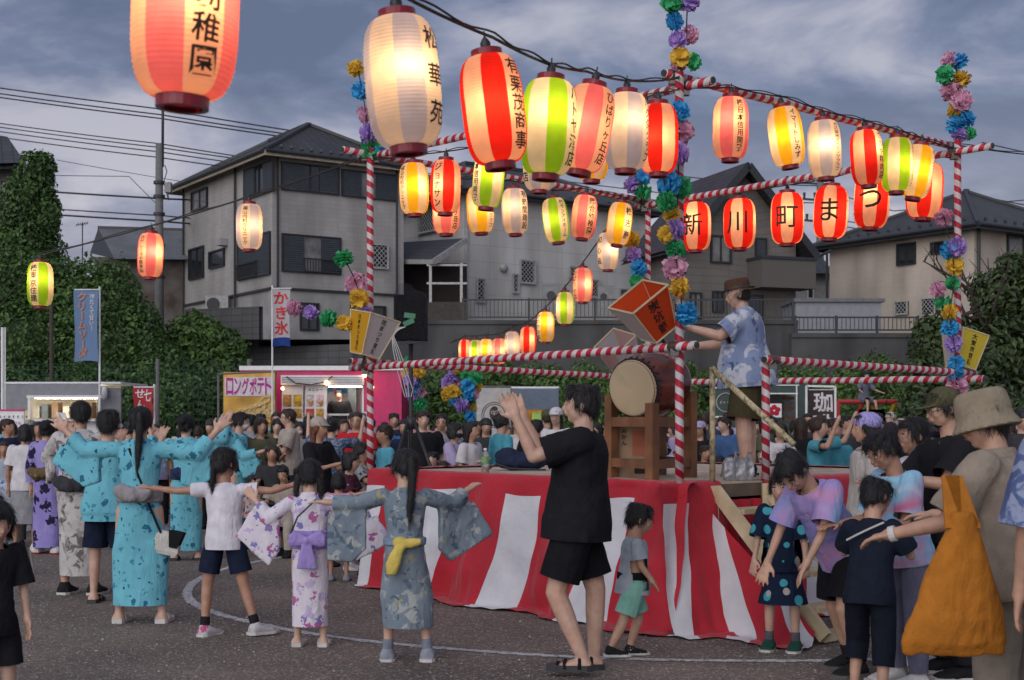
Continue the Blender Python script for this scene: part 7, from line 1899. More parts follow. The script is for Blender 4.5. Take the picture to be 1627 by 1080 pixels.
# 17. passer-by in a blue check shirt at the right edge
g = rig(1.72, 'man', (0,0,0), (0,0,0))
t = person('passer-by in blue checked shirt and sand trousers at the edge of the crowd', 1745, 5.0, 170, g)
finish(t, g, SKIN[0], 'short', seed=17, voxel=.011)
link('shirt', tee_mesh(g, .012, 1.0, -.2, .025, .03, 0, 4), pattern_fabric('check_blue', (.10,.14,.30), [((.28,.32,.46), 18, .5)], 9, 'brush'), t); link('trousers', shorts_mesh(g, .012, 1.95, .02, 4), fabric('trousers_sand', ()), t)
# 18. dancers of the left group
M_whiteyuk = pattern_fabric('white_grey_yukata', (.48,.46,.45), [((.14,.13,.13), 11, .56), ((.30,.28,.28), 16, .58)], 10, 'brush', base2=(.55,.53,.52))
g = rig(1.68, 'man', (0,0,0), (0,0,30), armL=((.45,-.45,-.5),(-.35,-.45,.85)), armR=((-.3,-.5,-.6),(.15,-.6,.7)))
t = person('man in pale grey patterned yukata with striped obi, hand at his brow', 127, 11.75, 175, g)
finish(t, g, SKIN[0], 'crop', seed=18, voxel=.010); link('yukata', robe_mesh(g, .012, .10, .14, .115, 9), M_whiteyuk, t); obi(t, g, pattern_fabric('obi_striped', (.04,.04,.05), [((.38,.38,.40), 30, .5)], 20, 'brush'), fabric('obi_dark', (.05,.05,.06)), (.05,.24), knot='fold')
shoes(t, g, M_shoe_k, M_sole)
M_purple = pattern_fabric('violet_yukata', (.26,.22,.52), [((.022,.018,.050), 5.5, .06), ((.34,.28,.58), 12, -.10)], 6, base2=(.30,.26,.56))
g = rig(1.52, 'woman', (0,0,0), (0,0,20))
t = person('woman in violet and black flowered yukata with gold obi', 74, 15.3, 165, g)
finish(t, g, SKIN[1], 'bun', seed=19, voxel=.012); link('yukata', robe_mesh(g, .014, .05, .18, .10, 10), M_purple, t); M_gold = pattern_fabric('obi_gold', (.14,.10,.055), [((.26,.17,.07), 16, -.02)], 9); obi(t, g, M_gold, M_gold, (.10,.40), knot='fold')
shoes(t, g, fabric('tabi_white', (.6,.58,.58)), fabric('geta_red', (.3,.03,.05)))
g = rig(1.60, 'teen', (0,0,0), (0,0,0), armL=((.5,-.4,-.3),(.2,-.5,.8)), armR=((-.5,-.4,-.3),(-.1,-.5,.8)))
t = person('dancer in teal jinbei jacket and dark shorts behind the ponytail woman', 172, 11.2, 180, g)
finish(t, g, SKIN[1], 'short', seed=20, voxel=.011); link('jacket', tee_mesh(g, .012, 1.0, -.30, .03, .05, 0, 3), M_teal, t); link('shorts', shorts_mesh(g, .012, .95, .025, 3), fabric('shorts_navy', ()), t); shoes(t, g, fabric('sandal_black', ()), M_trim_dark, 'sandal')
g = rig(1.58, 'woman', (0,0,0), (0,0,-20), armL=((.5,-.3,-.2),(.1,-.5,.9)), armR=((-.6,-.3,.1),(-.2,-.4,.9)))
t = person('dancer in teal yukata with navy underskirt and both hands raised', 296, 14.6, 190, g)
finish(t, g, SKIN[1], 'bun', seed=21, voxel=.012); link('yukata', robe_mesh(g, .014, .07, .14, .11, 12), M_teal, t); obi(t, g, fabric('obi_navy', (.03,.04,.10)), fabric('obi_navy', ()), (.1,.34), knot='fold'); shoes(t, g, fabric('sandal_black', ()), M_trim_dark, 'sandal')
g = rig(1.62, 'woman', (4,0,0), (4,0,0), armL=((.15,-.5,-.6),(0,-.85,.35)), armR=((-.15,-.45,-.7),(0,-.9,.25)))
t = person('dancer in teal yukata and white mask in profile before the potato banner', 376, 16.6, 82, g)
finish(t, g, SKIN[1], 'bun', seed=22, voxel=.012); face_mask(t, g, fabric('tee_white', ())); link('yukata', robe_mesh(g, .014, .08, .16, .11, 13), M_teal, t); obi(t, g, fabric('obi_black', (.03,.03,.04)), fabric('obi_black', ()), (.1,.36), knot='fold'); shoes(t, g, fabric('sandal_black', ()), M_trim_dark, 'sandal')

# ================================================================== THE CROWD
CV = .017
class Base: pass
def crowd_base(age, hair, top='tee', bottom='trousers', arms=None, seed=0, legs=None, spine=(0,0,0), head=(0,0,0), girth=1.0, h=1.6, mask=False, cap=None, gl=False):
    b = Base(); kw = {}
    if arms: kw['armL'], kw['armR'] = arms
    if legs: kw['legL'], kw['legR'] = legs
    g = rig(h, age, spine, head, girth=girth, **kw); b.g = g; b.h = h; b.parts = []
    b.parts.append(('body', body_mesh(g, CV, simple=True), 'skin'))
    b.parts.append(('hair', hair_mesh(g, hair, .016, seed), 'hair'))
    if top == 'tee': b.parts.append(('shirt', tee_mesh(g, CV, .75, -.14, .016, .03, 0, seed), 'top'))
    elif top == 'long': b.parts.append(('jacket', tee_mesh(g, CV, 1.0, -.18, .020, .03, 0, seed), 'top'))
    elif top == 'robe': b.parts.append(('yukata', robe_mesh(g, CV, .07, .15, .11, seed), 'top'))
    if bottom == 'trousers': b.parts.append(('trousers', shorts_mesh(g, CV, 1.9, .016, seed), 'bottom'))
    elif bottom == 'shorts': b.parts.append(('shorts', shorts_mesh(g, CV, .85, .02, seed), 'bottom'))
    elif bottom == 'skirt': b.parts.append(('skirt', skirt_mesh(g, CV, .22*h, .14, seed), 'bottom'))
    for s in (1,-1):
        k = MB(); foot(k, g, s, .008*h); b.parts.append(('shoe', remesh(k, .014, 1, 'shoe'), 'shoe'))
    H = g.HH; c = g.hc; M = g.Hd
    for s in (1,-1):
        k = MB(); k.ellipsoid(c + M @ V((s*.155,-.362,.015))*H, (.046*H,.022*H,.015*H), M, 8, 5); b.parts.append(('eye', k.mesh('eye', True), 'iris'))
        k = MB(); k.ellipsoid(c + M @ V((s*.165,-.376,.115))*H, (.080*H,.020*H,.011*H), M, 8, 5); b.parts.append(('eyebrow', k.mesh('eyebrow', True), 'hair'))
    k = MB(); k.ellipsoid(c + M @ V((0,-.415,-.236))*H, (.070*H,.022*H,.014*H), M, 8, 5); b.parts.append(('mouth', k.mesh('mouth', True), 'lip'))
    if mask: k = MB(); k.ellipsoid(c + M @ V((0,-.20,-.20))*H, (.27*H,.27*H,.20*H), M, 12, 8); b.parts.append(('face_mask', k.mesh('face_mask', True), 'mask'))
    if cap: b.parts.append(('cap', cap_mesh(g, cap, .013), 'cap'))
    if gl:
        k = MB()
        for s in (1,-1): k.tube([c + M @ (V((s*.16 + .09*math.cos(t_), -.43, .075*math.sin(t_)))*H) for t_ in [2*math.pi*i/10 for i in range(11)]], .010*H, 4); k.tube([c + M @ V((s*.25,-.42,.02))*H, c + M @ V((s*.36,-.02,.03))*H], .01*H, 4)
        b.parts.append(('glasses', k.mesh('glasses'), 'frame'))
    for n_, me, r_ in b.parts: me.materials.append(SKIN[0])
    return b
clap = (((.25,-.5,-.6),(-.25,-.7,.5)), ((-.25,-.5,-.6),(.25,-.7,.5)))
upa = (((.35,-.45,.1),(.05,-.35,.9)), ((-.35,-.45,.0),(-.1,-.4,.9)))
fwd = (((.2,-.35,-.85),(-.1,-.85,.25)), ((-.2,-.35,-.85),(.1,-.85,.2)))
sit = (((.18,-1,-.12),(.0,.05,-1)), ((-.18,-1,-.12),(0,.05,-1)))
squat = (((.3,-1,.25),(.0,.35,-1)), ((-.3,-1,.25),(0,.35,-1)))
BS = {'m1': crowd_base('man','short', arms=None, seed=1, h=1.70), 'm2': crowd_base('man','crop', arms=fwd, seed=2, h=1.70, gl=True), 'm3': crowd_base('man','short', 'long', arms=None, seed=3, h=1.70, cap='cap'),
      'w1': crowd_base('woman','bob', arms=fwd, seed=4, h=1.58), 'w2': crowd_base('woman','long', arms=None, seed=5, h=1.58), 'w3': crowd_base('woman','long', 'long','skirt', clap, 6, h=1.58), 'w4': crowd_base('woman','bun', 'tee', 'trousers', upa, 7, h=1.58), 'w5': crowd_base('woman','bob','long','trousers', fwd, 8, h=1.58, mask=True),
      'w6': crowd_base('woman','long','tee','trousers', fwd, 9, h=1.58, cap='cap'), 'y1': crowd_base('woman','bun','robe',None, None, 10, h=1.58), 'w7': crowd_base('woman','bob','tee','skirt', None, 15, h=1.58),
      'c1': crowd_base('child','short','tee','shorts', None, 11, h=1.25), 'c2': crowd_base('child','bob','tee','skirt', fwd, 12, h=1.2), 'c3': crowd_base('child','twin','tee','shorts', clap, 13, h=1.2), 's1': crowd_base('small','bob','tee','skirt', None, 14, h=.95),
      'q1': crowd_base('woman','long','tee','trousers', fwd, 16, sit, (12,0,0), (16,0,0), h=1.58), 'q2': crowd_base('man','crop','tee','trousers', fwd, 17, sit, (10,0,0), (10,0,0), h=1.7)}
rc = random.Random(5)
TOPC = {'black': (.016,.016,.019), 'white': (.60,.58,.60), 'grey': (.26,.26,.28), 'beige': (.40,.35,.30), 'navy': (.020,.028,.060), 'red': (.48,.025,.030), 'blue': (.06,.12,.26), 'sky': (.12,.42,.56), 'teal': (.08,.33,.42), 'brown': (.12,.08,.06), 'olive': (.10,.10,.06), 'pink': (.52,.26,.32), 'lilac': (.40,.34,.52), 'charcoal': (.05,.05,.055), 'green': (.08,.20,.12), 'cream': (.50,.46,.40)}
PRINT = {'floral': pattern_fabric('dress_floral', (.55,.50,.50), [((.42,.06,.12), 14, 0), ((.08,.10,.2), 18, -.08)], 10), 'dotdark': pattern_fabric('dress_dotdark', (.08,.02,.04), [((.5,.4,.42), 22, .16)], 10, 'dots'), 'stripe': pattern_fabric('top_stripe', (.05,.09,.17), [((.22,.26,.34), 25, .5)], 18, 'brush'), 'mono': pattern_fabric('dress_mono', (.42,.43,.43), [((.04,.04,.05), 15, 0)], 10), 'blueyuk': pattern_fabric('yukata_blue', (.45,.50,.58), [((.06,.16,.40), 9, .02), ((.5,.08,.1), 11, -.1)], 9)}
def topm(c): return PRINT[c] if c in PRINT else fabric('crowd_' + c, TOPC[c])
COLW = {k_: k_ for k_ in TOPC}; COLW.update({'floral': 'flowered', 'dotdark': 'dark dotted', 'stripe': 'blue striped', 'mono': 'monochrome flowered', 'blueyuk': 'blue and white flowered'})
NAMEW = {'m1': 'man', 'm2': 'man with glasses', 'm3': 'man in cap', 'w1': 'short haired woman', 'w2': 'woman with long hair', 'w3': 'skirted woman', 'w4': 'woman raising hands', 'w5': 'masked woman', 'w6': 'woman in cap', 'y1': 'woman in yukata', 'w7': 'bob haired woman', 'c1': 'boy', 'c2': 'girl with bob hair', 'c3': 'girl with twin tails', 's1': 'toddler', 'q1': 'woman sitting low', 'q2': 'man sitting low'}
used_labels = {}
def crowd(kind, px, ytop, D, rot, top, bottom='charcoal', hair=None, label=None, cap='beige', skin=None, z=0.0, mask='white', group=None, where='', hgt=None):
    b = BS[kind]; hgt = hgt or (PZ(ytop, D) - z)
    sc = hgt/ (b.h*(1.0 if kind[0] != 'q' else .80))
    sc = max(.62, min(1.25, sc))
    lb = label or f"{NAMEW[kind]} in {COLW[top]} top {where}".strip()
    t = thing('person', lb, 'person', (PX(px, D), D, z), R(rot), group)
    t.scale = (sc, sc, sc)
    hm = {None: M_hair, 'b': M_hair_b, 'o': M_hair_o}[hair]; sk = SKIN[skin if skin is not None else rc.randrange(3)]
    mm = {'skin': sk, 'hair': hm, 'top': topm(top), 'bottom': topm(bottom), 'shoe': rc.choice((M_shoe_k, M_shoe_w, M_shoe_g)), 'iris': M_iris, 'lip': M_lip, 'mask': fabric('crowd_' + mask, TOPC[mask]), 'cap': fabric('crowd_' + cap, TOPC[cap]), 'frame': M_trim_dark}
    for n_, me, r_ in b.parts:
        o = bpy.data.objects.new(n_, me); C.objects.link(o); o.parent = t
        o.material_slots[0].link = 'OBJECT'; o.material_slots[0].material = mm[r_]
    used_labels[lb] = used_labels.get(lb, 0) + 1
    return t
# -- people one can make out, from the ivy side to the tree side: kind, px, head top, distance, heading
NM = [('w7',40,672,15.6,175,'white','grey','woman in white tee and grey skirt standing by the yellow crate'), ('m1',12,664,17.5,60,'navy','black','man in navy top waving beside the truffle snack sign'), ('y1',6,700,16.5,20,'blueyuk','red','child in blue and white yukata with red sash by the benches'),
 ('w2',62,668,18.5,10,'charcoal','black','woman in charcoal top behind the violet yukata'), ('m1',205,668,17.5,200,'cream','navy','person in cream top between the teal dancers'), ('w2',248,672,18.5,30,'lilac','black','woman in lilac top between the teal dancers'), ('m3',336,665,18.8,-20,'charcoal','black','man in dark cap beside the potato banner'),
 ('w1',414,661,16.8,30,'olive','black','smiling woman in olive jacket before the potato banner'), ('w1',440,663,18.6,10,'black','black','woman in black top looking past the man in beige tee'), ('m2',459,648,17.8,-75,'beige','charcoal','man in beige tee and glasses before the serving hatch'), ('m1',398,657,20.5,180,'grey','black','man in grey top facing the potato banner'), ('w5',476,668,19.5,0,'grey','black','masked woman in grey behind the man in beige tee'),
 ('w6',506,661,13.9,60,'black','black','woman in beige cap and black top with auburn hair'), ('w4',527,661,16.2,180,'stripe','navy','dancer in blue striped shirt with raised hands'), ('m2',567,653,17.0,-5,'red','charcoal','man with glasses in bright red tee'), ('w4',546,664,18.5,20,'white','navy','woman in white with raised hands before the pink truck'), ('w2',490,658,21.5,180,'black','black','person in black queuing at the serving hatch'), ('m3',588,664,20.5,170,'black','black','man in black cap queuing at the pink truck'),
 ('c2',432,703,15.2,10,'charcoal','black','child in dark jacket eating before the woman in olive jacket'), ('s1',402,752,15.9,15,'floral','navy','toddler in flowered top beside the teal dancer'), ('q2',455,735,15.2,-10,'beige','beige','person in beige trousers sitting low before the crowd'), ('c3',574,700,14.6,80,'mono','mono','girl in monochrome flowered dress beside the striped pole'), ('c2',556,716,13.6,80,'dotdark','dotdark','girl in dark dotted yukata by the stage corner'), ('c2',538,748,12.7,175,'pink','floral','small girl in pink with her back turned by the stage corner'),
 ('c1',612,673,16.8,-60,'sky','navy','boy in sky blue tee beside the striped pole'), ('m1',626,655,21,10,'navy','black','man in navy before the pink truck end'), ('w2',644,665,17.5,-20,'navy','white','woman in navy behind the tripod'), ('m1',672,651,16.4,15,'black','black','tall smiling man in black jersey beside the tripod'), ('m2',701,656,17.2,0,'grey','charcoal','man with glasses in grey tee before the flower cluster'), ('w5',722,669,15.9,70,'lilac','grey','woman with black bob and navy mask by the deck'), ('w2',748,668,15.7,60,'white','white','girl with long hair in white jumper by the deck'), ('m3',772,664,18,10,'charcoal','black','person in dark cap before the owl banner'), ('y1',797,654,16.0,120,'teal','navy','person in teal happi by the deck corner'),
 ('m3',822,661,19,0,'cream','grey','woman in dark cap and cream top before the awning stall'), ('w5',838,666,18.2,5,'white','black','masked woman in white before the awning stall'), ('m1',853,665,17.0,175,'black','black','man in black vest seen from behind before the awning stall'), ('m3',870,650,19.0,180,'olive','black','person in olive cap filming with a phone'), ('w6',884,646,18.0,-20,'white','grey','woman in white cap and glasses by the awning stall'), ('w1',660,690,19.5,0,'pink','navy','woman in pink half hidden by the tripod'), ('s1',705,730,15.6,30,'floral','pink','toddler in flowered top at the deck edge'), ('c1',688,716,16.0,-20,'lilac','navy','child in lilac tee at the deck edge')]
for (kind, px, yt, D, rot, tp, bt_, lb) in NM:
    crowd(kind, px, yt, D, rot, tp, bt_, hair='o' if 'auburn' in lb else ('b' if px % 3 == 0 else None), label=lb, cap='beige' if 'beige cap' in lb else ('white' if 'white cap' in lb else ('olive' if 'olive cap' in lb else 'charcoal')), mask='navy' if 'navy mask' in lb else 'white')
NM2 = [('w2',935,668,19.0,0,'black','black','woman in black seen through the drum stand'), ('m1',965,664,19.6,30,'navy','black','man in navy behind the drum stand'), ('w1',1000,700,18.2,-20,'sky','navy','woman in sky blue seen under the drum'), ('c1',1052,690,17.2,10,'white','navy','boy in white seen through the drum stand'), ('w6',1113,668,18.6,-30,'black','black','woman in lilac cap and black top beside the drum stand'), ('m1',1120,655,21,180,'charcoal','black','man in charcoal behind the lilac cap'), ('m1',1152,660,17.8,-60,'blue','navy','man in blue jacket behind the bamboo upright'), ('q1',1143,718,17.0,170,'lilac','lilac','woman with bowed head in lilac stripes behind the deck'), ('w1',1180,714,17.4,-30,'grey','grey','seated woman in grey behind the deck'), ('c1',1120,706,17.5,20,'black','black','child in black behind the deck'),
 ('w2',1218,656,18.5,60,'olive','black','woman in olive apron before the flower poster'), ('w1',1240,668,16.5,-15,'white','navy','woman in white tee looking down behind the gate post'), ('w3',1272,661,16.5,175,'black','black','woman in black with long hair seen from behind'), ('w4',1300,660,14.4,60,'teal','navy','dancer with reddish hair in teal tee'), ('c1',1325,662,14.8,0,'teal','navy','boy in teal tee facing forward beside the reddish haired dancer'), ('m1',1345,658,18,20,'charcoal','black','man in charcoal behind the boy in teal'), ('w2',1283,655,21,0,'charcoal','black','woman in charcoal before the coffee flag'), ('w2',1415,668,13.8,170,'black','black','woman in black with hair down beside the lilac headscarf'), ('m3',1432,665,17,10,'grey','black','person in pale cap before the swing frame'), ('w1',1480,676,14.5,-60,'cream','navy','woman in cream beside the olive cap'), ('w4',1472,690,12.0,-80,'pink','navy','woman in pink clapping behind the white tee boy'), ('m1',1395,655,22,0,'navy','black','man in navy under the swing frame'), ('m3',1625,650,15,0,'charcoal','black','man in dark cap beyond the bucket hat')]
for (kind, px, yt, D, rot, tp, bt_, lb) in NM2:
    crowd(kind, px, yt, D, rot, tp, bt_, hair='b' if 'reddish' in lb or px % 4 == 0 else None, label=lb, cap='lilac' if 'lilac cap' in lb else ('cream' if 'pale cap' in lb else 'charcoal'))
# -- the further rows
rows = [(-10,360,22.5,19,'in the rows before the grey food truck'), (360,640,22.5,20,'in the rows before the pink food truck'), (640,905,22,18,'in the rows before the awning stall'), (905,1130,21,14,'in the rows beyond the drum'), (1130,1340,21.5,15,'in the rows before the coffee truck'), (1340,1640,20.5,17,'in the rows before the swing frame')]
kinds = ['m1','m2','m3','w1','w2','w3','w5','w6','w7','c1','c2','c3','w4']
for (x0, x1, D0, n, wh) in rows:
    for i in range(n):
        px = x0 + (x1-x0)*(i+.5)/n + rc.uniform(-9,9); D = D0 + rc.uniform(-2.6,3.0); kd = rc.choice(kinds); tp = rc.choice(['black','black','white','grey','beige','navy','blue','charcoal','cream','pink','sky','stripe','olive','lilac','charcoal','navy'])
        hg = {'m': rc.uniform(1.50,1.68), 'w': rc.uniform(1.38,1.58), 'c': rc.uniform(1.0,1.4)}[kd[0]]
        crowd(kd, px, 0, D, rc.choice((0,0,20,-25,40,-50,175,160,-170,80,-80)) , tp, rc.choice(['charcoal','black','navy','beige','grey']), rc.choice((None,None,'b')), cap=rc.choice(('charcoal','white','navy','beige')), where=wh, hgt=hg, group='onlookers ' + wh)
# -- a seated row of small ones on the ground beyond the ring
for i, (px, D, tp) in enumerate(((22,16.4,'blueyuk'),(448,16.0,'charcoal'),(472,15.4,'beige'),(620,15.6,'white'),(1060,17.8,'grey'),(1095,18,'pink'),(1205,17,'navy'))):
    crowd('q1' if i % 2 else 'q2', px, 0, D, rc.uniform(-40,40), tp, 'charcoal', where='near the chalk ring', hgt=1.0, group='low sitting onlookers')

# ================================================================== STALLS, TRUCKS, FLAGS, GEAR
def lamp_mat(name, col, st):
    m, t, b = new_mat(name); b.inputs['Base Color'].default_value = (*col,1); b.inputs['Emission Color'].default_value = (*col,1); b.inputs['Emission Strength'].default_value = st; return m
M_tube = lamp_mat('lamp_tube', (1,.93,.82), 14.0); M_bulb = lamp_mat('lamp_bulb', (1,.55,.22), 9.0)
M_white = mat('paint_white', (.74,.74,.75), .45, var=.05); M_mag = mat('paint_magenta', (.60,.008,.13), .35, var=.06, dirt=((.30,.005,.06), 2, .5, .3)); M_grey = mat('paint_grey', (.20,.21,.235), .45, var=.08)
M_int = mat('interior_white', (.60,.60,.58), .6); M_dkgreen = mat('paint_darkgreen', (.035,.062,.052), .5, var=.1)
class Loc:
    """builds in place, then keeps positions relative to the thing's base"""
    def __init__(s, root): s.r = root; s.o = Vector(root.location)
    def box(s, name, x0, y0, x1, y1, D, depth, m, parent=None):
        a, b = P(x0, y1, D), P(x1, y0, D); k = MB(); c = (a+b)/2 - s.o; c.y += depth/2
        k.box(c, (abs(b.x-a.x), depth, abs(b.z-a.z))); return k.build(name, m, parent or s.r)
    def boxz(s, name, x0, y0, x1, D, depth, m, z0=.0, parent=None):
        a, b = P(x0, y0, D), P(x1, y0, D); k = MB(); k.box(((a.x+b.x)/2 - s.o.x, D + depth/2 - s.o.y, (a.z+z0)/2 - s.o.z), (abs(b.x-a.x), depth, a.z-z0)); return k.build(name, m, parent or s.r)
    def fn(s, x0, y0, x1, y1, D, off=.006):
        a, b = P(x0, y1, D), P(x1, y0, D); c = (a+b)/2 - s.o; return (lambda x, y: c + V((x, -off, y))), b.x-a.x, b.z-a.z
    def textv(s, txt, x0, y0, x1, y1, D, m, parent, off=.006, size=None):
        f, w, h = s.fn(x0,y0,x1,y1,D,off); n = len(txt); pt = h/n; sz = size or min(w, pt*1.0); k = MB(); text_vertical(k, txt, f, sz, h/2, pt); return k.build('lettering', m, parent)
    def texth(s, txt, x0, y0, x1, y1, D, m, parent, off=.006, grow=0.0):
        f, w, h = s.fn(x0,y0,x1,y1,D,off); n = len(txt); k = MB(); pt = w/n
        for i, ch in enumerate(txt):
            vs, fs, gw = glyph(ch)
            xs = [a for a, _ in vs] or [0]; ys = [b for _, b in vs] or [0]; cx, cy = (min(xs)+max(xs))/2, (min(ys)+max(ys))/2; sx = pt*.92/max(.3, max(xs)-min(xs)) if len(txt) > 2 and grow else min(pt, h)*.95; sy = h/max(.5, max(ys)-min(ys)) if grow else sx
            k.add([f(-w/2 + pt*(i+.5) + (a-cx)*sx, (b-cy)*sy) for a, b in vs], fs)
        return k.build('lettering', m, parent)
ink = M_ink
# ---- pink kitchen truck
tk = thing('food_truck', 'bright magenta food truck with white roller hatch selling long potato fries', 'food truck', (PX(500,30),30,0)); L_ = Loc(tk)
D = 30.0
for nm, a in (('side_panel',(382,588,446,740)), ('side_panel',(578,588,638,740))): L_.box(nm, *a, D, .06, M_mag)
L_.box('side_panel', 446, 588, 578, 596, D, .06, M_mag); L_.box('counter_front', 446, 668, 578, 740, D, .06, M_mag)
L_.box('roof', 380, 581, 640, 588, D-.08, 2.3, M_white); L_.box('floor', 382, 736, 638, 740, D+.07, 2.1, M_grey)
L_.box('back_wall', 382, 588, 638, 740, D+2.1, .05, M_int); L_.box('end_wall', 382, 588, 385, 740, D+.07, 2.0, M_mag); L_.box('end_wall', 635, 588, 638, 740, D+.07, 2.0, M_mag)
rs = L_.box('roller_housing', 446, 596, 578, 611, D-.16, .2, M_white)
for i in range(4): L_.box('roller_slat', 448, 599+i*2.8, 576, 600+i*2.8, D-.17, .008, M_grey, rs)
for x0, x1 in ((448,481),(485,516)):
    dp = L_.box('door_panel', x0, 612, x1, 670, D-.01, .04, M_white)
    for j in range(2):
        xa = x0 + 1.5 + j*(x1-x0)/2; xb = xa + (x1-x0)/2 - 3
        for (ya, yb, c) in ((627,646,(('poster_fries',(.48,.24,.08)),('poster_yellow',(.62,.42,.02)),('poster_pale',(.55,.50,.50)),('poster_rose',(.58,.45,.48)))[ (0 if x0 < 480 else 2)+j]), (649,664,(('poster_red',(.50,.04,.06)),('poster_gold',(.55,.33,.05)))[j])):
            ps = L_.box('poster', xa, ya, xb, yb, D-.02, .008, mat(c[0], c[1], .6, var=.3, scale=12), dp)
            f, w, h = L_.fn(xa, ya, xb, yb, D-.02, .012); k = MB()
            for i in range(4): k.tube([f(-w*.36+.03*i, -h*.1-.03*i), f(w*.05, -h*.12-.02*i), f(w*.38, h*.02-.03*i)], .012, 5)
            k.build('food_picture', mat('fries_print', (.50,.27,.06), .7), ps)
L_.texth('メニュー', 489, 615, 513, 623, D-.01, ink, tk, .01)
wf_ = L_.box('window_post', 516, 612, 519, 668, D-.02, .06, M_white); L_.box('window_post', 575, 612, 578, 668, D-.02, .06, M_white)
L_.box('interior_lamp', 522, 613, 574, 614.5, D+.6, .25, M_tube)
L_.box('counter', 519, 657, 575, 660, D+.05, .5, M_int); L_.box('shelf_unit', 553, 613, 566, 660, D+1.4, .3, mat('steel_grey', (.16,.18,.18), .4, .5))
for i, (x, c) in enumerate(((524,'b'),(533,'p'),(541,'b'),(548,'b'))):
    f, w, h = L_.fn(x-3,615+i%2*3,x+3,621+i%2*3,D+2.09,.01); k = MB(); k.add([f(0,0)] + [f((.10 if j % 2 else .045)*math.cos(j*math.pi/5), (.10 if j % 2 else .045)*math.sin(j*math.pi/5)) for j in range(10)], [(0,1+j,1+(j+1) % 10) for j in range(10)]); k.build('star_sticker', TIS[c], tk)
k = MB(); f, w, h = L_.fn(440,596,640,640,D-.2,0)
for q in ((519,608,.05),(579,596,.05),(449,617,.035),(592,615,.03)):
    p = P(q[0],q[1],D-.22) - L_.o; kb = MB(); kb.ellipsoid(p, (q[2],)*3, n=10, m=7); kb.build('hanging_bulb', M_bulb, tk, True)
k = MB(); k.tube([P(455,598,D-.2)-L_.o, P(470,609,D-.2)-L_.o, P(495,611,D-.2)-L_.o, P(519,606,D-.2)-L_.o, P(528,597,D-.2)-L_.o], .012, 5); k.build('bulb_cable', M_wire, tk)
for px in (415, 600):
    k = MB(); c = P(px,0,D+.2); k.tube([(c.x-L_.o.x, -.02, .32), (c.x-L_.o.x, .22, .32)], .32, 20); w_ = k.build('wheel', M_trim_dark, tk, True); k = MB(); k.tube([(c.x-L_.o.x, -.03, .32), (c.x-L_.o.x, -.02, .32)], .18, 16); k.build('hub', M_grey, w_)
wk = crowd('m1', 539, 0, D+1.0, 0, 'black', 'black', label='food truck cook in black tee working behind the hatch', z=.55, hgt=1.66)
f, w, h = L_.fn(533,641,546,646,D+.82,0)
# banner with the fries
bn_ = thing('banner', 'yellow potato banner with magenta lettering and printed fries', 'banner', (PX(396,29),29,PZ(700,29))); B_ = Loc(bn_)
M_by = mat('banner_amber', (.60,.34,.07), .8, var=.3, scale=1.6)
o = B_.box('banner_cloth', 355, 591, 437, 700, 29, .012, M_by)
for off, m_, gr in ((.010, mat('print_white', (.62,.58,.60), .8), 1),):
    f, w, h = B_.fn(357.5,598,435,629,29,off); k = MB(); k.add([f(-w/2,-h/2), f(w/2,-h/2), f(w/2,h/2*.98), f(-w/2,h/2*.9)], [(0,1,2,3)]); k.build('lettering_ground', m_, o)
B_.texth('ロングポテト', 359, 600, 433, 627, 29, mat('print_magenta', (.42,.02,.26), .8), o, .018, 1.0)
rr = random.Random(4); M_fry = mat('print_fry', (.56,.40,.17), .8, var=.25, scale=20)
for i in range(22):
    f, w, h = B_.fn(360,628,437,690,29,.012+.002*i); x0 = rr.uniform(-.5,.1)*w; y0 = rr.uniform(-.45,.05)*h; x1 = rr.uniform(.25,.5)*w; y1 = y0 + rr.uniform(.2,.55)*h; k = MB()
    pts = [(x0 + (x1-x0)*t_, min(h*.48, y0 + (y1-y0)*t_ + .10*math.sin(t_*3+i))) for t_ in [j/8 for j in range(9)]]; wd = .028
    vs = [f(x, y+s_*wd) for x, y in pts for s_ in (-1,1)]; k.add(vs, [(2*j,2*j+2,2*j+3,2*j+1) for j in range(8)]); k.build('printed_fry', M_fry, o)
k = MB(); k.tube([P(345,594,29)-B_.o, P(440,590,29)-B_.o], .02, 6); k.tube([P(347,594,29.05)-B_.o, P(347,735,29.05)-B_.o], .025, 6); k.tube([P(438,590,29.05)-B_.o, P(438,735,29.05)-B_.o], .025, 6); k.build('banner_pole', M_polec, bn_)
# ---- grey truck at the left
tk = thing('food_truck', 'grey food truck with raised hatch and lit kitchen before the ivy', 'food truck', (PX(95,27),27,0)); L_ = Loc(tk); D = 27
L_.box('hatch_panel', 5, 609, 44, 652, D, .05, M_grey); L_.box('hatch_panel', 44, 609, 158, 629, D-.5, .05, M_grey); L_.box('roof', 3, 606.5, 192, 609.5, D-.02, 2.0, M_white); L_.box('end_panel', 160, 616, 192, 745, D+.1, .06, M_grey)
L_.box('body_front', 5, 668, 192, 745, D+.12, .06, M_white); L_.box('back_wall', 5, 610, 192, 745, D+1.9, .05, mat('kitchen_cream', (.55,.47,.30), .6)); L_.box('hatch_edge', 42, 628, 161, 632, D-.55, .06, M_white); L_.box('window_post', 44, 632, 47, 668, D, .05, M_white); L_.box('window_post', 156, 632, 159, 668, D, .05, M_white)
L_.box('interior_lamp', 55, 631.5, 150, 633, D+.8, .2, M_tube)
for i, x in enumerate((52,66,82,100,118,136)): L_.box('kitchen_box', x, 645-(i % 3)*3, x+10, 664, D+1.4, .3, (mat('box_cream', (.5,.45,.34), .6), mat('steel_grey', (.16,.18,.18)), mat('box_brown', (.25,.15,.08), .7))[i % 3])
L_.box('price_board', 90, 655, 104, 668, D+.06, .02, M_white); L_.box('counter', 44, 666, 160, 669, D-.1, .4, M_white)
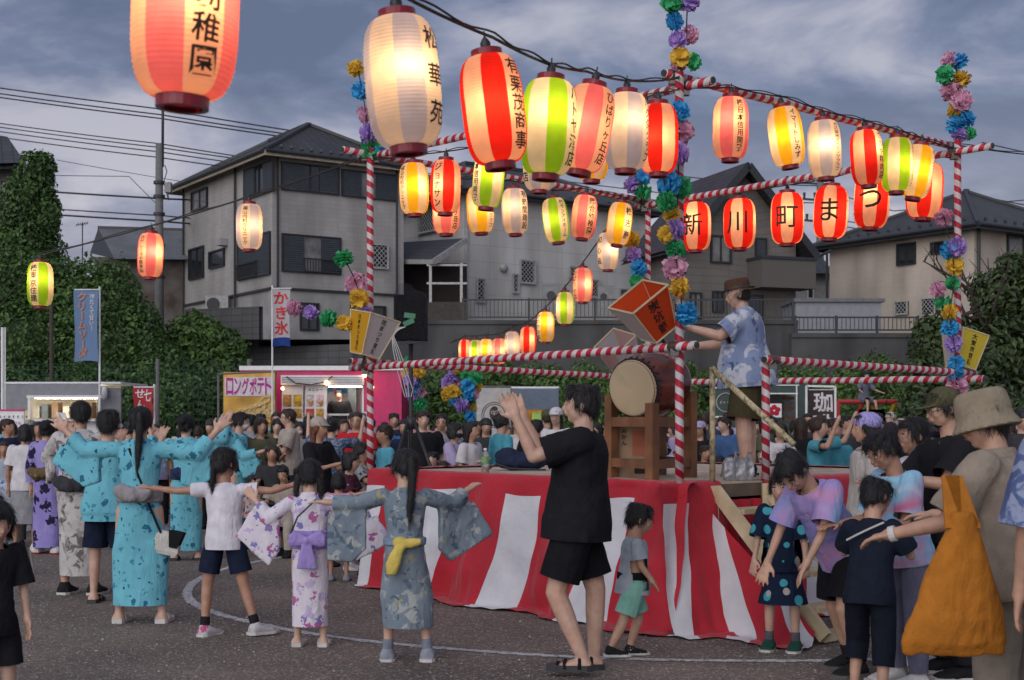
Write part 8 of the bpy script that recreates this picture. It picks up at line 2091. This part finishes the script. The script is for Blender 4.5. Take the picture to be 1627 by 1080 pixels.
k = MB(); k.ellipsoid(P(166,624,D)-L_.o, (.06,.06,.14)); k.build('vent_cap', M_white, tk)
sg = thing('sign_board', 'white croffle sign with dark letters and magenta edge', 'sign', (PX(10,24),24,0)); S_ = Loc(sg)
o = S_.box('board', -40, 652, 38, 680, 24, .03, M_white); S_.box('edge_strip', -40, 650, 38, 653, 23.99, .04, M_mag); S_.texth('cruffle', -3, 656, 46, 668, 23.99, ink, o); S_.texth('クロッフル', 4, 669, 34, 675, 23.99, mat('print_magenta', (.42,.02,.26)), o)
k = MB(); 
for x in (-35, 34): k.tube([P(x,652,24.03)-S_.o, V((PX(x,24)-S_.o.x,.03,0))], .02, 6)
k.build('leg', M_polec, sg)
pl = thing('tent_pole', 'white tent pole rising at the end of the grey food truck', 'pole', (PX(4,25),25,0)); k = MB(); k.tube([(0,0,0),(0,0,PZ(520,25))], .03, 8); k.tube([(.05,0,0),(.05,0,PZ(520,25))], .012, 6); k.build('shaft', M_white, pl)
# ---- nobori flags
def nobori(label, x0, y0, x1, y1, D, base, cols, txt, tcol, txt2=None, extra=None, poleside=1, wav=.04):
    root = thing('banner_flag', label, 'flag', (PX((x0+x1)/2,D), D, 0)); Q = Loc(root)
    a, b = P(x0,y1,D), P(x1,y0,D); k = MB(); n = 10; vs = []
    def sf(x, z): return V((a.x + (b.x-a.x)*x - Q.o.x, wav*math.sin(z*5+x*2.2) + wav*.6*math.sin(x*4), a.z + (b.z-a.z)*z + .03*math.sin(x*3)*(1-z)))
    for j in range(n*2+1):
        for i in range(n+1): vs.append(sf(i/n, j/(n*2)))
    fs = [(j*(n+1)+i, j*(n+1)+i+1, (j+1)*(n+1)+i+1, (j+1)*(n+1)+i) for j in range(n*2) for i in range(n)]; mi = 0
    k.add(vs, fs); 
    for idx, f in enumerate(fs):
        zc = (idx//n)/(n*2)
        for ci, (zl, zh) in enumerate(cols[1:]): 
            if zl <= zc < zh: k.mi[idx] = ci+1
    fl = k.build('flag_cloth', [base] + [c for c in extra or []], root, True)
    def write(t_, xc, wd, zt, zb, m_, size=None, off=.012):
        kk_ = MB(); n_ = len(t_); H_ = (zt-zb)*(b.z-a.z); pt = H_/n_; W_ = wd*(b.x-a.x); sz = min(W_, pt)
        text_vertical(kk_, t_, lambda x, y: sf(xc + x/(b.x-a.x), (zt+zb)/2 + y/(b.z-a.z)) + V((0,-off,0)), sz, H_/2, pt, squash=pt/sz*.95 if pt > sz else 1, wide=1); kk_.build('lettering', m_, fl)
    for w_ in txt: write(*w_)
    px_ = x1+1 if poleside > 0 else x0-1; k = MB(); k.tube([(PX(px_,D)-Q.o.x, .05, 0), (PX(px_,D)-Q.o.x, .05, PZ(y0-6,D))], .018, 6); k.tube([P(x0,y0-1,D)-Q.o, P(x1+2,y0-1,D)-Q.o], .012, 5); k.build('flag_pole', M_white, root)
    return root, Q
M_fw = tissue('flag_white', (.60,.57,.58)); M_fb = tissue('flag_blue', (.20,.31,.50)); M_fdb = tissue('flag_deepblue', (.02,.06,.30)); M_fr = tissue('flag_red', (.55,.05,.06)); M_ired = mat('print_red_bright', (.55,.02,.02), .8); M_iorange = mat('print_orange', (.50,.17,.07), .8); M_iwhite = mat('print_white', (.62,.58,.60)); M_fbr = tissue('flag_brown', (.075,.05,.048))
nobori('white shaved ice flag with red lettering and blue waves beside the grey house', 433, 459, 461, 551, 26, M_fw, [None, (0,.12)], [('かき氷', .5, .85, .97, .18, M_ired)], None, extra=[M_fdb], poleside=-1, wav=.06)
nobori('blue cream soda flag with brown lettering before the ivy', 118, 461, 156, 575, 25, M_fb, [None], [('クリームソーダ', .33, .50, .97, .04, M_iwhite, None, .010), ('クリームソーダ', .34, .42, .965, .045, M_iorange, None, .016), ('冷たくて甘い！', .76, .26, .95, .42, M_iwhite)], None)
nobori('red and white flag behind the teal dancers', 212, 616, 243, 665, 23, M_fr, [None], [('せんべい', .35, .5, .98, -.5, M_iwhite), ('七', .75, .4, .98, .5, M_iwhite)], None)
rt, Q = nobori('brown coffee flag with two white characters beside the green truck', 1285, 620, 1325, 690, 25, M_fbr, [None], [('珈琲', .55, .80, .97, -.05, M_iwhite)], None)
k = MB(); 
for a_, b_ in (((1281,613),(1327,614)),((1281,613),(1281,740)),((1327,614),(1327,740))): k.bar(P(*a_,24.95)-Q.o, P(*b_,24.95)-Q.o, .035)
k.build('white_frame', M_white, rt)
# ---- awning stall with owl banner
st_ = thing('market_stall', 'stall with blue grey awning and warm lit counter', 'stall', (PX(848,28),28,0)); Q = Loc(st_); D = 28
k = MB(); n = 12; vs = [P(813+(74*i/n), 617, D+1.2)-Q.o + V((0,0,0)) for i in range(n+1)] + [P(812+(76*i/n), 650 + (2 if i % 2 else -1), D-.2)-Q.o for i in range(n+1)]; k.add(vs, [(i,n+1+i,n+2+i,i+1) for i in range(n)]); k.build('awning', mat('awning_bluegrey', (.13,.155,.19), .8, var=.1), st_, True)
k = MB(); k.tube([P(812,616,D+1.2)-Q.o, P(888,616,D+1.2)-Q.o], .03, 6); k.build('awning_bar', M_white, st_)
for x in (813, 887): k = MB(); k.tube([V((PX(x,D)-Q.o.x, 1.2, 0)), P(x,616,D+1.2)-Q.o], .03, 6); k.build('post', M_polec, st_)
Q.box('back_wall', 822, 640, 884, 735, D+1.6, .04, mat('stall_orange', (.50,.28,.08), .7)); Q.boxz('counter', 822, 672, 886, D+.2, .6, M_grey)
Q.box('stall_lamp', 838, 646, 872, 648, D+.9, .2, lamp_mat('lamp_warm', (1,.72,.35), 14)); Q.box('menu_board', 845, 655, 862, 668, D+1.5, .03, mat('menu_green', (.20,.42,.18), .7)); Q.box('side_wall', 820, 640, 823, 735, D+.2, 1.4, M_dkgreen)
ow = thing('banner', 'white banner with round brown face emblem beside the awning stall', 'banner', (PX(784,27.5),27.5,0)); Q = Loc(ow)
o = Q.box('banner_cloth', 757, 616, 811, 735, 27.5, .015, mat('banner_white', (.48,.47,.46), .8, var=.08)); f, w, h = Q.fn(765,636,806,682,27.5,.006); k = MB()
for r_ in (.255,.215): k.tube([f(r_*math.cos(t_), r_*math.sin(t_)) for t_ in [2*math.pi*i/36 for i in range(37)]], .006, 4)
k.build('emblem_ring', ink, o); k = MB(); k.add([f(0,0)] + [f(.10*math.cos(t_), .03+.145*math.sin(t_)) for t_ in [2*math.pi*i/28 for i in range(28)]], [(0,1+i,1+(i+1) % 28) for i in range(28)]); k.build('emblem_face', mat('print_brown', (.07,.04,.028), .8), o)
f2, w, h = Q.fn(765,636,806,682,27.5,.012); k = MB()
for s_ in (1,-1): k.tube([f2(s_*(.035+.028*math.cos(t_)), .05+.03*math.sin(t_)) for t_ in [2*math.pi*i/12 for i in range(13)]], .006, 4)
k.add([f2(-.012,.02), f2(.012,.02), f2(0,-.03)], [(0,1,2)]); k.tube([f2(-.05,-.06), f2(0,-.08), f2(.05,-.06)], .005, 4); k.build('emblem_features', M_iwhite, o); Q.texth('TAS CO', 770, 672, 801, 678, 27.5, ink, o)
k = MB(); k.tube([P(756,614,27.52)-Q.o, P(812,614,27.52)-Q.o], .02, 6); k.tube([P(756,614,27.52)-Q.o, V((PX(756,27.52)-Q.o.x,.02,0))], .02, 6); k.build('banner_pole', M_polec, ow)
# ---- green coffee truck
tk = thing('food_truck', 'dark green coffee truck with white trim behind the drummer', 'food truck', (PX(1230,27),27,0)); L_ = Loc(tk); D = 27
sp_ = L_.box('sign_panel', 1134, 616, 1212, 662, D, .05, M_dkgreen); f, w, h = L_.fn(1134,616,1212,662,D,.008); k = MB()
for a_, b_ in (((-w/2,-h/2),(w/2,-h/2)),((w/2,-h/2),(w/2,h/2)),((w/2,h/2),(-w/2,h/2)),((-w/2,h/2),(-w/2,-h/2))): k.bar(f(*a_), f(*b_), .03)
k.build('sign_frame', M_white, sp_); k = MB(); f, w, h = L_.fn(1140,624,1166,654,D,.01); k.tube([f(.185*math.cos(t_), .185*math.sin(t_)) for t_ in [2*math.pi*i/30 for i in range(31)]], .007, 4); k.build('sign_ring', M_iwhite, sp_); L_.texth('Calm', 1143, 634, 1164, 644, D, M_iwhite, sp_, .012)
L_.box('upper_panel', 1212, 612, 1268, 624, D-.1, .06, M_dkgreen); L_.box('trim', 1212, 611, 1270, 612.5, D-.12, .09, M_white); L_.box('trim', 1212, 624, 1268, 626, D-.12, .09, M_white); L_.box('side_door', 1266, 612, 1284, 740, D-.1, .06, M_dkgreen); L_.box('trim', 1265, 612, 1267, 740, D-.13, .04, M_white)
L_.box('lower_panel', 1134, 672, 1266, 740, D, .05, M_dkgreen); L_.box('roof', 1132, 609, 1286, 611.5, D-.05, 2.0, M_dkgreen); L_.box('back_wall', 1134, 612, 1284, 740, D+1.9, .05, mat('interior_grey', (.20,.19,.17), .7))
for i in range(5): L_.box('shelf_goods', 1246, 630+i*8, 1262, 635+i*8, D+.6, .2, (mat('box_brown', (.25,.15,.08)), mat('unit_grey', (.2,.2,.2)))[i % 2]); 
po = L_.box('poster', 1218, 641, 1242, 663, D-.08, .01, M_white); f, w, h = L_.fn(1218,641,1242,663,D-.08,.006); k = MB()
for j in range(5): a_ = j*2*math.pi/5+.3; k.ellipsoid(f(.075*math.cos(a_), .065*math.sin(a_)), (.055,.004,.05), n=10, m=6)
k.build('flower_print', mat('print_crimson', (.45,.01,.03), .8), po)
# ---- swing frame and the girl on it
sw = thing('swing_frame', 'red and yellow playground frame with blue slide', 'play frame', (PX(1382,28),28,0)); Q = Loc(sw)
k = MB(); k.tube([P(1331,638,28)-Q.o, P(1426,638,28)-Q.o], .05, 8); k.build('top_bar', mat('paint_red', (.40,.03,.03), .4), sw)
for x, dx, dy, c in ((1332,3,.9,'y'),(1332,-4,-.9,'r'),(1422,-7,.9,'y'),(1426,8,-.9,'r'),(1372,-12,.7,'r'),(1384,12,.7,'y')):
    k = MB(); k.tube([P(x,638,28)-Q.o, V((PX(x+dx*5,28)-Q.o.x, dy, 0))], .04, 8); k.build('leg', mat('paint_red', ()) if c == 'r' else mat('paint_yellow', (.50,.34,.03), .4), sw)
k = MB(); k.rings([[P(1384+20*t_,655+32*t_,27.8)-Q.o + V((q,0,z_)) for q, z_ in ((-.25,0),(.25,0),(.25,.06),(-.25,.06))] for t_ in (0,.5,1)]); k.build('slide', mat('paint_blue', (.03,.16,.40), .4), sw)
g = rig(1.15, 'child', (6,0,0), (8,0,0), armL=((.5,-.4,-.7),(.5,-.6,-.3)), armR=((-.4,-.4,-.7),(-.3,-.7,-.2)), legL=((.15,-1,-.2),(.1,-.1,-1)), legR=((-.15,-1,-.2),(-.1,-.1,-1)))
t = thing('person', 'girl in grey dress with white collar perched on the red play frame', 'person', (PX(1372,28.1),28.1,PZ(661,28.1)), R(25)); link('body', body_mesh(g, .016, simple=True), SKIN[1], t); link('hair', hair_mesh(g, 'pony', .014, 3), M_hair, t); link('dress', tee_mesh(g, .016, .9, -.2, .02, .05, 0, 2), fabric('dress_slate', (.14,.15,.20)), t); link('skirt', shorts_mesh(g, .016, .95, .035, 2), fabric('dress_slate', ()), t); k = MB(); k.rings([ring_e(g.nb + V((0,-.01,z_)), V((1,0,0)), V((0,1,0)), r_, r_*.9, 16) for z_, r_ in ((-.03,.10),(.005,.06))]); k.build('collar', M_white, t); face(t, g, M_hair)
# ---- loudspeaker on tripod
sp = thing('speaker_tripod', 'black tripod stand holding the plastic wrapped loudspeaker', 'tripod', (PX(653,13.4),13.4,0)); q = Vector(sp.location)
k = MB(); k.tube([(0,0,.75),(0,0,PZ(546,13.4))], .022, 10); k.build('pole', M_trim_dark, sp, True); k = MB(); k.tube([(0,0,1.42),(0,0,1.54)], .045, 10); k.build('collar', M_trim_dark, sp, True)
for i in range(3): a_ = R(100+120*i); k = MB(); k.tube([(.03*math.cos(a_),.03*math.sin(a_),1.50),(.62*math.cos(a_),.62*math.sin(a_),.02)], .018, 8); k.build('leg', M_trim_dark, sp, True)
ls = thing('loudspeaker', 'black loudspeaker wrapped in clear plastic with green tape', 'loudspeaker', P(653,542,13.4)); w_, h_ = .31, .43
k = MB(); k.box((0,0,h_/2+.01), (w_,.30,h_)); k.build('cabinet', mat('cabinet_black', (.007,.007,.008), .75, spec=.15), ls)
m_pl, t_, b_ = new_mat('clear_plastic'); t_.nodes.remove(b_); tp_ = t_.nodes.new('ShaderNodeBsdfTransparent'); tp_.inputs['Color'].default_value = (.86,.88,.92,1); gl_ = t_.nodes.new('ShaderNodeBsdfGlossy'); gl_.inputs['Roughness'].default_value = .12; mx_ = t_.nodes.new('ShaderNodeMixShader'); mx_.inputs[0].default_value = .035; t_.links.new(tp_.outputs[0], mx_.inputs[1]); t_.links.new(gl_.outputs[0], mx_.inputs[2]); t_.links.new(mx_.outputs[0], t_.nodes['Material Output'].inputs[0])
nz = t_.nodes.new('ShaderNodeTexNoise'); nz.inputs['Scale'].default_value = 9; nz.inputs['Distortion'].default_value = 2.2; bp = t_.nodes.new('ShaderNodeBump'); bp.inputs['Strength'].default_value = 1; bp.inputs['Distance'].default_value = .12; t_.links.new(nz.outputs['Fac'], bp.inputs['Height']); t_.links.new(bp.outputs[0], gl_.inputs['Normal'])
k = MB(); rs = []
for z_, s_ in ((-.03,.8),(0,1.03),(.1,1.06),(.22,1.05),(.34,1.06),(.44,1.06),(.47,.95),(.51,.5),(.56,.38)): rs.append([V((x*w_/2*s_*(1+.05*noise.noise((x*3,z_*9,y))) - (.05 if z_ > .48 else 0), y*.155*s_, z_ + .015*noise.noise((x*2,y*2,z_*5)))) for x, y in [(-1,-1),(-.5,-1),(0,-1),(.5,-1),(1,-1),(1,0),(1,1),(0,1),(-1,1),(-1,0)]])
k.rings(rs); k.build('plastic_wrap', m_pl, ls)
for i, (x, z_, r_) in enumerate(((.0,.24,8),(-.01,.175,-24))): k = MB(); k.box((x,-.168,z_), (.11,.003,.05), Matrix.Rotation(R(r_),3,'Y')); k.build('tape_strip', mat('tape_green', (.05,.22,.12), .5), ls)
k = MB(); 
for i in range(4): k.tube([V((-.10+.02*i,-.17,.13)), V((-.17,-.18,.02+.02*i)), V((-.16+.02*i,-.17,-.10)), V((-.12+.05*i,-.15,-.30-.06*i)), V((-.05+.02*i,-.12,-.55))], .004, 4)
k.build('white_cable', M_white, ls)
# ---- odds and ends on the deck and the ground
nb_ = thing('duffel_bag', 'soft navy bag lying on the deck by the far rail', 'bag', (*P(828,748,12.3).xy, DECK)); k = MB(); k.ellipsoid((0,0,.08), (.24,.13,.085), n=16, m=10); k.ellipsoid((-.12,.0,.13), (.12,.10,.075)); link('bag_body', wrinkle(remesh(k,.012,2), .012, 18, 2, 1), fabric('crowd_navy', (.020,.028,.060)), nb_); k = MB(); k.tube([(-.3,-.1,.01),(-.22,-.12,.06),(-.1,-.13,.02),(.1,-.14,.012),(.22,-.13,.01)], .009, 5); k.build('strap', M_trim_dark, nb_)
sb = thing('cooler_bag', 'silver foil cooler bag with grey straps beside the gate post', 'bag', tuple(YP(.12,.80,DECK))); k = MB(); k.rings([[V((x*a_, y*b_, z_)) for x, y in ((-1,-1),(1,-1),(1,1),(-1,1))] for z_, a_, b_ in ((0,.10,.06),(.05,.115,.07),(.13,.11,.06),(.17,.085,.025))]); link('bag_body', wrinkle(remesh(k,.009,1), .010, 30, 2, 1), mat('foil_silver', (.34,.34,.36), .42, .35, var=.2), sb)
for x in (-.04,.05): k = MB(); k.tube([(x,-.078,.02),(x,-.075,.14),(x+.02,-.03,.215),(x+.05,-.03,.2)], .010, 6); k.build('strap', M_grey, sb)
cr_ = thing('plastic_crate', 'yellow plastic crate supporting the bench plank', 'crate', (PX(110,18.6),18.6,0)); M_cy = mat('crate_yellow', (.52,.27,.01), .5)
for a_, b_ in (((0,-.15),(.40,.02)),((0,.15),(.40,.02)),((-.2,0),(.02,.30)),((.2,0),(.02,.30))):
    for z_ in (.03,.12,.21,.29): k = MB(); k.box((a_[0],a_[1],z_), (b_[0],b_[1],.035 if z_ != .29 else .05)); k.build('crate_rail', M_cy, cr_)
for x in (-.19,-.06,.06,.19):
    for y in (-.15,.15): k = MB(); k.box((x,y*1.03,.155), (.03,.02,.31)); k.build('crate_post', M_cy, cr_)
bp_ = thing('bench_plank', 'weathered plank bench laid on the yellow crate', 'bench', (PX(85,18.6),18.6,.32)); k = MB(); k.box((0,0,.02), (1.3,.24,.035)); k.build('plank', M_ply, bp_)
cr2 = copy_tree(cr_); cr2.location = (PX(40,18.6),18.6,0); cr2['label'] = 'second yellow plastic crate under the other end of the plank'

scene.collection.children.link(C)
